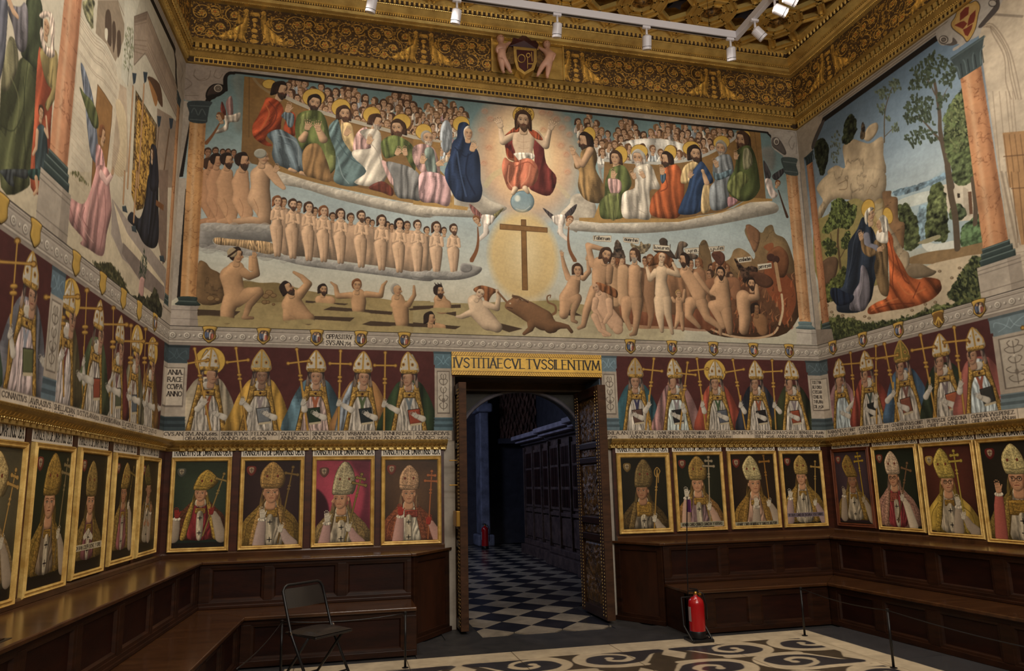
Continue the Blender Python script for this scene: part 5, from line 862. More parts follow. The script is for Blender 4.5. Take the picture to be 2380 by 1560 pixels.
def mural_left(v):
    side_sky(v, [3.4, 4.4, 5.2, 6.6], [(186, 170, 144), (196, 186, 164), (196, 188, 168), (186, 182, 166)])
    J = lambda: v.crop(0, 0); K = lambda: v.crop(0, 400); p, l, e, limb, head = v.p, v.l, v.e, v.limb, v.head; k = (120, 100, 82); st = (178, 160, 138)
    K(); p((196, 182, 154), '0 0 900 0 1000 600 1480 1350 1400 1300 0 180', 'wash'); J()
    p((200, 188, 166), '700 120 850 320 1000 520 1080 760 1140 800 1000 1560 580 1560', 'wash', False)
    for a, b in ((0, 0), (0, 30), (0, 60), (0, 90), (0, 170), (0, 210), (0, 230), (0, 330), (0, 350)): l((126, 106, 88), [(715, 130 + b), (845, 320 + b), (940, 400 + b), (1050, 620 + b * .8)], 7, a=.55)
    for i in range(14): l((160, 130, 104), [(640, 820 + i * 60), (760, 960 + i * 60)], 4, a=.5)
    p((120, 118, 84), '745 0 850 0 840 100 835 250 790 200 750 100', 'foli'); p((150, 132, 110), '880 0 1060 0 1140 290 1040 560 960 400 860 300', 'wash', False); p((84, 66, 52), '950 120 985 90 1005 200 1000 420 950 320', 'flat'); p((84, 66, 52), '1010 230 1035 200 1045 330 1020 480', 'flat'); p((84, 66, 52), '1055 300 1085 290 1090 440 1060 520', 'flat'); p((206, 200, 180), '945 260 970 270 965 370 945 340', 'flat'); l(k, '1060 0 1140 200 1145 290', 16, a=.6)
    p((200, 198, 182), '1120 0 1260 0 1210 200 1200 600 1150 790 1090 700 1120 300', 'wash', False); v.leaves((112, 120, 84), '1130 260 1180 230 1225 330 1190 640 1110 640', 150, 13, 3); l((90, 80, 60), '1180 260 1170 500 1150 780', 7)
    p((150, 104, 54), '878 765 940 850 1012 965 1005 1100 940 1700 820 1700 850 1100', 'wash', False, edge=(80, 54, 34))
    p((180, 160, 136), '1080 760 1140 800 1160 1560 1000 1560 1040 1100', 'wash', False); p((206, 186, 150), '1040 940 1090 920 1140 1100 1130 1560 1030 1560 1080 1300', 'wash'); [l((150, 120, 84), [(1010, 1300 + i * 26), (1120, 1420 + i * 26)], 4, a=.5) for i in range(10)]
    # canopy
    p((90, 62, 42), '1330 700 1440 940 1470 950 1440 760', 'flat'); p((168, 112, 58), '1340 720 1420 880 1400 960', 'flat')
    p((160, 140, 122), '1210 150 1330 105 1600 780 1612 1100 1310 480 1210 590', 'wash', False, edge=(90, 74, 62)); p((110, 92, 80), '1210 150 1330 105 1325 180 1215 215', 'flat', False, a=.5)
    for d in (0, 35, 70, 240, 290, 330, 370): l(k, [(1325, 110 + d), (1605, 800 + d * .75)], 8, a=.6); l(k, [(1212, 170 + d * .8), (1325, 130 + d)], 8, a=.6)
    K(); p((150, 138, 130), '1010 240 1140 420 1500 880 1495 1140 1400 1060 1100 780 1000 560', 'wash', False); p((206, 190, 160), '1020 260 1150 560 1480 1010 1485 1040 1100 640', 'wash', False); p((124, 110, 104), '1100 740 1110 640 1480 1040 1490 1180 1300 1040', 'wash', False)
    J(); p((120, 96, 60), '1225 820 1420 1140 1410 1700 1190 1700', 'broc', False, edge=(40, 50, 30)); p((180, 136, 52), '1240 880 1400 1160 1390 1700 1210 1700', 'broc', False)
    K(); p((180, 136, 52), '1190 -20 1400 -20 1330 200 1290 330 1230 350 1185 200', 'broc', False)
    J(); p((150, 130, 112), '1420 980 1540 1050 1610 1120 1560 1700 1400 1700', 'wash', False); l((110, 84, 62), '1530 1180 1480 1560', 34); l((110, 84, 62), '1440 1100 1400 1560', 20)
    K(); p((126, 104, 90), '1430 -20 1520 -20 1500 800 1470 840 1420 600 1440 300', 'wash', False); p((34, 36, 46), '1340 30 1420 -30 1430 300 1432 600 1390 690 1300 650 1230 520 1150 430 1190 360 1260 420 1310 260', ang=.1); l((62, 74, 104), '1380 60 1360 300 1340 560', 12, a=.7); v.hand(1385, 70, 90, .2); p((120, 74, 40), '1410 250 1480 300 1475 350 1405 300', 'wash', False)
    J(); p((34, 36, 48), '1360 1340 1400 1320 1420 1400 1430 1700 1350 1700'); head(1375, 1400, 120, -.6, 'hb', None, skin=(190, 158, 124)); 
    for a, b in (((1200, 790), (1150, 1700)), ((1300, 770), (1245, 1700))): l((110, 70, 44), [a, b], 34, False); l((196, 150, 104), [a, b], 24, False)
    for x, y in ((1210, 700), (1310, 690), (1435, 1090), (1545, 1110)): p((48, 62, 76), [(x - 18, y - 40), (x + 22, y - 34), (x + 10, y + 50), (x - 8, y + 64)], 'wash', False)
    K(); l((110, 70, 44), '1125 0 1110 280', 34, False); l((196, 150, 104), '1125 0 1110 280', 24, False); l((110, 70, 44), '1235 0 1205 450', 36, False); l((196, 150, 104), '1235 0 1205 450', 26, False)
    for x, y in ((1120, 330), (1205, 510), (1460, 780)): p((52, 66, 76), [(x - 20, y - 20), (x + 16, y - 24), (x + 30, y + 40), (x - 14, y + 24)], 'skin', False)
    # angel
    J(); p((112, 122, 142), '722 578 770 650 830 860 860 1080 880 1300 885 1480 820 1420 785 1180 760 900', fs=2); p((84, 92, 52), '715 800 760 850 830 920 880 1050 880 1160 820 1120', 'robe'); p((196, 140, 140), '860 1340 890 1310 930 1400 950 1600 870 1600'); head(925, 1215, 150, .8, 'hr', None, long=.5)
    K(); p((192, 136, 134), '850 30 880 -60 960 -40 1000 60 985 120 1005 350 960 560 935 740 885 755 800 700 720 650 740 600 640 480 610 400 572 240 620 228 740 290 800 200', ang=.2); limb((214, 172, 168), '910 20 44 960 90 34 1010 20 26'); v.hand(1015, -10, 90, .3)
    for q, c in (('880 120 880 400 860 680', (120, 66, 70)), ('940 160 950 400 900 700', (120, 66, 70)), ('700 380 780 560 840 640', (222, 176, 168)), ('760 320 740 420 800 520', (120, 66, 70)), ('840 150 800 360 780 480', (226, 186, 176)), ('620 300 680 480 780 640', (120, 66, 70))): l(c, q, 12, a=.6)
    v.leaves((92, 92, 52), '620 0 700 0 800 120 720 80', 50, 16, 4); p((70, 66, 40), '800 790 900 830 1000 830 1080 930 1150 1060 1170 1120 1080 1080 900 900', 'foli'); v.leaves((52, 56, 30), '800 800 930 820 1050 860 1150 1040 1180 1110 1000 1000', 140, 16, 5); v.leaves((52, 66, 50), '1270 800 1300 690 1330 820 1310 980 1250 950', 110, 15, 6); p((186, 140, 134), '1265 960 1305 970 1300 1030 1290 1130 1250 1140', 'skin'); p((50, 50, 34), '1180 1120 1350 1130 1400 1050 1470 1250 1470 1330 1300 1260', 'foli')
    # Anne, child, Joachim
    J(); p((84, 90, 56), '0 780 60 640 150 560 260 480 350 620 345 800 320 1000 300 1400 260 1560 240 1700 0 1700', ang=.15); p((54, 62, 40), '230 0 360 0 380 300 350 640 250 560 180 480 240 300', ang=.1); p((104, 100, 108), '60 60 170 60 215 20 245 120 240 380 200 475 140 420 110 250', 'robe'); p((120, 116, 84), '0 760 60 380 110 340 150 450 150 620 60 820', ang=-.3); p((94, 96, 112), '-60 0 55 0 50 300 20 600 -60 800'); limb((190, 150, 116), '70 0 40 110 100 36 150 150 24'); l((40, 46, 28), '250 520 210 900 220 1400', 14, a=.6); l((130, 132, 86), '90 700 160 900 130 1200', 20, a=.5); l((40, 46, 28), '0 1140 120 1180 210 950 200 700', 12, a=.6)
    p((170, 74, 44), '350 420 400 620 440 780 470 850 450 1200 430 1700 270 1700 300 1100 320 700', ang=.1); p((150, 132, 78), '360 440 500 460 515 640 500 860 430 990 400 940 460 820 420 760 380 640'); limb((150, 132, 78), '490 520 34 490 780 30 420 980 24'); head(415, 245, 180, -.2, None, None); p((206, 184, 168), '345 140 390 100 460 120 490 240 480 400 490 500 440 522 380 450 352 300 370 240 385 300 400 400 450 420 445 200 420 150 380 170', fs=2)
    head(365, 1020, 130, .1, 'hb', None); p((60, 78, 84), '330 1150 400 1160 425 1400 400 1600 320 1600 310 1400', 'robe'); limb((196, 158, 124), '330 1190 26 320 1340 22 290 1400 16'); limb((196, 158, 124), '400 1180 24 425 1240 20 410 1060 16')
    K(); p((60, 66, 70), '0 -20 240 -20 230 60 170 50 110 40 120 130 70 110 20 40', 'robe'); p((44, 72, 68), '250 -20 370 -20 380 70 270 60', 'robe'); limb((190, 148, 112), '320 60 34 330 160 24 300 200 16'); limb((190, 148, 112), '365 60 34 385 180 22 380 290 18'); p((130, 60, 40), '370 -20 420 -20 430 100 400 120 380 60', 'robe')
    # columns
    S = lambda u, w: photoS(v, u, w); c1 = (S(168, 0) + S(130, 420)) / 2
    column(v, c1, .14, 3.98, 6.7, (196, 132, 92), plinth=True)
    v.wall(); v.p('stone', [(0, 3.43), (.1, 3.43), (.1, 6.6), (0, 6.6)], 'wash', False); column(v, .19, .06, 3.72, 6.0, (188, 132, 84), plinth=False); v.wall(); v.p('stone', [(0, 3.43), (.32, 3.43), (.3, 3.62), (0, 3.62)], 'wash', False); v.l(k, [(0, 3.58), (.3, 3.58)], .01)
    v.p('stone', [(0, 6.14), (.24, 6.14), (.3, 6.35), (.5, 6.44), (.5, 6.6), (0, 6.6)], 'wash'); v.p((62, 52, 46), [(.26, 6.14), (.33, 6.3), (.36, 6.42), (.5, 6.5), (.45, 6.44), (.4, 6.36), (.36, 6.2)], 'flat')
    v.l(k, [(.06, 6.2), (.16, 6.3), (.1, 6.45), (.24, 6.5)], .012, a=.6); fascia(v, .42, 9); v.wall(); v.p('stone', [(0, 6.5), (.45, 6.54), (.45, 6.66), (0, 6.66)], 'wash', False)
def frieze_left(v):
    v.wall(); v.p((80, 36, 34), [(0, ZB), (9, ZB), (9, ZC), (0, ZC)], 'wash', False); S = lambda u, w=800: photoS(v, u, w)
    band(v, 0, 9, 120, [(S(359, 745), 1), (S(322, 725), 0), (S(285, 697), 0), (S(237, 660), 0), (S(175, 615), 0), (S(80, 545), 0), (S(2, 480), 0), (4.9, 0), (5.7, 0), (6.6, 0), (7.5, 0)])
    v.crop(0, 0, 1)
    for (x, y, b, t, c, k) in ((354, 785, 990, .3, (110, 76, 36), dict(halo=True, st=(337, 765, 330, 985), pal=(110, 60, 50))), (318, 757, 984, .1, (116, 110, 84), dict(halo=True, st=(303, 757, 300, 978), pal=(120, 90, 80), book=(84, 96, 110))), (281, 733, 972, 0, (96, 40, 36), dict(st=(262, 716, 258, 960), pal=(116, 72, 78), book=(86, 90, 66))),
                              (232, 697, 955, .3, (76, 88, 56), dict(st=(200, 675, 188, 930), pal=(120, 110, 110), book=(150, 66, 44))), (164, 649, 932, .5, (84, 74, 46), dict(halo=True, st=(141, 645, 146, 920), pal=(110, 48, 44), alb=(186, 176, 176))), (76, 585, 905, -.3, (104, 104, 116), dict(st=(38, 560, 12, 890), pal=(130, 140, 160), book=(90, 96, 60), alb=(186, 168, 172)))):
        bishop(v, x, y, b - y, t, c, **k)
    a, b = S(107, 760), S(140, 770); pilaster(v, a, b, (88, 112, 130)); pilaster(v, -.1, .16, (58, 74, 82), ('', ''))
    X = lambda *L: [S(q / 3.9, 800 + w / 3.9) for q, w in L]; xs = X((-10, 480), (250, 545), (468, 605), (680, 660), (900, 715), (1095, 775), (1237, 810)) + [.02]
    xs2 = [xs[0] + .7 * i for i in range(6, 0, -1)]
    for i, (c, t) in enumerate((((60, 80, 60), 0), ((130, 60, 44), .4), ((60, 70, 100), -.5), ((120, 90, 40), .1))): bishop_w(v, xs[0] + .35 + .7 * i, t, c)
    strip(v, xs2 + xs, [()] * 6 + [('CONANTIVS.',), ('AVRASIVS.', 'ANNO.602.'), ('SHELLADIAN.', '615.OB.17.FEB.'), ('IVSTVS.AN.633.',), ('EVGENIVS.AN.636.',), ('EVGENIVS.', 'OB.13.NOV.'), ('S.ILDEFONSVS', 'OB.23.IAN.')])

def portrait(W, H, d):
    """oil portrait of a mitred bishop; coordinates 0-100 across, 0-150 down the picture"""
    v = Cv('back', 0, 1, 0, H / W, W, (30, 26, 22)); v.raw = ((0.0, 0.0), W / 100.0, 1.0, 0.0, 1); v.bs = .75; v.bd = .35; v.hw = 1.14; p, l, e, limb = v.p, v.l, v.e, v.limb
    b1, b2 = d.get('bg', ((36, 32, 22), (24, 20, 16))); p(b1, '-5 -5 105 -5 105 165 -5 165', 'wash', False, c2=b2)
    v.glow(tuple(min(255, c * 1.7) for c in b1), 50, 70, 75, 85, 0, .7)
    if d.get('shade'): p((90, 34, 50), '60 -5 105 -5 105 160 70 160 90 60', 'wash', a=.8, soft=8); p((44, 18, 26), '-5 60 12 62 24 90 20 130 -5 150', 'wash', a=.9, soft=4)
    tx, ty, mw, by = d['mitre']; fx, fy, fh, t = d['face']; fh *= 1.25; by = max(by, fy - fh * .27); g = d.get('gold', (150, 118, 56)); c = d.get('cope', g); sk = d.get('sk', (186, 138, 106)); gl = d.get('glove', (190, 182, 168)); N = fy + fh * .47
    kx, ky, kc = d.get('crest', (12, 16, (130, 50, 40)))
    p(kc, [(kx - 7, ky - 6), (kx + 7, ky - 6), (kx + 8, ky + 4), (kx, ky + 12), (kx - 8, ky + 4)], 'skin', a=.75); p((170, 156, 130), [(kx - 4, ky - 4), (kx + 4, ky - 4), (kx + 4, ky + 3), (kx, ky + 7), (kx - 4, ky + 3)], 'skin', a=.8); l((60, 44, 40), [(kx, ky - 3), (kx, ky + 5)], .9); l((60, 44, 40), [(kx - 3, ky), (kx + 3, ky)], .9)
    # cope and vestments
    p(c, [(fx - 9, N - 6), (fx + 9, N - 6), (fx + 30, N + 14), (fx + 48, N + 34), (fx + 56, 156), (fx - 56, 156), (fx - 48, N + 36), (fx - 30, N + 14)], 'broc' if d.get('br', 1) else 'robe')
    for q in ((-40, 20), (-25, 12), (28, 12), (42, 26)): l(tuple(k * .55 for k in c), [(fx + q[0] * .6, N + q[1]), (fx + q[0] * 1.0, N + 40), (fx + q[0] * 1.1, 150)], 1.6, a=.6)
    p(d.get('alb', (150, 140, 124)), [(fx - 11, N + 2), (fx + 11, N + 2), (fx + 16, N + 30), (fx + 22, 156), (fx - 22, 156), (fx - 16, N + 30)], 'robe', fs=2)
    for q in (-1, 1): p(d.get('band', g), [(fx + q * 9, N - 8), (fx + q * 13, N + 12), (fx + q * 18, N + 38), (fx + q * 26, 156), (fx + q * 36, 156), (fx + q * 28, N + 34), (fx + q * 20, N + 8), (fx + q * 13, N - 6)], 'broc')
    for q in (-1, 1): l((60, 40, 20), [(fx + q * 9, N - 6), (fx + q * 13, N + 14), (fx + q * 18, N + 40), (fx + q * 26, 154)], 1.0, a=.8)
    p((180, 170, 150), [(fx - 7, N - 5), (fx + 7, N - 5), (fx + 11, N + 7), (fx, N + 13), (fx - 11, N + 7)], 'robe', fs=3)
    px, py, pw, ph = d.get('plate', (fx, N + 20, 20, 11)); pc = d.get('platec', (150, 116, 50)); p(pc, [(px - pw / 2, py - ph / 2), (px + pw / 2, py - ph / 2), (px + pw / 2, py + ph / 2), (px - pw / 2, py + ph / 2)], 'broc', False, edge=(70, 44, 20)); l(tuple(k * .6 for k in pc), [(px - pw * .3, py - ph * .25), (px + pw * .3, py - ph * .25), (px + pw * .3, py + ph * .25), (px - pw * .3, py + ph * .25), (px - pw * .3, py - ph * .25)], 1, False)
    p((166, 156, 138), [(fx - 6, py + ph / 2), (fx + 6, py + ph / 2), (fx + 5, 156), (fx - 5, 156)], 'robe'); bk = (30, 26, 26)
    for yy in (py + ph / 2 + 9, 146): e(bk, fx, yy, 1.6, 1.6); [l(bk, [(fx + a * 4, yy + b * 4), (fx, yy), (fx - a * 4, yy - b * 4)], 1.4) for a, b in ((1, 0), (0, 1))]
    # mitre lappets, head, mitre
    bw = fh * .44; hood = (44, 34, 30)
    for q in (-1, 1): p(tuple(k * .7 for k in g), [(fx + q * bw * .8, fy - fh * .2), (fx + q * bw * 1.15, fy + fh * .4), (fx + q * bw * 1.1, fy + fh * .7), (fx + q * bw * .7, fy + fh * .5)], 'robe', a=.8)
    v.head(fx, fy, fh, t, None, None, sk)
    if d.get('glass'):
        for q in (-1, 1): ex = fx + (q * .135 + t * .16) * fh; l((34, 26, 22), [(ex + math.cos(a) * fh * .1, fy - .02 * fh + math.sin(a) * fh * .085) for a in np.linspace(0, 6.3, 12)], .9)
        l((34, 26, 22), [(fx + (t * .16 - .04) * fh, fy - .04 * fh), (fx + (t * .16 + .04) * fh, fy - .04 * fh)], .9)
    for q in (-1, 1):
        if q * t < .4: e(sk, fx + q * fh * .31 - t * fh * .06, fy + .02 * fh, fh * .05, fh * .1, 'skin')
    m = d.get('mc', g); hw = mw / 2; tl = d.get('tilt', 0)
    if d.get('horn', 1): p(tuple(k * .55 for k in m), [(tx + 3, ty + 3), (tx + hw * .8, ty + 14), (tx + hw * 1.02 + 2, by - 14), (fx + bw, by)], 'skin')
    p(m, [(tx, ty), (tx + hw * .62, ty + (by - ty) * .2), (tx + hw, ty + (by - ty) * .52), (fx + bw + 1, by - 1), (fx + bw * .5, by + 2), (fx - bw * .5, by + 2), (fx - bw - 1, by - 1), (tx - hw, ty + (by - ty) * .52), (tx - hw * .62, ty + (by - ty) * .2)], 'broc', edge=(80, 56, 26))
    lt = tuple(min(255, k * 1.4) for k in m); l(lt, [(tx - 2, ty + 4), (tx - hw * .55, ty + (by - ty) * .25), (tx - hw * .85, ty + (by - ty) * .55), (fx - bw * .9, by - 4)], 1.6, a=.6); l(lt, [(tx, ty + 6), (fx, by - 8)], 2.4, a=.4)
    l(tuple(k * .6 for k in m), [(fx - bw - .5, by - 8), (fx, by - 5), (fx + bw + .5, by - 8)], 1.4, a=.8); l(tuple(k * .6 for k in m), [(fx - bw, by), (fx, by + 2), (fx + bw, by)], 1.4, a=.8)
    for q in (-1, 1): e((110, 50, 36), tx + q * hw * .45, (ty + by) / 2 + 3, 2, 2.6, 'skin')
    # right hand raised, staff and left hand
    if d.get('bless'):
        hx, hy = d['bless']; limb(d.get('sleeve', (150, 136, 122)), [hx - 5, 154, 11, hx - 2, hy + 32, 9, hx, hy + 14, 6.5]); e((200, 190, 176), hx, hy + 13, 8, 4, 'robe'); v.hand(hx, hy, 21, -.15, gl); 
    if d.get('staff'):
        x0, y0, x1, y1 = d['staff']; s_ = d.get('sc', (160, 124, 62)); dk = tuple(k * .5 for k in s_); n = math.hypot(x1 - x0, y1 - y0); ux, uy = (x1 - x0) / n, (y1 - y0) / n
        for cc, w in ((dk, 3.6), (s_, 2.4)): l(cc, [(x0, y0), (x1, y1)], w, False)
        if d.get('croz'): l(s_, [(x0 + 1, y0 + 26), (x0 + 3, y0 + 10), (x0 + 6, y0 + 2), (x0, y0 - 5), (x0 - 6, y0 + 2), (x0 - 5, y0 + 12), (x0, y0 + 14), (x0 + 1, y0 + 8)], 2)
        else:
            for dd, w2 in (((13, 11),) if not d.get('dbl') else ((8, 7), (19, 12))):
                cx, cy = x0 + ux * dd, y0 + uy * dd
                for cc, w in ((dk, 4.6), (s_, 3.2)): l(cc, [(cx - uy * w2, cy + ux * w2), (cx + uy * w2, cy - ux * w2)], w, False); e(cc, cx - uy * w2, cy + ux * w2, w * .8, w * .8); e(cc, cx + uy * w2, cy - ux * w2, w * .8, w * .8); e(cc, x0, y0, w * .8, w * .8)
        for k in (36, 42): e(s_, x0 + ux * k, y0 + uy * k, 3, 2.2, 'skin')
        hy = d.get('hy', 112); f = (hy - y0) / (y1 - y0); hx = x0 + (x1 - x0) * f; limb(d.get('sleeve', (150, 136, 122)), [hx + 20, 156, 11, hx + 10, hy + 22, 8.5, hx + 4, hy + 10, 6]); v.hand(hx, hy + 2, 18, .25, gl, -1); l(s_, [(hx - ux * 12, hy - uy * 12), (hx - ux * 4, hy - uy * 4)], 2.4, False)
    elif d.get('clasp', 1): v.hand(fx - 8, 122, 18, .9, gl); v.hand(fx + 9, 124, 18, -.9, gl, -1)
    p((14, 10, 8), '-5 -5 105 -5 105 3 -5 0', 'flat', False, a=.35)
    if d.get('txt'):
        q = d.get('tc', (150, 146, 126)); y0 = d.get('tty', 139); p(q, [(0, y0), (100, y0 - 1), (100, y0 + 9), (0, y0 + 9)], 'wash', False); v.text((40, 34, 30), d['txt'], 4, y0 + 7.4, 96, y0 + 6.8, 5.4, .17)
    return v.a
G1 = (140, 110, 54)
PORT = [  # wall, left edge S, right edge S, bottom z, top z, frame style, description
 ('back', .118, .726, .976, 1.968, 'gilt', dict(bg=((42, 50, 38), (30, 40, 34)), mitre=(61, 17, 40, 53), face=(51, 66, 26, -.35), gold=(164, 134, 58), cope=(86, 50, 32), glove=(134, 42, 38), bless=(7, 104), staff=(94, 26, 58, 152), hy=98, sc=(134, 112, 62), alb=(120, 40, 44), crest=(12, 20, (90, 90, 84)))),
 ('back', .819, 1.489, .974, 1.966, 'gilt', dict(bg=((42, 28, 26), (36, 24, 28)), mitre=(50, 1, 43, 45), face=(48, 60, 31, .15), gold=(158, 124, 70), cope=(124, 98, 44), bless=(34, 96), staff=(87, 12, 63, 152), hy=122, sc=(112, 88, 46), plate=(49, 96, 25, 18), sleeve=(160, 140, 136))),
 ('back', 1.577, 2.26, .974, 1.966, 'gilt', dict(bg=((140, 52, 70), (96, 36, 52)), shade=1, mitre=(52, 2, 38, 60), face=(47, 73, 30, -.65), gold=(136, 116, 74), mc=(164, 154, 122), cope=(128, 106, 66), bless=(21, 104), staff=(84, 27, 55, 150), hy=122, sc=(126, 104, 50), dbl=1, sleeve=(164, 130, 128), crest=(14, 20, (76, 62, 42)))),
 ('back', 2.337, 3.023, .966, 1.96, 'gilt', dict(bg=((70, 50, 34), (42, 30, 24)), mitre=(46, 9, 37, 52), face=(45, 65, 30, .1), gold=(168, 130, 96), mc=(178, 142, 110), cope=(122, 66, 42), band=(130, 74, 50), glove=(158, 50, 36), bless=(29, 94), staff=(90, 22, 82, 150), hy=112, sc=(160, 92, 50), dbl=1, platec=(140, 62, 48), plate=(50, 102, 26, 14), alb=(190, 184, 170), sleeve=(170, 130, 124))),
 ('back', 5.206, 5.919, .991, 1.972, 'giltwide', dict(bg=((28, 26, 18), (26, 22, 18)), mitre=(49, 3, 38, 56), face=(45, 69, 29, -.5), gold=(112, 92, 54), mc=(112, 94, 58), cope=(80, 64, 36), staff=(80, 26, 66, 150), croz=1, hy=122, plate=(47, 106, 34, 30), sk=(156, 114, 86), crest=(13, 18, (140, 112, 60)), alb=(100, 92, 80))),
 ('back', 5.973, 6.664, .997, 1.981, 'gilt', dict(bg=((28, 30, 20), (26, 24, 18)), mitre=(46, 1, 41, 47), face=(45, 60, 29, -.15), gold=(146, 118, 62), cope=(132, 96, 52), bless=(18, 76), staff=(74, 4, 68, 140), dbl=1, sc=(150, 136, 112), hy=104, plate=(48, 96, 28, 15), txt='VENDR CARD CIRIACO SANCHA Y HERVAS', sleeve=(168, 136, 120), alb=(120, 96, 100))),
 ('back', 6.734, 7.443, .999, 1.985, 'gilt', dict(bg=((38, 28, 20), (26, 20, 16)), mitre=(44, 2, 38, 47), face=(50, 62, 31, .4), mc=(176, 164, 120), gold=(138, 106, 50), cope=(128, 98, 44), bless=(52, 96), staff=(77, 2, 84, 136), sc=(140, 98, 42), hy=98, txt='HENRIC CARD ALMARAZ Y SANTOS ARZOBP', alb=(150, 120, 104))),
 ('back', 7.493, 8.134, .998, 1.983, 'gilt', dict(bg=((30, 24, 18), (22, 18, 16)), mitre=(46, 2, 36, 41), face=(47, 56, 29, -.35), mc=(160, 134, 74), gold=(146, 116, 56), cope=(136, 108, 50), bless=(12, 92), staff=(88, 18, 76, 140), hy=112, sc=(156, 124, 64), txt='PETRVS CARD DE SEGVRA TOLETANVS', tc=(116, 104, 124), sleeve=(146, 124, 124))),
 ('right', .142, .78, 1.0, 1.995, 'wood', dict(bg=((56, 44, 52), (38, 26, 34)), mitre=(40, 6, 36, 54), face=(50, 68, 30, 0), gold=(142, 114, 56), cope=(118, 94, 44), bless=(20, 92), staff=(74, 4, 82, 140), dbl=1, sc=(170, 138, 44), hy=108, glove=(160, 146, 122), sk=(150, 108, 82))),
 ('right', .822, 1.478, .99, 1.985, 'gilt', dict(bg=((26, 32, 24), (22, 26, 20)), mitre=(42, 3, 36, 46), face=(44, 60, 29, -.45), glass=1, mc=(196, 172, 148), gold=(168, 130, 112), cope=(156, 116, 104), staff=(82, 30, 44, 150), sc=(112, 84, 58), hy=96, alb=(130, 50, 56), plate=(40, 100, 20, 18), platec=(150, 80, 66), sleeve=(190, 176, 158))),
 ('right', 1.511, 2.182, .966, 1.982, 'gilt', dict(bg=((66, 32, 26), (44, 26, 20)), mitre=(38, 3, 36, 54), face=(45, 68, 30, .2), glass=1, mc=(176, 156, 76), gold=(164, 138, 58), cope=(158, 132, 58), br=0, bless=(62, 100), staff=(66, 10, 72, 152), dbl=1, sc=(168, 146, 60), hy=124, crest=(12, 24, (190, 160, 70)))),
 ('right', 2.203, 2.9, .942, 1.984, 'gilt', dict(bg=((30, 26, 20), (20, 18, 14)), mitre=(52, 3, 36, 46), face=(56, 61, 31, -.3), glass=1, mc=(180, 168, 116), gold=(140, 116, 56), cope=(110, 92, 44), bless=(22, 72), glove=(186, 138, 106), sleeve=(160, 84, 76), staff=(86, 16, 92, 152), dbl=1, sc=(178, 148, 70), plate=(52, 106, 32, 24), crest=(16, 16, (110, 26, 28)))),
 ('left', .874, .301, 1.0, 1.952, 'gilt', dict(bg=((44, 36, 24), (34, 26, 18)), mitre=(34, 6, 34, 44), face=(44, 56, 30, .85), mc=(96, 84, 44), gold=(96, 80, 44), cope=(96, 74, 44), sk=(156, 116, 88), bless=(66, 92), glove=(160, 118, 88))),
 ('left', 1.545, .96, .998, 1.952, 'gilt', dict(bg=((28, 24, 16), (24, 20, 14)), mitre=(54, 6, 40, 50), face=(46, 62, 30, -.3), mc=(150, 122, 62), gold=(130, 108, 54), cope=(128, 102, 50), alb=(140, 84, 88), sk=(164, 116, 86), clasp=1, staff=(88, 14, 70, 90), hy=80, sc=(110, 90, 44))),
 ('left', 2.259, 1.662, .976, 1.956, 'gilt', dict(bg=((30, 26, 16), (24, 20, 14)), mitre=(44, 9, 40, 56), face=(44, 73, 32, .1), mc=(140, 116, 64), gold=(118, 96, 50), cope=(116, 94, 46), alb=(110, 66, 72), txt='DN IVAN JOSEPH BONEL Y ORBE', tc=(190, 180, 156), tty=136)),
 ('left', 2.964, 2.355, .953, 1.95, 'gilt', dict(bg=((26, 34, 20), (26, 24, 16)), mitre=(52, 2, 44, 52), face=(46, 68, 34, -.1), mc=(150, 120, 54), gold=(132, 104, 46), cope=(126, 102, 44), staff=(90, 10, 74, 150), dbl=1, sc=(120, 104, 70), hy=106, glove=(186, 176, 156), alb=(110, 96, 80))),
 ('left', 3.66, 3.058, .937, 1.94, 'gilt', dict(bg=((66, 62, 48), (46, 44, 32)), mitre=(46, 4, 52, 52), face=(42, 68, 32, -.2), mc=(186, 164, 112), gold=(156, 128, 80), cope=(150, 126, 86), staff=(88, 26, 62, 150), dbl=1, sc=(172, 136, 74), hy=108, alb=(160, 140, 112))),
]

# ================================================================ materials
M_plaster = mat('plaster', (170, 158, 142), .85, var=.1, bump=.1); M_stone = mat('dark_stone', (96, 88, 80), .8, var=.25, bump=.2)
M_wood = mat('walnut', (58, 31, 16), .42, bump=.06, bscale=8, color2=(30, 16, 9), vscale=3, stretch=(1, 1, 6), lo=.3, hi=.75, spec=.25)
M_woodp = mat('walnut_panel', (50, 22, 12), .42, bump=.05, color2=(28, 12, 8), vscale=2.5, stretch=(1, 1, 5), lo=.3, hi=.8, spec=.25)
M_woodt = mat('walnut_top', (84, 52, 28), .22, bump=.03, color2=(52, 30, 16), vscale=2, stretch=(.8, 5, 1), lo=.3, hi=.75, coat=.3)
M_woodr = mat('red_brown_board', (74, 36, 22), .4, color2=(52, 26, 16), vscale=3, stretch=(1, 1, 6))
M_soffit = mat('brown_lintel', (66, 48, 26), .8, var=.2)
M_gilt = mat('gilt', (226, 194, 116), .3, metal=.6, color2=(184, 150, 84), vscale=5, bump=.1, bscale=60, lo=.3, hi=.6)
M_gild = mat('dark_gilt', (180, 148, 82), .34, metal=.55, color2=(140, 112, 60), vscale=6, bump=.12, bscale=70, lo=.3, hi=.65)
M_giltf = mat('frame_gilt', (226, 190, 112), .42, metal=.25, color2=(186, 144, 72), vscale=10, bump=.1, bscale=80)
M_umber = mat('umber_shade', (52, 34, 16), .7, var=.2); M_white = mat('white_enamel', (206, 202, 206), .4); M_black = mat('black_metal', (24, 22, 22), .35, spec=.4); M_vinyl = mat('black_vinyl', (36, 32, 30), .3, var=.1, bump=.05, bscale=90)
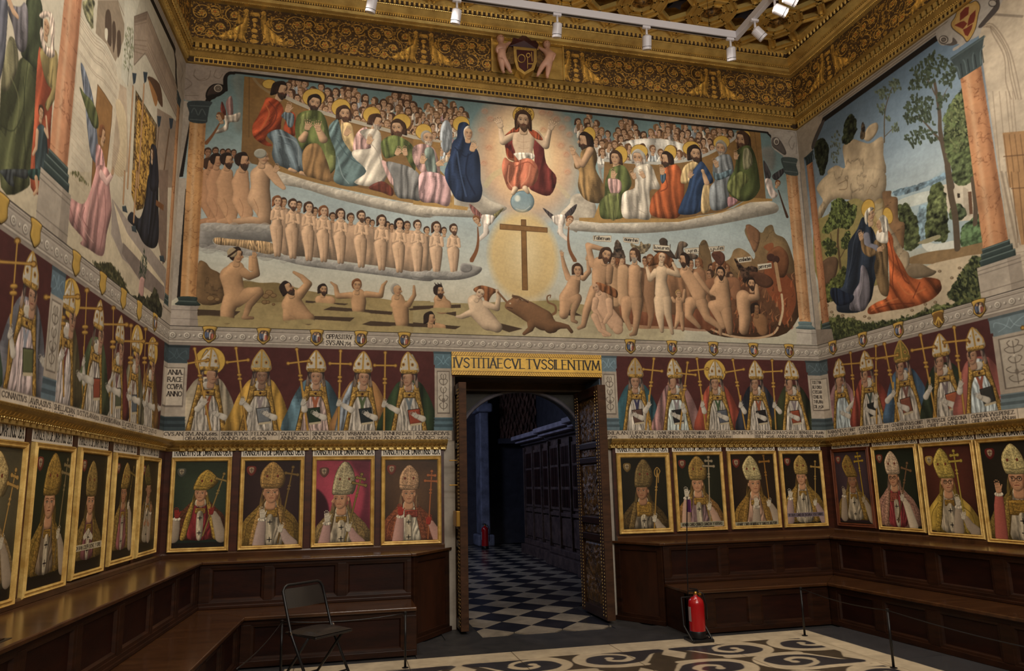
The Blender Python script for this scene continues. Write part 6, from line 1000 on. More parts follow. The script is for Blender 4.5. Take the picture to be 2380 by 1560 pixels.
M_blue = mat('blue_ground', (24, 30, 58), .7); M_red = mat('red_enamel', (168, 20, 24), .22, coat=.4); M_brass = mat('brass', (170, 130, 60), .35, metal=.9)
M_slate = mat('slate_marble', (54, 51, 50), .5, color2=(34, 33, 33), vscale=5, lo=.3, hi=.7); M_cream = mat('cream_marble', (196, 178, 152), .25, color2=(164, 146, 122), vscale=3, lo=.25, hi=.7)
M_dark = mat('dark_paving', (40, 38, 42), .28, color2=(26, 26, 32), vscale=5); M_light = mat('light_paving', (158, 144, 124), .26, color2=(118, 108, 94), vscale=4, lo=.3, hi=.7); M_flesh = mat('painted_flesh', (206, 158, 134), .5, var=.1); M_maroon = mat('maroon_paint', (62, 22, 26), .5, var=.2)
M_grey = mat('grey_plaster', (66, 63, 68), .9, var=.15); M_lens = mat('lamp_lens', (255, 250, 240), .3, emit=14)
# ================================================================ the room
H0 = 7.9; YB = -9.2; DX0, DX1, DZ = 3.195, 5.065, 2.945
def struct(name, mb, m, **k): return obj(name, mb, m, kind='structure', **k)
b = MB(); b.box(-.9, DX0, 0, .62, 0, H0); b.box(DX1, WID + .9, 0, .62, 0, H0); b.box(DX0, DX1, 0, .62, DZ, H0); wall_back = struct('wall_back', b, M_plaster)
b = MB(); P = [W2('left', -.62), W2('left', 9.3), W2('left', 9.3, -.3), W2('left', -.62, -.3)]; b.prism(P, 0, H0); wall_left = struct('wall_left', b, M_plaster)
b = MB(); P = [W2('right', 0), W2('right', 9.3), W2('right', 9.3, -.3), W2('right', 0, -.3)]; b.prism(P, 0, H0); wall_right = struct('wall_right', b, M_plaster)
b = MB(); b.box(-.9, 9.2, YB - .3, YB, 0, H0); struct('wall_front', b, M_plaster)
floor = struct('floor', MB().box(-1.2, 9.4, YB - .3, 14.4, -.25, -.012), M_slate)
ceiling = struct('ceiling', MB().box(-.9, 9.2, YB - .3, .3, 7.80, 8.0), mat('umber_gilt_ground', (168, 130, 64), .5, metal=.3, color2=(104, 76, 38), vscale=8))
# doorway: soffit board, lining and the plastered arch on the anteroom side
d1 = thing('doorway_lining', (4.13, .3, 0), 'brown lintel and jamb lining of the open doorway', 'doorway')
obj('soffit', MB().box(DX0, DX1, .02, .62, DZ - .03, DZ), M_soffit, d1); obj('beam', MB().box(DX0, DX1, .5, .62, DZ - .13, DZ - .03), M_soffit, d1)
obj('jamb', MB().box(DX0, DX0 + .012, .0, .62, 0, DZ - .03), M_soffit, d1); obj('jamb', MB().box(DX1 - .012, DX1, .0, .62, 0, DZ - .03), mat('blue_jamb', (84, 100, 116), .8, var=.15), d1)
b = MB(); n = 22; cx, rw, zs, zh = 4.2, .86, 2.16, .7; A = [(cx + rw * math.cos(math.pi * i / n), zs + zh * math.sin(math.pi * i / n)) for i in range(n + 1)]
for y in (.64, .92): b.v += [(x, y, z) for x, z in A]
n1 = n + 1; b.v += [(x, .64, 3.0) for x, z in A] + [(x, .92, 3.0) for x, z in A]
b.f += [(i, i + 1, n1 + i + 1, n1 + i) for i in range(n)] + [(i, 2 * n1 + i, 2 * n1 + i + 1, i + 1) for i in range(n)] + [(n1 + i, n1 + i + 1, 3 * n1 + i + 1, 3 * n1 + i) for i in range(n)]
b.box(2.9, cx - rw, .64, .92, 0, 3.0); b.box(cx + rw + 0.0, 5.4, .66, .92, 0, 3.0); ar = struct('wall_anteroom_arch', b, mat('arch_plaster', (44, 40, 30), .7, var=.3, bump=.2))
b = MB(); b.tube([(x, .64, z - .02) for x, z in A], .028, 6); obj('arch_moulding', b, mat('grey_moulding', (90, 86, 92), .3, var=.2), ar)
# anteroom shell
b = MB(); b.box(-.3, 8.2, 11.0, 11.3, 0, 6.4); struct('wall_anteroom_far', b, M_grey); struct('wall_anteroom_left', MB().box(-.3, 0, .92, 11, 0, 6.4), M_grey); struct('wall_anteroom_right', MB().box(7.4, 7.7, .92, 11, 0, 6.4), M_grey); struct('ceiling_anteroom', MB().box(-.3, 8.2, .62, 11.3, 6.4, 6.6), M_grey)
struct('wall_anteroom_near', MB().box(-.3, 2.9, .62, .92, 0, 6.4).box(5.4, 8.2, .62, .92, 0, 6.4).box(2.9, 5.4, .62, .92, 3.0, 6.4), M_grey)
# ================================================================ pictures
cvB = Cv('back', 0, WID, ZD, 6.64, 250, (158, 142, 128)); mural_back(cvB); stone_back(cvB); frieze_back(cvB)
cvR = Cv('right', 0, 9, ZD, 6.64, 190, (170, 160, 140)); mural_right(cvR); frieze_right(cvR)
cvL = Cv('left', 0, 9, ZD, 6.64, 190, (170, 160, 140), True); mural_left(cvL); frieze_left(cvL)
MB_, MR_, ML_ = (canvas_mat('fresco_' + n, grade(c.a), .8, bump=.15, spec=.2) for n, c in (('end_wall', cvB), ('right_wall', cvR), ('left_wall', cvL)))
def cut(t, name, cv, m, a, b, z0, z1, label=None, off=.006, poly=None):
    o = uvpanel(name, cv, a, b, z0, z1, m, t, off, .004, poly)
    if label: o['label'] = label
    return o
SB = lambda u, w=900: photoS(cvB, u, w); SR = lambda u, w=900: photoS(cvR, u, w); SL = lambda u, w=900: photoS(cvL, u, w)
ZT = 6.636
t = thing('judgement_fresco', (4.1, 0, 5), 'large fresco of the Last Judgement filling the end wall above the doorway', 'fresco')
cut(t, 'painted_column', cvB, MB_, 0, .285, ZA, 6.3, 'painted yellow marble column at the left corner'); cut(t, 'painted_column', cvB, MB_, 8.04, WID, ZA, 6.3, 'painted yellow marble column at the right corner'); cut(t, 'painted_scene', cvB, MB_, .285, 8.04, ZA, 6.3); cut(t, 'painted_fascia', cvB, MB_, 0, WID, 6.3, ZT)
t = thing('visitation_fresco', (*W2('right', 1.3), 5), 'fresco of two haloed women embracing before cliffs and tall trees, right wall', 'fresco')
s1 = (photoS(cvR, 2240, 150) + photoS(cvR, 2340, 640)) / 2
cut(t, 'painted_column', cvR, MR_, 0, .3, ZA, 6.55, 'thin painted pink column at the corner'); cut(t, 'painted_scene', cvR, MR_, .3, s1 - .26, ZA, 6.55); cut(t, 'painted_column', cvR, MR_, s1 - .26, s1 + .26, ZA, 6.2, 'large painted pink marble column with grey capital'); cut(t, 'painted_bracket', cvR, MR_, s1 - .26, s1 + .26, 6.2, 6.55, 'painted bracket with a red and gold chequered shield'); cut(t, 'painted_fascia', cvR, MR_, 0, s1 + .26, 6.55, ZT)
t2 = thing('portal_fresco', (*W2('right', 6), 5), 'fresco of a gothic portal with a wooden door at the right edge', 'fresco'); cut(t2, 'painted_scene', cvR, MR_, s1 + .26, 9, ZA, 6.55); cut(t2, 'painted_fascia', cvR, MR_, s1 + .26, 9, 6.55, ZT)
t = thing('annunciation_fresco', (*W2('left', 1.3), 5), 'fresco of a kneeling pink robed angel before a porch, left wall', 'fresco')
c1 = (photoS(cvL, 168, 0) + photoS(cvL, 130, 420)) / 2
cut(t, 'painted_column', cvL, ML_, 0, .3, ZA, ZT - .08, 'thin painted column beside the corner'); cut(t, 'painted_scene', cvL, ML_, .3, c1 - .25, ZA, ZT - .08); cut(t, 'painted_column', cvL, ML_, c1 - .25, c1 + .25, ZA, ZT - .08, 'large painted orange marble column on a grey base'); cut(t, 'painted_fascia', cvL, ML_, 0, c1 + .25, ZT - .08, ZT)
t = thing('gate_meeting_fresco', (*W2('left', 5), 5), 'fresco of green robed man and veiled woman with child, left edge', 'fresco'); cut(t, 'painted_scene', cvL, ML_, c1 + .25, 9, ZA, ZT - .08); cut(t, 'painted_fascia', cvL, ML_, c1 + .25, 9, ZT - .08, ZT)
SHP = [(-.36, .0), (.36, .0), (.33, .3), (.37, .66), (.2, .86), (0, 1.0), (-.2, .86), (-.37, .66), (-.33, .3)]
for wall, cv, m, SS, ls, lab in (('back', cvB, MB_, [SB(u, v) for u, v in ((487, 780), (613, 783), (736, 786), (839, 789), (940, 792), (1465, 808), (1562, 811), (1658, 813), (1751, 815), (1834, 817))], WID, 'painted grey moulding with rosettes running under the Last Judgement'),
                             ('right', cvR, MR_, [SR(u, v) for u, v in ((1937, 812), (2007, 795), (2090, 768), (2182, 740), (2277, 715))], 9, 'painted grey moulding with rosettes along the right wall'), ('left', cvL, ML_, [SL(u, v) for u, v in ((359, 745), (322, 725), (285, 697), (237, 660), (175, 615), (80, 545), (2, 480))], 9, 'painted grey moulding with rosettes along the left wall')):
    t = thing('painted_moulding', (*W2(wall, 3), ZB), lab, 'painted moulding'); cut(t, 'rosette_band', cv, m, 0, ls, ZB, ZA)
    for s_ in SS: cut(t, 'shield', cv, m, 0, 0, 0, 0, 'plain gold shield' if wall == 'left' and s_ > .9 else ('gold shield with a chevron' if wall == 'right' and 2.0 < s_ < 2.35 else None), .009, [(s_ + x * .185, ZA - y * .185) for x, y in SHP][::-1])
def frieze(wall, cv, m, label, cuts, labels_z):
    t = thing('bishop_frieze', (*W2(wall, (cuts[0][0] + cuts[-1][1]) / 2), ZC), label, 'painted frieze')
    for a, b, nm, lb in cuts: cut(t, nm, cv, m, min(a, b), max(a, b), ZC, ZB, lb)
    for a, b in zip(labels_z[:-1], labels_z[1:]): cut(t, 'name_label', cv, m, min(a, b) + .0, max(a, b), ZD, ZC)
def chain(ps, names): return [(ps[i], ps[i + 1], *names[i]) for i in range(len(names))]
X1 = [SB(350 + q / 3.9) for q in (330, 760, 1210, 1670, 2130)] + [SB(1008, 850), DX0]
frieze('back', cvB, MB_, 'painted frieze of five bishops with gold crosses, left of the door', chain([0] + X1, [('pilaster', 'painted pilaster lettered ANIA RACE CCVPA ANNO'), ('bishop', 'haloed bishop in white cope turned right'), ('bishop', 'dark faced bishop in gold cope with a grey book'), ('bishop', 'bishop in blue cope reading an open book'), ('bishop', 'bishop in tan cope with a black book'), ('bishop', 'bishop in green cope with a red book'), ('pilaster', 'narrow painted pilaster beside the door')]), [0] + [SB(350 + q / 3.9, 1015) for q in (300, 625, 905, 1165, 1450, 1770, 2100)] + [SB(800 + 630 / 3.9, 1015), DX0])
X2 = [DX1, SB(1433, 850)] + [SB(1300 + q / 3.9) for q in (880, 1240, 1620, 1930, 2220)] + [WID]
frieze('back', cvB, MB_, 'painted frieze of five bishops with gold crosses, right of the door', chain(X2, [('pilaster', 'narrow painted pilaster beside the door'), ('bishop', 'bishop in teal cope'), ('bishop', 'bishop in pink cope with a black book'), ('bishop', 'haloed bishop in red cope'), ('bishop', 'bishop in dark blue cope'), ('bishop', 'bishop in dark green cope with a red book'), ('pilaster', 'painted pilaster lettered with an inscription')]), [DX1] + [SB(1300 + q / 3.9, 1015) for q in (630, 875, 1110, 1345, 1565, 1770, 1965, 2165)] + [WID])
X3 = [0, SR(1780 + 595 / 3.9)] + [SR(1780 + q / 3.9) for q in (825, 1115, 1455, 1770, 2190)] + [SR(2384, 900) + .1, 9]
xs = [0.0] + [SR(1780 + q / 3.9, 760 + w_ / 3.9) for q, w_ in ((835, 935), (1130, 910), (1450, 880), (1850, 850), (2290, 800))]
frieze('right', cvR, MR_, 'painted frieze of bishops with gold crosses along the right wall', chain(X3, [('pilaster', None), ('bishop', 'bishop in pink cope facing right'), ('bishop', 'bishop in red cope'), ('bishop', 'bishop in blue cope with gold mitre'), ('bishop', 'bishop in dark green cope'), ('bishop', 'bishop in rose cope facing left'), ('pilaster', 'wide painted pilaster at the right edge'), ('bishop', 'row of bishops further along')]), xs + [xs[-1] + .72 * i for i in range(1, 8)])
X4 = [0, .17] + [SL(u, 860) for u in (342, 302, 262, 196)] + [SL(143, 770), SL(105, 760), SL(5, 700), 9]
xs = [.0] + [SL(q / 3.9, 800 + w_ / 3.9) for q, w_ in ((1237, 810), (1095, 775), (900, 715), (680, 660), (468, 605), (250, 545), (-10, 480))]
frieze('left', cvL, ML_, 'painted frieze of bishops with gold crosses along the left wall', chain(X4, [('pilaster', None), ('bishop', 'haloed bishop nearest the corner'), ('bishop', 'haloed bishop in olive cope'), ('bishop', 'bishop in dark red cope'), ('bishop', 'bishop in green cope with a red book'), ('bishop', 'haloed bishop in brown cope'), ('pilaster', None), ('bishop', 'tall bishop in grey cope with a green book'), ('bishop', 'row of bishops further along')]), xs + [xs[-1] + .7 * i for i in range(1, 7)])
# inscription board above the door
cvS = Cv('back', DX0 - .03, DX1 + .02, 2.93, 3.213, 420, (206, 162, 66)); v = cvS; v.wall(); s0, s1_ = v.s0, v.s1; v.p((206, 164, 70), [(s0, 2.93), (s1_, 2.93), (s1_, 3.213), (s0, 3.213)], 'wash', False)
for z in (3.19, 2.953):
    v.p((196, 150, 56), [(s0, z - .02), (s1_, z - .02), (s1_, z + .02), (s0, z + .02)], 'wash', False)
    for i in range(64): x = s0 + (s1_ - s0) * (i + .5) / 64; q = .014 if i < 32 else -.014; v.l((92, 62, 20), [(x - q, z - .019), (x, z), (x + q, z + .019)], .006); v.l((232, 200, 110), [(x - q + .008, z - .016), (x + .008, z), (x + q + .008, z + .016)], .005, a=.7)
v.l((110, 78, 30), [(s0, 3.166), (s1_, 3.166)], .006); v.l((110, 78, 30), [(s0, 2.978), (s1_, 2.978)], .006)
v.text((34, 28, 22), 'IVSTITIAECVLTVSSILENTIVM', s0 + .03, 3.022, s1_ - .03, 3.022, -.115, .13)
for f in (.012, .18, .265, .645, .80): v.e((34, 28, 22), s0 + .03 + (s1_ - s0 - .06) * f, 3.155, .007, .007)
obj_board = uvpanel('inscription_board', cvS, s0, s1_, 2.93, 3.213, canvas_mat('gold_board', grade(cvS.a, 1, (1, 1, 1)), .5, metal=0, bump=.1), None, .03, .03); obj_board['label'] = 'gold inscription board lettered IVSTITIAE CVLTVS SILENTIVM above the door'; obj_board['category'] = 'sign'
# ================================================================ wainscot boards, portraits, gilt cornice
PT = ['archbishop portrait with red gloves against dark green ground, leftmost on the end wall', 'portrait of broad faced archbishop with white gloves and silver crozier cross', 'archbishop portrait with pink background, silver white mitre', 'portrait of archbishop with red gloves on brown ground, beside the door', 'dark portrait of bishop with crozier in the widest gilt frame, right of the door', 'portrait of archbishop with raised white glove and silver double cross, behind the extinguisher sign pole', 'portrait of archbishop in white mitre holding plain gold staff, name strip below', 'portrait of archbishop with raised hand on violet name strip, at the right corner', 'portrait with purple ground in brown wooden frame, first on the right wall', 'portrait of archbishop in glasses and pink floral cope', 'portrait of archbishop in glasses with large gold mitre and yellow cope', 'portrait of archbishop in glasses raising a bare hand, right edge', 'dim portrait of bearded bishop in profile, nearest corner on the left wall', 'dim portrait of bishop with rose robe, second from corner on the left wall', 'portrait of white gloved bishop with white name strip DN IVAN JOSEPH', 'large portrait of bishop in dark green ground with gold mitre, left wall', 'portrait of bishop with white embroidered mitre cut by the left edge']
def frame_mesh(wall, a, b, z0, z1, wd, base, dep):
    mb = MB(); prof = [(0, 0), (0, dep * .75), (.18, dep), (.34, dep * .78), (.5, dep * .7), (.68, dep * .92), (.82, dep * .8), (.9, dep * .45), (1, dep * .35), (1, 0)]; n = len(prof)
    C = [(a, z0, 1, 1), (b, z0, -1, 1), (b, z1, -1, -1), (a, z1, 1, -1)]; V = []
    for s_, z, ds, dz in C:
        for q, d in prof: x, y = W2(wall, s_ + ds * q * wd, base + d); V.append((x, y, z + dz * q * wd))
    mb.add(V, [(i * n + k, i * n + (k + 1) % n, ((i + 1) % 4) * n + (k + 1) % n, ((i + 1) % 4) * n + k) for i in range(4) for k in range(n)]); return mb
M_wfr = mat('brown_frame', (110, 56, 30), .35, color2=(74, 36, 20), vscale=5)
for i, (wall, a, b, z0, z1, fs, d) in enumerate(PORT):
    a, b = min(a, b), max(a, b); wd = {'gilt': .047, 'giltwide': .06, 'wood': .052}[fs]; base = .055
    t = thing('framed_portrait', (*W2(wall, (a + b) / 2, base), z0), PT[i], 'painting', 'framed archbishop portraits')
    fm = M_wfr if fs == 'wood' else M_giltf; o = obj('frame', frame_mesh(wall, a, b, z0, z1, wd, base, .038), fm, t)
    for p_ in o.data.polygons: p_.use_smooth = False
    W_ = int(300 * 1.0); Hh = int(W_ * (z1 - z0 - 2 * wd) / (b - a - 2 * wd)); pa = grade(portrait(W_, Hh, d), .9, (1.0, .97, .9))
    cv = Cv(wall, a + wd * .97, b - wd * .97, z0 + wd * .97, z1 - wd * .97, 100, (0, 0, 0), wall == 'left'); uvpanel('picture', cv, cv.s0, cv.s1, cv.z0, cv.z1, canvas_mat('portrait_oil', pa, .45, bump=.1, spec=.25), t, base + .02, .012)
M_wob = M_woodr; cvI = Cv('back', 0, 1, 0, .08, 1200, (232, 224, 208)); cvI.wall(); cvI.text((30, 26, 24), 'TRANSLATVS DIE DMARTINSIS OB.A.', .02, .022, .98, .022, -.05, .17); M_ins = canvas_mat('name_inscription', cvI.a, .8)
fr = {'back': [(p[1], p[2], p[4]) for p in PORT if p[0] == 'back'], 'right': [(p[1], p[2], p[4]) for p in PORT if p[0] == 'right'], 'left': [(p[2], p[1], p[4]) for p in PORT if p[0] == 'left']}
for w_, A, B, fr_, lb in (('back', 'mL', 3.06, fr['back'][:4], 'brown wainscot boarding behind the portraits left of the door'), ('back', 5.17, 'mR', fr['back'][4:], 'brown wainscot boarding behind the portraits right of the door'), ('right', 'm', 9, fr['right'], 'brown wainscot boarding behind the right wall portraits'), ('left', 'm', 9, fr['left'], 'brown wainscot boarding behind the left wall portraits')):
    side = {'left': mitL, 'right': mitR}.get(w_); mA = side if A == 'm' else (mitBL if A == 'mL' else None); mB = mitBR if B == 'mR' else None
    aa = A if not isinstance(A, str) else .05; bb = B if not isinstance(B, str) else WID - .05
    t = thing('wainscot', (*W2(w_, (aa + bb) / 2), .92), lb, 'panelling')
    seg_profile('board', w_, [(0, .9), (.05, .9), (.05, 2.07), (0, 2.07)], aa, bb, M_woodr, t, mA, mB); seg_profile('sill', w_, [(.05, .915), (.085, .915), (.085, .95), (.075, .965), (.05, .97)], aa, bb, M_woodt, t, mA, mB)
    for a, b, z in fr_:
        o = obj('inscription', wbox(MB(), w_, a, b, .05, .058, z + .004, 2.06), M_ins, t); uv = o.data.uv_layers.new(name='uv')
        for lp in o.data.loops:
            i = lp.vertex_index; sx = 1 if i % 4 in (1, 2) else 0; sx = 1 - sx if w_ == 'left' else sx; uv.data[lp.index].uv = (sx, 1 if i >= 4 else .1)
    for (a, b, z), (c, d_, _) in zip(fr_[:-1], fr_[1:]):
        if c > b: obj('stile', wbox(MB(), w_, b + .012, c - .012, .05, .062, .97, 2.06), M_woodr, t)
# the gilt cornice that carries the name labels
ball_me = None
def blocks(t, name, wall, sa, sb, pitch, mk, m, limit=300, group=False, part=True, far=None):
    """repeated carved pieces along a wall; mk returns a local mesh (x along wall, y out of wall, z up)"""
    n = int((sb - sa) / pitch); me = None; mb = MB(); (nx, ny) = WN(wall); (dx, dy) = PLANES[wall][1]; loc_m = mk
    for i in range(n):
        s_ = sa + (i + .5) * (sb - sa) / n; x, y = W2(wall, s_, 0)
        if part and i < limit:
            if me is None: me = mk.mesh(name); me.materials.append(m)
            o = bpy.data.objects.new(name, me); LINK.objects.link(o); o.matrix_world = Matrix(((dx, nx, 0, x), (dy, ny, 0, y), (0, 0, 1, 0), (0, 0, 0, 1))); o.parent = t; o.matrix_parent_inverse = wm(t).inverted()
        else: mb.add([(x + dx * p[0] + nx * p[1], y + dy * p[0] + ny * p[1], p[2]) for p in mk.v], mk.f)
    if mb.v: obj(name, mb, m, t, kind='stuff')
def ell(rx, ry, rz, c, n=6, k=4): return MB().lathe([(math.sin(math.pi * i / k) + 1e-4, -math.cos(math.pi * i / k)) for i in range(k + 1)], c, n, Matrix.Diagonal((rx, ry, rz)))
LP = [(0, 2.035), (.06, 2.035), (.065, 2.05), (.09, 2.055), (.095, 2.075), (.12, 2.085), (.15, 2.105), (.165, 2.125), (.17, 2.14), (.16, 2.147), (0, 2.147)]
for w_, A, B, lb in (('back', 'mL', 3.09, 'gilt egg and dart cornice left of the door'), ('back', 5.12, 'mR', 'gilt egg and dart cornice right of the door'), ('right', 'm', 9, 'gilt egg and dart cornice under the right frieze'), ('left', 'm', 9, 'gilt egg and dart cornice under the left frieze')):
    side = {'left': mitL, 'right': mitR}.get(w_); mA = side if A == 'm' else (mitBL if A == 'mL' else None); mB = mitBR if B == 'mR' else None; aa = A if not isinstance(A, str) else .1; bb = B if not isinstance(B, str) else WID - .1
    t = thing('gilt_cornice', (*W2(w_, (aa + bb) / 2), 2.03), lb, 'cornice'); seg_profile('moulding', w_, LP, aa, bb, M_gild, t, mA, mB)
    e0 = aa + (.08 if mA else 0); e1 = bb - (.08 if mB else 0); e1 = min(e1, 5.2) if w_ != 'back' else e1
    blocks(t, 'dentil', w_, e0, e1, .085, MB().box(-.026, .026, .06, .093, 2.037, 2.062), M_gilt)
    blocks(t, 'leaf', w_, e0, e1, .05, MB().add([(-.02, .10, 2.073), (.012, .096, 2.073), (.03, .172, 2.136), (.005, .176, 2.136), (-.008, .128, 2.083), (.016, .15, 2.104)], [(0, 1, 5, 4), (4, 5, 2, 3)]), M_gilt)
    blocks(t, 'bead', w_, e0, e1, .03, ell(.008, .008, .008, (0, .099, 2.069), 5, 3), M_gilt, part=False)
# ---------------------------------------------------------------- upper cornice with carved frieze
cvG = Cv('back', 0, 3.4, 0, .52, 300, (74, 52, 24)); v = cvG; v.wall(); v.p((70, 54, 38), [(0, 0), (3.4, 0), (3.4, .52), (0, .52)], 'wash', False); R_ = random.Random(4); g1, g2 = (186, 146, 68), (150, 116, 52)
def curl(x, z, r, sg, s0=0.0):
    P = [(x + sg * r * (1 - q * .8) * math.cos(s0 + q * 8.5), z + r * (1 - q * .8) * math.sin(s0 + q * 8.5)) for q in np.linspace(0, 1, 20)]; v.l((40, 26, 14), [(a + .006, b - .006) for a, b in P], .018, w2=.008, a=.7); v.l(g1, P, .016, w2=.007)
    for k in range(10):
        a = k * .7 + s0; xx, zz = x + sg * r * 1.12 * math.cos(a), z + r * 1.12 * math.sin(a); v.p(g2 if k % 2 else g1, [(xx, zz), (xx + .022 * math.cos(a + 1), zz + .022 * math.sin(a + 1)), (xx + .035 * math.cos(a + .5), zz + .035 * math.sin(a + .5)), (xx + .02 * math.cos(a), zz + .02 * math.sin(a))], 'skin')
    for k in range(6): v.e(g1, x + .03 * math.cos(k * 1.05), z + .03 * math.sin(k * 1.05), .017, .013, 'skin')
    v.e((190, 110, 50), x, z, .014, .014, 'skin')
for bx_ in (0, 1.7):
    for x, z, r, sg, s0 in ((.15, .36, .13, 1, 0), (.38, .2, .13, -1, 1), (.52, .38, .11, 1, 2), (.15, .13, .1, -1, 3), (1.26, .36, .13, -1, 0), (1.04, .3, .12, 1, 1), (1.54, .36, .13, 1, 3), (1.38, .14, .11, -1, 2), (1.6, .12, .09, 1, 0), (.3, .4, .08, -1, 1), (1.4, .38, .08, 1, 0), (.26, .09, .07, 1, 1), (1.18, .1, .08, 1, 2)): curl(bx_ + x, z, r, sg, s0)
    cx_ = bx_ + .76   # pair of winged sphinxes about a candelabrum
    for sg in (-1, 1):
        f = lambda L: [(cx_ + sg * a, b) for a, b in L]
        v.p(g1, f([(.08, .44), (.13, .42), (.14, .3), (.24, .2), (.36, .1), (.44, .06), (.46, .1), (.36, .03), (.2, .06), (.12, .04), (.1, .14), (.07, .3)]), 'robe'); v.e(g1, cx_ + sg * .1, .46, .03, .036, 'skin'); v.p(g2, f([(.14, .36), (.24, .44), (.2, .34), (.22, .27), (.14, .28)]), 'robe')
        v.l(g1, f([(.12, .1), (.09, .03)]), .02); v.l(g1, f([(.2, .1), (.22, .03)]), .02)
    for zz, rr in ((.05, .05), (.12, .03), (.2, .04), (.28, .02), (.35, .035), (.43, .06)): v.e(g1, cx_, zz, rr, .03, 'skin')
    for zz, rr in ((.05, .03), (.14, .02), (.24, .026), (.34, .018), (.44, .05)): v.e(g2, bx_ + .0 + .003, zz, rr, .03, 'skin'); v.e(g2, bx_ + 1.697, zz, rr, .03, 'skin')
for _ in range(1700): x, z = R_.uniform(0, 3.4), R_.uniform(.01, .51); a = R_.uniform(0, 6); v.e((g1, g2, (112, 84, 40))[R_.randrange(3)], x, z, .016, .006, 'flat', rot=a, a=.8)
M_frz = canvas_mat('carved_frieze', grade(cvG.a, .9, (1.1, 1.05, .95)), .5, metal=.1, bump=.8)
UP = [(0, 6.636), (.03, 6.636), (.035, 6.645), (.035, 6.708), (.05, 6.712), (.055, 6.775), (.075, 6.788), (.095, 6.795), (.095, 6.80)]
UP2 = [(0, 6.862), (.1, 6.862), (.1, 6.88), (.06, 6.885), (.055, 6.955), (.035, 6.96), (.03, 6.965), (0, 6.965)]
UP3 = [(0, 7.455), (.1, 7.455), (.11, 7.462), (.15, 7.47), (.17, 7.495), (.15, 7.515), (.135, 7.52), (.135, 7.545), (.16, 7.548), (.2, 7.57), (.25, 7.60), (.255, 7.612), (.27, 7.66), (.33, 7.70), (.33, 7.80), (0, 7.80)]
for w_, A, B, lb in (('back', 'mL', 'mR', 'deep gilt cornice with carved frieze under the ceiling, end wall'), ('right', 'm', 9, 'deep gilt cornice with carved frieze under the ceiling, right wall'), ('left', 'm', 9, 'deep gilt cornice with carved frieze under the ceiling, left wall')):
    side = {'left': mitL, 'right': mitR}.get(w_); mA = side if A == 'm' else mitBL; mB = mitBR if B == 'mR' else None; bb = B if not isinstance(B, str) else WID
    t = thing('frieze_cornice', (*W2(w_, 3.5), 6.64), lb, 'cornice')
    seg_profile('lower_moulding', w_, UP + [(.06, 6.80), (0, 6.80)], 0, bb, M_gild, t, mA, mB); seg_profile('fascia', w_, [(0, 6.80), (.055, 6.80), (.055, 6.862), (0, 6.862)] , 0, bb, M_gild, t, mA, mB); seg_profile('band', w_, UP2, 0, bb, M_gild, t, mA, mB); seg_profile('crown_moulding', w_, UP3, 0, bb, M_gilt, t, mA, mB)
    for a_, z_, w2_ in ((.0375, 6.646, .06), (.0575, 6.803, .055), (.1365, 7.5215, .024), (.2565, 7.606, .05), (.0365, 6.957, .01)): seg_profile('painted_shade', w_, [(a_ - .02, z_), (a_ + (.012 if z_ > 7.6 else 0), z_), (a_ + (.012 if z_ > 7.6 else 0), z_ + w2_), (a_ - .02, z_ + w2_)], 0, bb, M_umber, t, mA, mB)  # umber strips paint the shade behind the arcade, dentils and eggs
    s_ = 0.0
    while s_ < bb - .01:
        e_ = min(s_ + 3.4, bb) if w_ != 'back' else min(s_ + 2.0737, bb)
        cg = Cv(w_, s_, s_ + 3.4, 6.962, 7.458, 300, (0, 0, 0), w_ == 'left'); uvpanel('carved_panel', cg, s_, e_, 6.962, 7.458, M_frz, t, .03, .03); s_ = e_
    e0 = .1; e1 = bb - .1 if w_ == 'back' else 5.0
    blocks(t, 'dentil', w_, e0, e1, .074, MB().box(-.021, .021, .05, .105, 6.803, 6.858), M_gilt)
    blocks(t, 'arcade', w_, e0, e1, .052, MB().box(-.026, -.013, .03, .056, 6.642, 6.70).box(-.026, .026, .03, .05, 6.69, 6.708).box(-.026, .026, .03, .052, 6.637, 6.645), M_gilt, part=False)
    blocks(t, 'bead', w_, e0, e1, .024, ell(.0085, .0085, .0085, (0, .054, 6.716), 5, 3), M_gilt, part=False); blocks(t, 'rope', w_, e0, e1, .04, MB().tube([(-.014, .082, 6.783), (.014, .088, 6.796)], .009, 5), M_gilt, part=False)
    blocks(t, 'egg', w_, e0 + .2, e1 - .2, .062, ell(.02, .022, .034, (0, .272, 7.632), 6, 4), M_gilt); blocks(t, 'bead', w_, e0 + .1, e1 - .1, .026, ell(.009, .009, .009, (0, .252, 7.595), 5, 3), M_gilt, part=False); blocks(t, 'small_dentil', w_, e0, e1, .03, MB().box(-.009, .009, .12, .15, 7.522, 7.544), M_gilt, part=False); blocks(t, 'bead', w_, e0, e1, .022, ell(.007, .007, .007, (0, .1, 7.452), 5, 3), M_gilt, part=False)
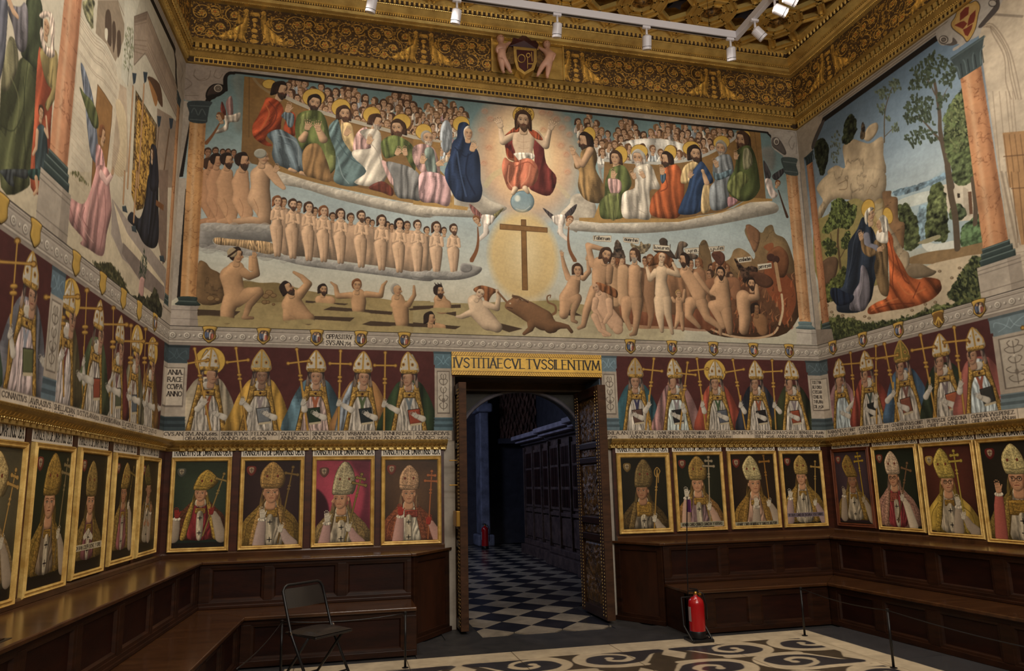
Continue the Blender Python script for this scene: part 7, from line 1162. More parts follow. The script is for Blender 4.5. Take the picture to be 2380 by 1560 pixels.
# ---------------------------------------------------------------- coffered ceiling
ZC0 = 7.66; cb = []
def bar(mb, p, q, w=.05, z=ZC0, h=.06):
    (x0, y0), (x1, y1) = p, q; L = math.hypot(x1 - x0, y1 - y0); ux, uy = (x1 - x0) / L, (y1 - y0) / L
    for ww, zz, of in ((.02, z, -.036), (.02, z, .036), (.05, z + .018, 0)):
        x0, y0, x1, y1 = p[0] - uy * of, p[1] + ux * of, q[0] - uy * of, q[1] + ux * of
        mb.hexa([(x0 - uy * ww / 2 * sx, y0 + ux * ww / 2 * sx, zz) if e == 0 else (x1 - uy * ww / 2 * sx, y1 + ux * ww / 2 * sx, zz) for sx, e in ((-1, 0), (-1, 1), (1, 1), (1, 0))] + [(x0 - uy * ww / 2 * sx, y0 + ux * ww / 2 * sx, z + h) if e == 0 else (x1 - uy * ww / 2 * sx, y1 + ux * ww / 2 * sx, z + h) for sx, e in ((-1, 0), (-1, 1), (1, 1), (1, 0))])
rest = MB(); C_ = .98; rest_r = MB(); rest_b = MB(); M_relief = mat('carved_relief', (160, 120, 60), .6, metal=.3, color2=(56, 40, 28), vscale=24, bump=1.0, bscale=30, lo=.42, hi=.58)
U_ = [((.5 + .3 * math.cos(a), .5 + .3 * math.sin(a))) for a in [math.pi / 8 + i * math.pi / 4 for i in range(8)]]
V_ = [((.5 + .2 * math.cos(a), .5 + .2 * math.sin(a))) for a in [math.pi / 8 + i * math.pi / 4 for i in range(8)]]
SEG = [(V_[i], V_[(i + 1) % 8]) for i in range(8)] + [(U_[i], U_[(i + 1) % 8]) for i in range(8)] + [((.0, .22), (.2, .38)), ((.0, .78), (.2, .62)), ((1, .22), (.8, .38)), ((1, .78), (.8, .62)), ((.22, 0), (.38, .2)), ((.78, 0), (.62, .2)), ((.22, 1), (.38, .8)), ((.78, 1), (.62, .8)), ((0, .22), (.22, 0)), ((.78, 0), (1, .22)), ((1, .78), (.78, 1)), ((.22, 1), (0, .78))]
nb = 0
for i in range(9):
    for j in range(10):
        ox, oy = 8.0 - (i + 1) * C_, -.32 - (j + 1) * C_
        if ox < -.3: ox = -.3
        vis = i < 5 and j < 2
        for a, b_ in SEG:
            p, q = (ox + a[0] * C_, oy + a[1] * C_), (ox + b_[0] * C_, oy + b_[1] * C_)
            if vis: mb = MB(); bar(mb, p, q); obj('coffer_bar', mb, M_gilt, ceiling)
            else: bar(rest, p, q)
        rm = MB() if vis else rest_r; P8 = [(ox + (.5 + (x - .5) * .5) * C_, oy + (.5 + (y - .5) * .5) * C_) for x, y in U_]; P9 = [(ox + (.5 + (x - .5) * .86) * C_, oy + (.5 + (y - .5) * .86) * C_) for x, y in U_]
        rm.prism(P9, 7.74, 7.80); rm.prism(P8, 7.715, 7.742); c0 = (ox + .5 * C_, oy + .5 * C_); rm.lathe([(.001, 7.66), (.03, 7.665), (.05, 7.69), (.07, 7.7), (.1, 7.716)], (c0[0], c0[1], 0), 8)
        for q4 in ((0, .5), (.5, 0)): cx_, cy_ = ox + q4[0] * C_, oy + q4[1] * C_; rest_b.prism([(cx_ + (.13 if k % 2 else .06) * math.cos(k * math.pi / 4), cy_ + (.13 if k % 2 else .06) * math.sin(k * math.pi / 4)) for k in range(8)], 7.735, 7.80)
        if vis: obj('coffer_rosette', rm, M_relief, ceiling)
obj('blue_insets', rest_b, M_blue, ceiling, kind='stuff'); obj('coffer_lattice', rest, M_gilt, ceiling, kind='stuff'); obj('coffer_rosettes', rest_r, M_relief, ceiling, kind='stuff')
# ---------------------------------------------------------------- cardinal's arms held by two putti
def pb(u, w, off=.05): s_, z = plane_hit(('back', off), u, w); return Vector((float(s_), -off, float(z)))
def skin(name, verts, edges, radii, m, parent, root=0, sub=1):
    me = bpy.data.meshes.new(name); me.from_pydata([tuple(p) for p in verts], edges, []); o = bpy.data.objects.new(name, me); LINK.objects.link(o); me.materials.append(m)
    sk = o.modifiers.new('skin', 'SKIN'); sk.use_smooth_shade = True
    for i, r in enumerate(radii): me.skin_vertices[0].data[i].radius = (r, r)
    me.skin_vertices[0].data[root].use_root = True
    if sub: s_ = o.modifiers.new('sub', 'SUBSURF'); s_.levels = sub; s_.render_levels = sub
    if parent: adopt(o, parent)
    return o
arms = thing('coat_of_arms', (4.2, 0, 6.98), 'painted arms with dark hat and gilt shield on the carved frieze', 'coat of arms')
obj('ground_panel', wbox(MB(), 'back', 3.735, 4.72, .03, .045, 6.972, 7.45), M_gilt, arms); obj('edge_moulding', wbox(MB(), 'back', 3.72, 3.74, .03, .07, 6.965, 7.455), M_gilt, arms); obj('edge_moulding', wbox(MB(), 'back', 4.71, 4.73, .03, .07, 6.965, 7.455), M_gilt, arms)
def flat(name, P, off, th, m, parent, bev=.006):
    V = [pb(u, w_, off) for u, w_ in P]; n = len(V); c = sum(V, Vector()) / n; mb = MB(); mb.add(V + [p + Vector((0, th, 0)) for p in V] + [c - Vector((0, bev * 1.5, 0))], [(i, (i + 1) % n, 2 * n) for i in range(n)] + [(i, n + i, n + (i + 1) % n, (i + 1) % n) for i in range(n)]); return obj(name, mb, m, parent)
K = lambda L: [(1000 + a / 5.95, b_ / 5.95) for a, b_ in L]
flat('hat', K([(1080, 640), (1130, 580), (1150, 520), (1220, 530), (1270, 490), (1330, 500), (1400, 560), (1460, 560), (1500, 620), (1480, 680), (1300, 660), (1150, 640)]), .19, .15, M_maroon, arms, .02)
for L in ([(1090, 640), (1150, 660), (1160, 880), (1020, 890), (1030, 800)], [(1480, 690), (1530, 680), (1620, 860), (1600, 940), (1470, 920)]): flat('tassels', K(L), .18, .14, mat('brown_tassels', (66, 40, 22), .6, color2=(120, 90, 40), vscale=30), arms)
flat('shield', K([(1150, 640), (1300, 655), (1470, 675), (1475, 850), (1440, 960), (1310, 1035), (1200, 960), (1165, 840)]), .2, .16, M_gilt, arms, .01); flat('shield_field', K([(1195, 685), (1430, 705), (1430, 850), (1400, 930), (1310, 985), (1230, 920), (1205, 820)]), .215, .012, M_maroon, arms, .004)
mb = MB()
for cx_, cz_, rr in ((1262, 810, 50), (1355, 765, 26)): mb.tube([pb(*K([(cx_ + rr * math.cos(a), cz_ + rr * 1.1 * math.sin(a))])[0], .224) for a in np.linspace(0, 6.28, 13)], .007, 5)
mb.tube([pb(*K([(1345, 790)])[0], .224), pb(*K([(1345, 950)])[0], .224)], .007, 5); mb.tube([pb(*K([(1345, 880)])[0], .224), pb(*K([(1425, 885)])[0], .224)], .009, 5); mb.tube([pb(*K([(1400, 720)])[0], .224), pb(*K([(1410, 850)])[0], .224)], .007, 5); obj('charges', mb, M_gilt, arms)
mb = MB(); mb.tube([pb(*K([(1300, 545)])[0], .2), pb(*K([(1300, 610)])[0], .2)], .006, 5); mb.tube([pb(*K([(1262, 580)])[0], .2), pb(*K([(1340, 592)])[0], .2)], .006, 5); obj('hat_cross', mb, M_gilt, arms)
for side, L, lb in (('l', dict(head=(970, 540), neck=(975, 610), chest=(985, 660), pelvis=(985, 770), kL=(985, 880), fL=(1010, 1000), kR=(1070, 900), fR=(1110, 1000), eL=(905, 690), hL=(975, 760), eR=(1060, 620), hR=(1110, 580)), 'pink painted putto left of the arms'), ('r', dict(head=(1610, 620), neck=(1625, 690), chest=(1650, 740), pelvis=(1640, 850), kL=(1545, 920), fL=(1480, 1050), kR=(1630, 960), fR=(1615, 1070), eL=(1570, 700), hL=(1490, 650), eR=(1720, 760), hR=(1680, 850)), 'pink painted putto right of the arms')):
    P = {k: pb(*K([q])[0], .2) for k, q in L.items()}; t = thing('putto_figure', tuple(P['pelvis']), lb, 'sculpture', 'putti holding the arms')
    nm = list(P); ed = [('head', 'neck'), ('neck', 'chest'), ('chest', 'pelvis'), ('pelvis', 'kL'), ('kL', 'fL'), ('pelvis', 'kR'), ('kR', 'fR'), ('chest', 'eL'), ('eL', 'hL'), ('chest', 'eR'), ('eR', 'hR')]; R0 = dict(head=.035, neck=.03, chest=.062, pelvis=.062, kL=.042, fL=.022, kR=.042, fR=.022, eL=.027, hL=.02, eR=.027, hR=.02)
    ft = []
    skin('body', [P[k] for k in nm], [(nm.index(a), nm.index(b_)) for a, b_ in ed], [R0[k] for k in nm], M_flesh, t, nm.index('pelvis'))
    hd = P['head']; obj('head', ell(.05, .05, .056, hd, 12, 8), M_flesh, t, smooth=True); obj('hair', ell(.054, .05, .036, hd + Vector((0, .01, .03)), 10, 6), mat('putto_hair', (150, 104, 60), .6, var=.2), t, smooth=True)
    mb = MB(); [mb.add(ell(.005, .004, .004, hd + Vector((q * .014, -.049, .004)), 6, 4).v, ell(.005, .004, .004, (0, 0, 0), 6, 4).f) for q in (-1, 1)]; obj('eyes', mb, M_black, t)
    mb = MB(); [mb.add(ell(.02, .03, .011, P[k] + Vector((0, -.015, -.008)), 8, 4).v, ell(1, 1, 1, (0, 0, 0), 8, 4).f) for k in ('fL', 'fR')]; obj('feet', mb, M_flesh, t, smooth=True)
# ================================================================ choir benches
def framed(t, wall, sa, sb, off, th, z0, z1, panels, pz0, pz1, mirror=False, nm=('rail', 'panel'), mitA=None, mitB=None):
    """framed woodwork standing 'off' metres proud: rails, stiles and recessed panels"""
    S_ = lambda f, o: f(o) if f else None
    def seg(name, A, B, za, zb, m=M_wood, o0=None, o1=None, mA=None, mB=None, bev=.004):
        o0 = off - th if o0 is None else o0; o1 = off if o1 is None else o1; P = [W2(wall, mA(o0) if mA else A, o0), W2(wall, mB(o0) if mB else B, o0), W2(wall, mB(o1) if mB else B, o1), W2(wall, mA(o1) if mA else A, o1)]
        return obj(name, MB().prism(P, za, zb), m, t, bev=bev)
    seg('bottom_rail', sa, sb, z0, pz0, mA=mitA, mB=mitB); seg('top_rail', sa, sb, pz1, z1, mA=mitA, mB=mitB)
    ed = [mitA(off) if mitA else sa] + [q for p in panels for q in p] + [mitB(off) if mitB else sb]
    for i in range(0, len(ed), 2):
        if ed[i + 1] - ed[i] > .01: seg('stile', ed[i], ed[i + 1], pz0, pz1)
    for a, b_ in panels:
        mb = MB(); o0 = off - .028; q = .035; V = []
        for (s_, z, o) in ((a, pz0, off - .004), (b_, pz0, off - .004), (b_, pz1, off - .004), (a, pz1, off - .004), (a + .022, pz0 + .022, off - .008), (b_ - .022, pz0 + .022, off - .008), (b_ - .022, pz1 - .022, off - .008), (a + .022, pz1 - .022, off - .008), (a + q, pz0 + q, o0), (b_ - q, pz0 + q, o0), (b_ - q, pz1 - q, o0), (a + q, pz1 - q, o0)): x, y = W2(wall, s_, o); V.append((x, y, z))
        mb.add(V, [(0, 1, 5, 4), (1, 2, 6, 5), (2, 3, 7, 6), (3, 0, 4, 7), (4, 5, 9, 8), (5, 6, 10, 9), (6, 7, 11, 10), (7, 4, 8, 11)]); obj('panel_moulding', mb, M_wood, t)
        obj('panel', wbox(MB(), wall, a + q, b_ - q, o0 - .012, o0, pz0 + q, pz1 - q), M_woodp, t)
mS = {'left': mitL, 'right': mitR}
def bench(wall, A, B, label, back_p, front_p, loc, endA=None, endB=None, mA=None, mB=None):
    t = thing('choir_bench', loc, label, 'bench')
    framed(t, wall, A, B, .57, .05, .485, .885, back_p, .52, .85, mitA=mA, mitB=mB)
    framed(t, wall, A if mA or endA is None else endA, B if mB or endB is None else endB, 1.06, .05, .0, .42, front_p, .055, .375, mitA=mA, mitB=mB)
    def plank(name, o0, o1, z0, z1, m, a_=A, b_=B, bev=.008):
        P = [W2(wall, mA(o0) if mA else a_, o0), W2(wall, mB(o0) if mB else b_, o0), W2(wall, mB(o1) if mB else b_, o1), W2(wall, mA(o1) if mA else a_, o1)]; return obj(name, MB().prism(P, z0, z1), m, t, bev=bev)
    plank('seat', .5, 1.1, .42, .455, M_woodt); plank('top_shelf', .085, .6, .885, .915, M_woodt); plank('seat_rail', .53, .575, .455, .49, M_wood)
    return t
bp1 = [(.64, 1.15), (1.23, 1.87), (1.96, 2.58)]; bp2 = [(5.6, 6.24), (6.34, 6.97), (7.07, 7.58)]
rep = lambda L, s_, st, w_: L + [(s_ + i * st, s_ + i * st + w_) for i in range(int((8.9 - s_) / st))]
bL = bench('back', .5, 2.63, 'dark walnut bench against the end wall, left of the door', bp1, [(1.1, 2.5)], (1.6, -.8, 0), mA=mitBL)
bR = bench('back', 5.52, 7.7, 'dark walnut bench against the end wall, right of the door behind the extinguisher', bp2, [(5.84, 6.28), (6.41, 7.05)], (6.6, -.8, 0), mB=mitBR)
bRt = bench('right', .5, 9, 'dark walnut bench running along the right wall', rep([(.66, 1.21), (1.32, 1.9), (2.02, 2.62)], 2.74, .72, .62), rep([(1.14, 1.66), (1.78, 2.3)], 2.42, .7, .6), (7.3, -4, 0), mA=mitR)
bLt = bench('left', .5, 9, 'dark walnut bench with wide polished shelf along the left wall', rep([(.68, 1.22), (1.32, 1.93), (1.98, 2.58)], 2.67, .68, .6), rep([(1.14, 1.66), (1.78, 2.3)], 2.42, .7, .6), (.8, -4, 0), mA=mitL)
# splayed ends at the door
def splay(t, P, z1=.885, flip=1):
    (x0, y0), (x1, y1) = P; L = math.hypot(x1 - x0, y1 - y0); ux, uy = (x1 - x0) / L, (y1 - y0) / L; nx, ny = (uy, -ux)
    if ny > 0: nx, ny = -nx, -ny
    def bx_(mb, a, b_, o0, o1, z0, zz): mb.prism([(x0 + ux * a + nx * o0, y0 + uy * a + ny * o0), (x0 + ux * b_ + nx * o0, y0 + uy * b_ + ny * o0), (x0 + ux * b_ + nx * o1, y0 + uy * b_ + ny * o1), (x0 + ux * a + nx * o1, y0 + uy * a + ny * o1)], z0, zz); return mb
    obj('end_frame', bx_(bx_(bx_(bx_(MB(), 0, .07, -.04, 0, 0, z1), L - .07, L, -.04, 0, 0, z1), .07, L - .07, -.04, 0, 0, .09), .07, L - .07, -.04, 0, z1 - .07, z1), M_wood, t, bev=.004)
    obj('end_panel', bx_(MB(), .07, L - .07, -.035, -.02, .09, z1 - .07), mat('end_panel_walnut', (64, 34, 20), .35, color2=(40, 22, 12), vscale=3, stretch=(1, 1, .3)), t); obj('end_skirting', bx_(MB(), -.01, L + .01, -.01, .025, 0, .05), M_wood, t, bev=.004)
splay(bL, ((2.66, -.57), (3.12, -.02))); splay(bR, ((5.15, -.02), (5.5, -.57)))
obj('end_shelf', MB().prism([(2.63, -.085), (2.63, -.6), (2.68, -.6), (3.15, -.02), (3.15, 0), (2.7, -.085)], .885, .915), M_woodt, bL, bev=.006); obj('end_shelf', MB().prism([(5.52, -.085), (5.52, -.6), (5.47, -.6), (5.12, -.02), (5.12, 0), (5.4, -.085)][::-1], .885, .915), M_woodt, bR, bev=.006)
obj('seat_end', MB().box(2.585, 2.634, -1.055, -.575, 0, .418), M_wood, bL, bev=.004)
P = [(5.52, -.5)] + [(5.52 + .45 * (1 - math.cos(a)) * .0 + .0 + .42 * (1 - math.cos(a)), -.57 - .53 * math.sin(a)) for a in np.linspace(0, 1.57, 9)]
obj('seat_end', MB().box(5.52, 5.56, -1.06, -.57, 0, .42), M_wood, bR, bev=.004)
# vent grille let into the left shelf
g = thing('vent_grille', (.16, -4.4, .915), 'slatted wooden vent grille let into the left shelf', 'grille')
for i in range(9): obj('slat', wbox(MB(), 'left', 4.05, 4.75, .2 + i * .036, .222 + i * .036, .916, .922), M_wood, g)
obj('tray', wbox(MB(), 'left', 4.02, 4.78, .185, .53, .915, .917), M_black, g)
# ================================================================ floor
fl = Cv('back', 1.0, 7.4, -9.2, -1.2, 110, (196, 180, 154)); fl.pl = 'back'; v = fl; v.wall()   # floor canvas: first axis x, second axis y
ds, br = (58, 56, 60), (92, 78, 60)
cr = (200, 184, 158); v.p((78, 68, 56), [(1.0, -1.2), (7.4, -1.2), (7.4, -9.2), (1.0, -9.2)], 'wash', False)
def scroll(cx, cy, sg, up, k=1.0):
    """cream C-scroll wrapped round a slate field, sg mirrors it and up flips it"""
    T = lambda L: [(cx + sg * a * k, cy + up * b_ * k) for a, b_ in L]
    O = T([(-.46, .2), (-.1, .2), (.2, .2), (.36, .1), (.4, -.04), (.3, -.17), (.1, -.21), (-.1, -.17), (-.2, -.06), (-.3, .06), (-.44, .1)])
    v.p(cr, [(cx + (a - cx) * 1.22 + sg * .01, cy + (b_ - cy) * 1.4) for a, b_ in O], 'wash'); v.p(ds, O, 'wash')
    P = T([(-.1 + .0, -.26), (.2, -.26), (.42, -.12), (.36, .1), (.16, .17), (-.02, .1), (-.06, -.02), (.04, -.1), (.16, -.06), (.14, .02)]); v.l(cr, P, .085, w2=.05); v.e(cr, P[-1][0], P[-1][1], .045, .04)
for j in range(9):
    for i in range(-1, 7):
        x_, y_ = 1.43 + i * 1.02 + (.0 if j % 2 == 0 else .51), -1.74 - j * .56; sg = 1 if (i + j) % 2 == 0 else -1; scroll(x_, y_, sg, 1 if j % 2 == 0 else -1)
        v.p(cr, [(x_ + .51 - .13, y_), (x_ + .51, y_ + .2), (x_ + .51 + .13, y_), (x_ + .51, y_ - .2)], 'wash', False, a=.0 if sg == 1 else 1); v.p(br, [(x_ + .51 - .1, y_ - .3), (x_ + .51, y_ - .24), (x_ + .51 + .1, y_ - .3), (x_ + .51, y_ - .4)], 'wash')
v.p((204, 188, 162), [(1.0, -1.2), (7.4, -1.2), (7.4, -1.5), (1.0, -1.5)], 'wash', False); v.p((204, 188, 162), [(6.5, -1.5), (6.85, -1.2), (6.95, -9.2), (6.6, -9.2)], 'wash', False); v.p((204, 188, 162), [(1.75, -1.5), (1.4, -1.2), (1.3, -9.2), (1.65, -9.2)], 'wash', False); v.p((62, 62, 66), [(6.82, -1.2), (7.4, -1.2), (7.4, -9.2), (6.95, -9.2)], 'wash', False); v.p((62, 62, 66), [(1.42, -1.2), (1.0, -1.2), (1.0, -9.2), (1.3, -9.2)], 'wash', False)
for x in np.arange(1.5, 6.6, 1.02): v.l((120, 104, 84), [(x, -1.2), (x, -9.2)], .006, a=.7)
M_flo = canvas_mat('inlaid_marble', grade(fl.a, .95, (1, .98, .94)), .24, spec=.5)
for i in range(7):
    for j in range(8):
        x0, x1 = (1.0, 1.5) if i == 0 else ((1.5 + (i - 1) * 1.02, 1.5 + i * 1.02) if i < 6 else (6.6, 7.4)); y1 = -1.2 - (0 if j == 0 else .3 + (j - 0) * 1.02 - 1.02 + .0); y1 = -1.2 if j == 0 else -1.5 - (j - 1) * 1.02; y0 = -1.5 if j == 0 else y1 - 1.02; g_ = .0025
        mb = MB().box(x0 + g_, x1 - g_, y0 + g_, y1 - g_, -.03, 0); me = mb.mesh('marble_slab'); me.materials.append(M_flo); uv = me.uv_layers.new(name='uv')
        for lp in me.loops: p = me.vertices[lp.vertex_index].co; uv.data[lp.index].uv = ((p.x - 1.0) / 6.4, (p.y + 9.2) / 8.0)
        o = bpy.data.objects.new('marble_slab', me); LINK.objects.link(o); o.parent = floor
def clip(P, f):
    out = []
    for i in range(len(P)):
        a, b_ = P[i], P[(i + 1) % len(P)]; fa, fb = f(a), f(b_)
        if fa >= 0: out.append(a)
        if (fa >= 0) != (fb >= 0): t_ = fa / (fa - fb); out.append((a[0] + (b_[0] - a[0]) * t_, a[1] + (b_[1] - a[1]) * t_))
    return out
obj('threshold_slab', MB().box(2.62, 5.6, -1.197, -.5, -.03, 0), M_slate, floor); 
for a, b_, c, d_ in ((3.0, 3.4, -.5, .95), (4.93, 5.3, -.5, .95)): obj('threshold_slab', MB().box(a, b_, c, d_, -.03, -.001), M_slate, floor)
for i in range(-4, 11):
    for j in range(-1, 36):
        cx_, cy_ = 3.79 + .28 * i * 1.0, -.04 + .3 * j
        if (i + j) % 2: continue
        for dk in (0, 1):
            X_, Y_ = (3.79 + .56 * i, -.04 + .6 * (j / 2)) if False else (3.79 + .56 * (i), -.04 + .3 * j) if False else (cx_ + .0, cy_)
        P = [(cx_ + .277, cy_), (cx_, cy_ + .297), (cx_ - .277, cy_), (cx_, cy_ - .297)]
        P = clip(P, lambda q: q[1] + .48)
        if cy_ < .95: P = clip(P, lambda q: q[0] - (3.4 if q[1] < .95 else 0)) if P else P; P = clip(P, lambda q: 4.93 - q[0]) if P else P
        if len(P) > 2: obj('paving_tile', MB().prism(P, -.03, .001), M_dark if j % 2 == 0 else M_light, floor)
b = MB()
obj('anteroom_paving', MB().box(0, 7.4, 10.7, 11, -.03, -.002).box(0, 2.3, .92, 11, -.03, -.002).box(6.6, 7.4, .92, 11, -.03, -.002), M_slate, floor, kind='stuff')
# ================================================================ door leaves
M_leaf = mat('worn_brown_edge', (74, 48, 30), .7, color2=(50, 32, 20), vscale=6, stretch=(1, 1, 4), spec=.2)
def door_leaf(name, x0, x1, y0, y1, inner, lb):
    t = struct(name, MB().box(x0 + .045, x1 - .012, y0 + .02, y1 - .02, .04, 2.78), mat('leaf_core', (48, 32, 20), .6, var=.2), label=lb)
    s_ = 1 if inner > 0 else -1; xf = x1 if s_ > 0 else x0
    for a, b_ in ((y0, y0 + .1), (y1 - .1, y1)): obj('stile', MB().box(x0, x1, a, b_, .03, 2.8), M_leaf, t, bev=.005)
    zz = [.03, .14, .92, 1.0, 1.12, 1.2, 1.86, 1.93, 2.04, 2.12, 2.68, 2.8]
    for a, b_ in ((.03, .14), (.92, 1.0), (1.12, 1.2), (1.86, 1.93), (2.04, 2.11), (2.68, 2.8)): obj('rail', MB().box(x0, x1, y0 + .1, y1 - .1, a, b_), M_wood, t, bev=.005)
    for a, b_ in ((.14, .92), (1.0, 1.12), (1.2, 1.86), (1.93, 2.04), (2.11, 2.68)):
        n, m_ = 44, max(8, int((b_ - a) * 60)); V = []; ya, yb = y0 + .1, y1 - .1
        for j in range(m_ + 1):
            for i in range(n + 1):
                u, w_ = i / n, j / m_; q = min(u, 1 - u, w_ * 1.6, (1 - w_) * 1.6); cu = abs(u - .5) * 2; ww = (b_ - a) * w_
                h = .5 + .5 * math.sin(18 * cu + 7 * math.sin(9 * ww + a * 5)) * math.cos(26 * ww + 5 * math.sin(7 * cu)); h2 = math.exp(-((u - .5) / .09) ** 2) * .7 * (.6 + .4 * math.sin(30 * ww)); hh = (.022 * max(h, h2) if q > .07 else 0); V.append((xf - s_ * .03 + s_ * hh, ya + (yb - ya) * u, a + (b_ - a) * w_))
        mb = MB(); mb.add(V, [(j * (n + 1) + i, j * (n + 1) + i + 1, (j + 1) * (n + 1) + i + 1, (j + 1) * (n + 1) + i) for j in range(m_) for i in range(n)]); obj('carved_panel', mb, M_carv, t)
    for z in np.arange(.06, 2.78, .045): pass
    mb = MB()
    for yy in (y0 + .035, y1 - .035, y0 + .11, y1 - .11):
        for z in np.arange(.08, 2.76, .04): e_ = ell(.007, .009, .012, (xf, yy, z), 5, 3); mb.add(e_.v, e_.f)
    obj('bead_moulding', mb, M_gild, t, kind='stuff'); return t
M_carv = mat('carved_walnut_gilt', (120, 88, 46), .45, metal=.25, color2=(50, 34, 22), vscale=10, bump=.5, bscale=50, lo=.35, hi=.7)
door_leaf('door_1', 4.925, 5.03, -.26, .6, -1, 'right door leaf with carved gilt walnut panels, folded open')
dl = door_leaf('door_2', 3.2, 3.29, -.3, .6, -1, 'left door leaf seen edge on, plain brown edge')
dl2 = dl; obj('lock_case', MB().box(3.155, 3.2, -.32, -.1, 1.16, 1.33), M_brass, dl, bev=.006); obj('bolt', MB().tube([(3.1, -.2, 1.62), (3.2, -.2, 1.62)], .006), M_brass, dl); obj('bolt', MB().tube([(3.1, -.2, 1.9), (3.2, -.2, 1.9)], .006), M_brass, dl); obj('ring_handle', MB().tube([(3.3, -.1 + .03 * math.cos(a), 1.6 + .03 * math.sin(a)) for a in np.linspace(0, 6.28, 12)], .006), M_brass, dl)
# ================================================================ anteroom contents
M_wdk = mat('dark_oak', (96, 76, 68), .4, color2=(58, 44, 42), vscale=5, bump=.3, bscale=30)
cab_n = 0
for k, (ya, yb, lb) in enumerate(((1.5, 3.6, 'dark carved wardrobe nearest the doorway in the anteroom'), (3.66, 5.9, 'dark carved wardrobe, second beyond the doorway'), (5.96, 8.3, 'dark carved wardrobe furthest in the anteroom'))):
    t = thing('carved_wardrobe', (6.2, (ya + yb) / 2, 0), lb, 'wardrobe', 'wardrobes in the anteroom'); x0 = 5.98 if k < 1 else 6.1 + .06 * k; x0 = 5.95 + .12 * k
    obj('body', MB().box(x0 + .12, 7.3, ya, yb, .35, 2.55), M_wdk, t); obj('plinth', MB().box(x0 - .02, 7.3, ya, yb, 0, .22), M_wdk, t, bev=.01); obj('step', MB().box(x0 + .06, 7.3, ya, yb, .22, .35), M_wdk, t, bev=.02); obj('cornice', MB().box(x0 - .22, 7.3, ya - .02, yb + .02, 2.67, 2.77).box(x0 - .12, 7.3, ya, yb, 2.6, 2.67).box(x0 + .02, 7.3, ya, yb, 2.55, 2.6), mat('grey_cornice', (128, 120, 130), .5, var=.2), t, bev=.015); obj('middle_rail', MB().box(x0 + .07, x0 + .13, ya, yb, .98, 1.05), M_wdk, t, bev=.01)
    nd = 3
    for i in range(nd):
        a = ya + .08 + (yb - ya - .16) * i / nd; b_ = a + (yb - ya - .16) / nd - .06
        dr = obj('door', MB().box(x0 + .09, x0 + .12, a, b_, 1.1, 2.4), M_wdk, t, bev=.006); obj('lower_door', MB().box(x0 + .09, x0 + .12, a, b_, .42, .94), M_wdk, t, bev=.006); obj('pilaster', MB().box(x0 + .05, x0 + .12, b_ + .005, b_ + .055, .36, 2.5), M_wdk, t, bev=.008)
        for zz in ((1.16, 1.5), (1.56, 1.95), (2.0, 2.34)):
            for y2 in np.linspace(a + .06, b_ - .06, 4)[:-1]: obj('panel', MB().box(x0 + .075, x0 + .092, y2, y2 + (b_ - a - .12) / 3 - .03, *zz), M_woodp, dr, bev=.004)
t = thing('stone_pier', (5.72, 10.6, 0), 'tall pale stone pier far back in the anteroom', 'pier'); M_pier = mat('bluish_stone', (120, 120, 134), .7, var=.2); obj('shaft', MB().box(5.6, 5.85, 10.3, 10.98, .3, 6.3), M_pier, t, bev=.03); obj('base', MB().box(5.5, 5.95, 10.2, 10.98, 0, .3), M_pier, t, bev=.04); obj('capital', MB().box(5.5, 5.95, 10.2, 10.98, 3.6, 3.85), M_pier, t, bev=.05)
t = thing('tomb_relief', (6.8, 10.9, 2), 'dim carved stone relief on the anteroom far wall', 'relief'); 
n = 40; V = [(6.3 + 1.08 * i / n, 10.95 - .12 * (.5 + .5 * math.sin(9.1 * i / n * 6) * math.cos(7 * j / n * 5 + 2 * math.sin(i * .3))), 2.9 + 2.6 * j / n) for j in range(n + 1) for i in range(n + 1)]
obj('carving', MB().add(V, [(j * (n + 1) + i, j * (n + 1) + i + 1, (j + 1) * (n + 1) + i + 1, (j + 1) * (n + 1) + i) for j in range(n) for i in range(n)]), mat('brown_relief', (120, 84, 66), .7, var=.3), t); obj('shelf', MB().box(6.2, 7.39, 10.6, 10.99, 2.75, 2.9), M_grey, t, bev=.02)
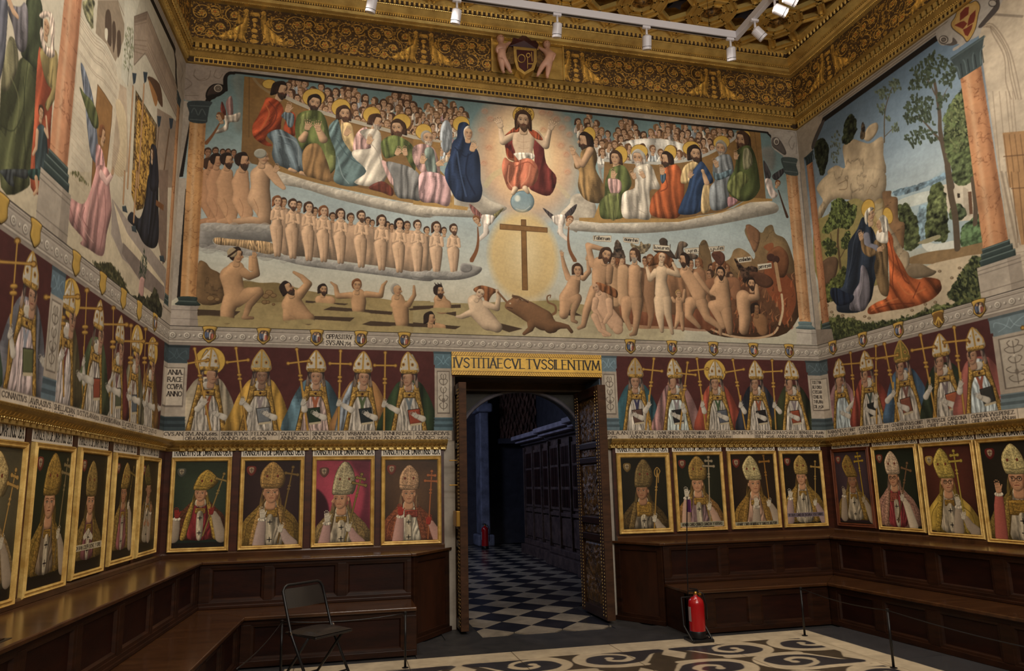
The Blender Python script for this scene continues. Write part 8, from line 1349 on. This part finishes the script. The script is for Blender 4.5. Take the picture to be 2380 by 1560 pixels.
def extinguisher(loc, H, r, lb, cat='fire extinguisher', stand=False):
    x, y, z = loc; t = thing('fire_extinguisher', loc, lb, cat)
    obj('cylinder', MB().lathe([(r * .9, z + .0), (r, z + .02), (r, z + .1), (r, z + H - .07), (r * .92, z + H - .03), (r * .6, z + H), (r * .25, z + H + .012), (r * .25, z + H + .03)], (x, y, 0), 24), M_red, t, smooth=True); obj('foot_ring', MB().lathe([(r * 1.02, z), (r * 1.03, z + .012), (r * 1.03, z + .07), (r * .99, z + .075)], (x, y, 0), 24), M_black, t, smooth=True)
    obj('valve', MB().lathe([(.018, z + H + .02), (.022, z + H + .03), (.022, z + H + .055), (.012, z + H + .06)], (x, y, 0), 12), M_brass, t, smooth=True); obj('handle', MB().hexa([(x - .07, y - .012, z + H + .06), (x + .03, y - .012, z + H + .05), (x + .03, y + .012, z + H + .05), (x - .07, y + .012, z + H + .06), (x - .07, y - .012, z + H + .07), (x + .03, y - .012, z + H + .075), (x + .03, y + .012, z + H + .075), (x - .07, y + .012, z + H + .07)]).hexa([(x - .055, y - .01, z + H + .085), (x + .02, y - .01, z + H + .075), (x + .02, y + .01, z + H + .075), (x - .055, y + .01, z + H + .085), (x - .06, y - .01, z + H + .095), (x + .02, y - .01, z + H + .085), (x + .02, y + .01, z + H + .085), (x - .06, y + .01, z + H + .095)]), M_black, t)
    obj('gauge', MB().lathe([(.014, 0), (.016, .006), (.014, .016)], (x + .035, y - .02, z + H + .035), 12, Matrix.Rotation(math.pi / 2, 3, 'X')), M_brass, t); obj('hose', MB().tube([(x + .02, y, z + H + .05), (x + .07, y - .02, z + H + .04), (x + r + .025, y - .02, z + H - .08), (x + r + .02, y - .02, z + .18)], .009), M_black, t, smooth=True)
    n = 8; V = [(x + (r + .002) * math.cos(a), y + (r + .002) * math.sin(a), zz) for zz in (z + H * .42, z + H * .78) for a in np.linspace(2.9, 3.5, n)]; obj('paper_label', MB().add(V, [(i, i + 1, n + i + 1, n + i) for i in range(n - 1)]), mat('label_paper', (170, 150, 150), .5, var=.1), t, smooth=True); return t
extinguisher((5.475, -1.34, .03), .4, .08, 'red fire extinguisher in a black stand on the inlaid floor, right of the door')
extinguisher((5.55, 9.6, 0), .55, .09, 'distant red fire extinguisher inside the dark anteroom')
t = thing('extinguisher_stand', (5.48, -1.34, 0), 'black metal stand with a tall thin sign pole holding the extinguisher', 'stand')
obj('base_tray', MB().box(5.37, 5.6, -1.44, -1.23, 0, .03), M_black, t, bev=.005); obj('upright', MB().tube([(5.6, -1.42, 0), (5.575, -1.3, .15), (5.575, -1.25, .42)], .012), M_black, t); obj('upright', MB().tube([(5.37, -1.42, .02), (5.345, -1.3, .15), (5.36, -1.25, .42)], .009), M_black, t); obj('back_bar', MB().tube([(5.36, -1.25, .42), (5.575, -1.25, .42)], .009), M_black, t); obj('pole', MB().tube([(5.43, -1.25, .02), (5.45, -1.25, .8), (5.49, -1.27, 1.45)], .006), M_black, t); obj('sign_plate', MB().box(5.486, 5.496, -1.33, -1.26, 1.29, 1.42), mat('violet_sign', (110, 60, 110), .3), t)
# ================================================================ barrier posts and cord
posts = [((1.41, -1.55), 'black barrier post left of the folding chair'), ((2.482, -1.49), 'black barrier post at the end of the left bench'), ((6.63, -1.46), 'black barrier post at the far corner of the inlaid floor'), ((6.53, -2.75), 'black barrier post nearer along the right bench'), ((6.45, -4.1), 'black barrier post outside the right edge')]
posts = posts[:4]; pr_ = None
for (x, y), lb in posts:
    if pr_ is None:
        pr_ = thing('barrier_post', (x, y, 0), lb, 'barrier post', 'barrier posts round the floor'); obj('post', MB().tube([(0, 0, 0), (0, 0, .47)], .011, 10), M_black, pr_, local=True, smooth=True); obj('cap', MB().lathe([(.013, .465), (.015, .47), (.015, .485), (.006, .49)], (0, 0, 0), 10), M_black, pr_, local=True); obj('foot', MB().lathe([(.03, 0), (.03, .004), (.012, .008)], (0, 0, 0), 12), M_black, pr_, local=True)
    else:
        c = pr_.copy(); LINK.objects.link(c); c.location = (x, y, 0); c['label'] = lb
        for ch in pr_.children: q = ch.copy(); LINK.objects.link(q); q.parent = c
def cord(P, lb):
    V = []
    for a, b_ in zip(P[:-1], P[1:]): V += [(a[0] + (b_[0] - a[0]) * t_, a[1] + (b_[1] - a[1]) * t_, .472 - .03 * math.sin(math.pi * t_)) for t_ in np.linspace(0, 1, 9)]
    o = obj('slack_rope', MB().tube(V, .0045, 6), M_black, smooth=True); o['label'] = lb; o['category'] = 'cord'
cord([(1.25, -3.1), (1.41, -1.55), (2.482, -1.49)], 'thin black cord slung between the left barrier posts'); cord([(6.63, -1.46), (6.53, -2.75), (6.45, -4.6)], 'thin black cord slung between the right barrier posts')
# ================================================================ folding chair
t = thing('folding_chair', (1.71, -1.88, 0), 'black folding chair with padded seat and back standing before the left bench', 'chair', rz=math.radians(-50))
# local frame: x = sitting direction, y = across
def cobj(n, mb, m, **k): return obj(n, mb, m, t, local=True, **k)
h = .205
P = [(.24, -h, 0), (-.06, -h, .44), (-.19, -h, .77)]; Q = [(-.195, -h + .02, .80), (-.2, -h + .05, .815), (-.2, h - .05, .815), (-.195, h - .02, .80)]
cobj('back_frame', MB().tube([(.24, -h, 0), (-.06, -h, .44), (-.19, -h, .77)] + Q + [(-.19, h, .77), (-.06, h, .44), (.24, h, 0)], .012, 8), M_black, smooth=True)
for s_ in (-1, 1): cobj('rear_leg', MB().tube([(-.26, s_ * (h - .025), 0), (.13, s_ * (h - .025), .43)], .011, 8), M_black, smooth=True); cobj('hinge', MB().lathe([(.018, -.006), (.018, .006)], (-.06, s_ * (h + .012), .45), 12, Matrix.Rotation(math.pi / 2, 3, 'X')), mat('chrome', (190, 190, 196), .15, metal=1), smooth=False)
cobj('rear_crossbar', MB().tube([(-.2, -h + .025, .07), (-.2, h - .025, .07)], .008), M_black); cobj('front_crossbar', MB().tube([(.16, -h, .12), (.16, h, .12)], .008), M_black)
V = []; n = 8
for j in range(n + 1):
    for i in range(n + 1): u, w_ = i / n, j / n; V.append((-.17 + .40 * u, -.19 + .38 * w_, .445 + .03 * (1 - (2 * u - 1) ** 4) * (1 - (2 * w_ - 1) ** 4) + .01 * u))
F = [(j * (n + 1) + i, j * (n + 1) + i + 1, (j + 1) * (n + 1) + i + 1, (j + 1) * (n + 1) + i) for j in range(n) for i in range(n)]
cobj('seat', MB().add(V, F).box(-.17, .23, -.19, .19, .43, .45), M_vinyl, smooth=False, bev=.008)
V = [(-.1 - .09 * ((z - .6) / .22) + .025 * math.cos(y * 7) - .03, y, z) for z in np.linspace(.635, .785, 7) for y in np.linspace(-h + .015, h - .015, 9)]; V2 = [(x - .02, y, z) for x, y, z in V]
F = [(j * 9 + i, j * 9 + i + 1, (j + 1) * 9 + i + 1, (j + 1) * 9 + i) for j in range(6) for i in range(8)]; cobj('backrest', MB().add(V, F).add(V2, [f[::-1] for f in F]), M_vinyl, smooth=True)
# ================================================================ track lighting
tr = thing('lighting_track', (4.1, -1.25, 7.0), 'white square lighting track hung below the gilded ceiling', 'lighting track'); TY, TX = -1.25, 6.57
obj('rail', MB().box(1.5, TX + .03, TY - .03, TY + .03, 7.0, 7.09).box(TX - .03, TX + .03, -8.0, TY - .03, 7.0, 7.09).box(1.5, 1.56, -8, TY - .03, 7.0, 7.09).box(1.5, TX + .03, -8.06, -8, 7.0, 7.09), M_white, tr, bev=.004)
obj('slot', MB().box(1.56, TX - .03, TY - .012, TY + .012, 6.996, 7.0), M_black, tr)
for x, y in ((2.0, TY), (4.3, TY), (6.2, TY), (TX, -4.5), (1.53, -4.5), (TX, -7.5)): obj('suspension_wire', MB().tube([(x, y, 7.09), (x, y, 7.66)], .003, 5), M_black, tr)
base = None
def track_spot(loc, aim, lb, on=False):
    global base
    d = (Vector(aim)).normalized(); q = d.to_track_quat('-Z', 'Y').to_matrix(); t = thing('track_spotlight', loc, lb, 'spotlight', 'white spotlights on the track')
    obj('adapter', MB().box(-.05, .05, -.016, .016, -.03, 0), M_white, t, local=True, bev=.003); obj('arm', MB().tube([(0, 0, -.03), (0, 0, -.13)], .014, 8), M_white, t, local=True, smooth=True); obj('joint', ell(.024, .024, .024, (0, 0, -.13), 10, 6), M_white, t, local=True, smooth=True)
    c = Vector((0, 0, -.14)) - d * -.0; bd = MB().lathe([(.03, .02), (.052, .008), (.055, 0), (.055, -.14), (.05, -.142)], c, 20, q); obj('lamp_body', bd, M_white, t, local=True, smooth=False); obj('ring', MB().lathe([(.0565, -.108), (.0565, -.113)], c, 20, q), M_black, t, local=True); obj('lens', MB().lathe([(.044, -.1425), (.001, -.1435)], c, 16, q), M_lens if on else mat('dark_lens', (190, 186, 180), .3), t, local=True)
    return t
for (u, w_), lb in zip(((866, 2), (1062, 18), (1295, 40), (1502, 62), (1697, 92)), ('leftmost white spotlight cut by the top edge', 'white spotlight left of the carved arms', 'white spotlight just right of the carved arms', 'white spotlight in the middle of the right half of the track', 'white spotlight beside the corner of the track')):
    s_, z = plane_hit(('back', 1.25), u, w_); track_spot((float(s_), TY, 7.0), (.1 * (float(s_) - 4), .42, -1.0), lb)
for y, lb, on in ((-1.62, 'white spotlight just round the corner of the track', False), (-2.0, 'paired round lamp on the right arm of the track', True), (-2.18, 'second paired round lamp on the right arm of the track', True), (-2.5, 'large white spotlight with glowing lens at the top edge', True)): track_spot((TX, y, 7.0), (1.0, -.25, -.55) if on else (.75, -.1, -.8), lb, on)
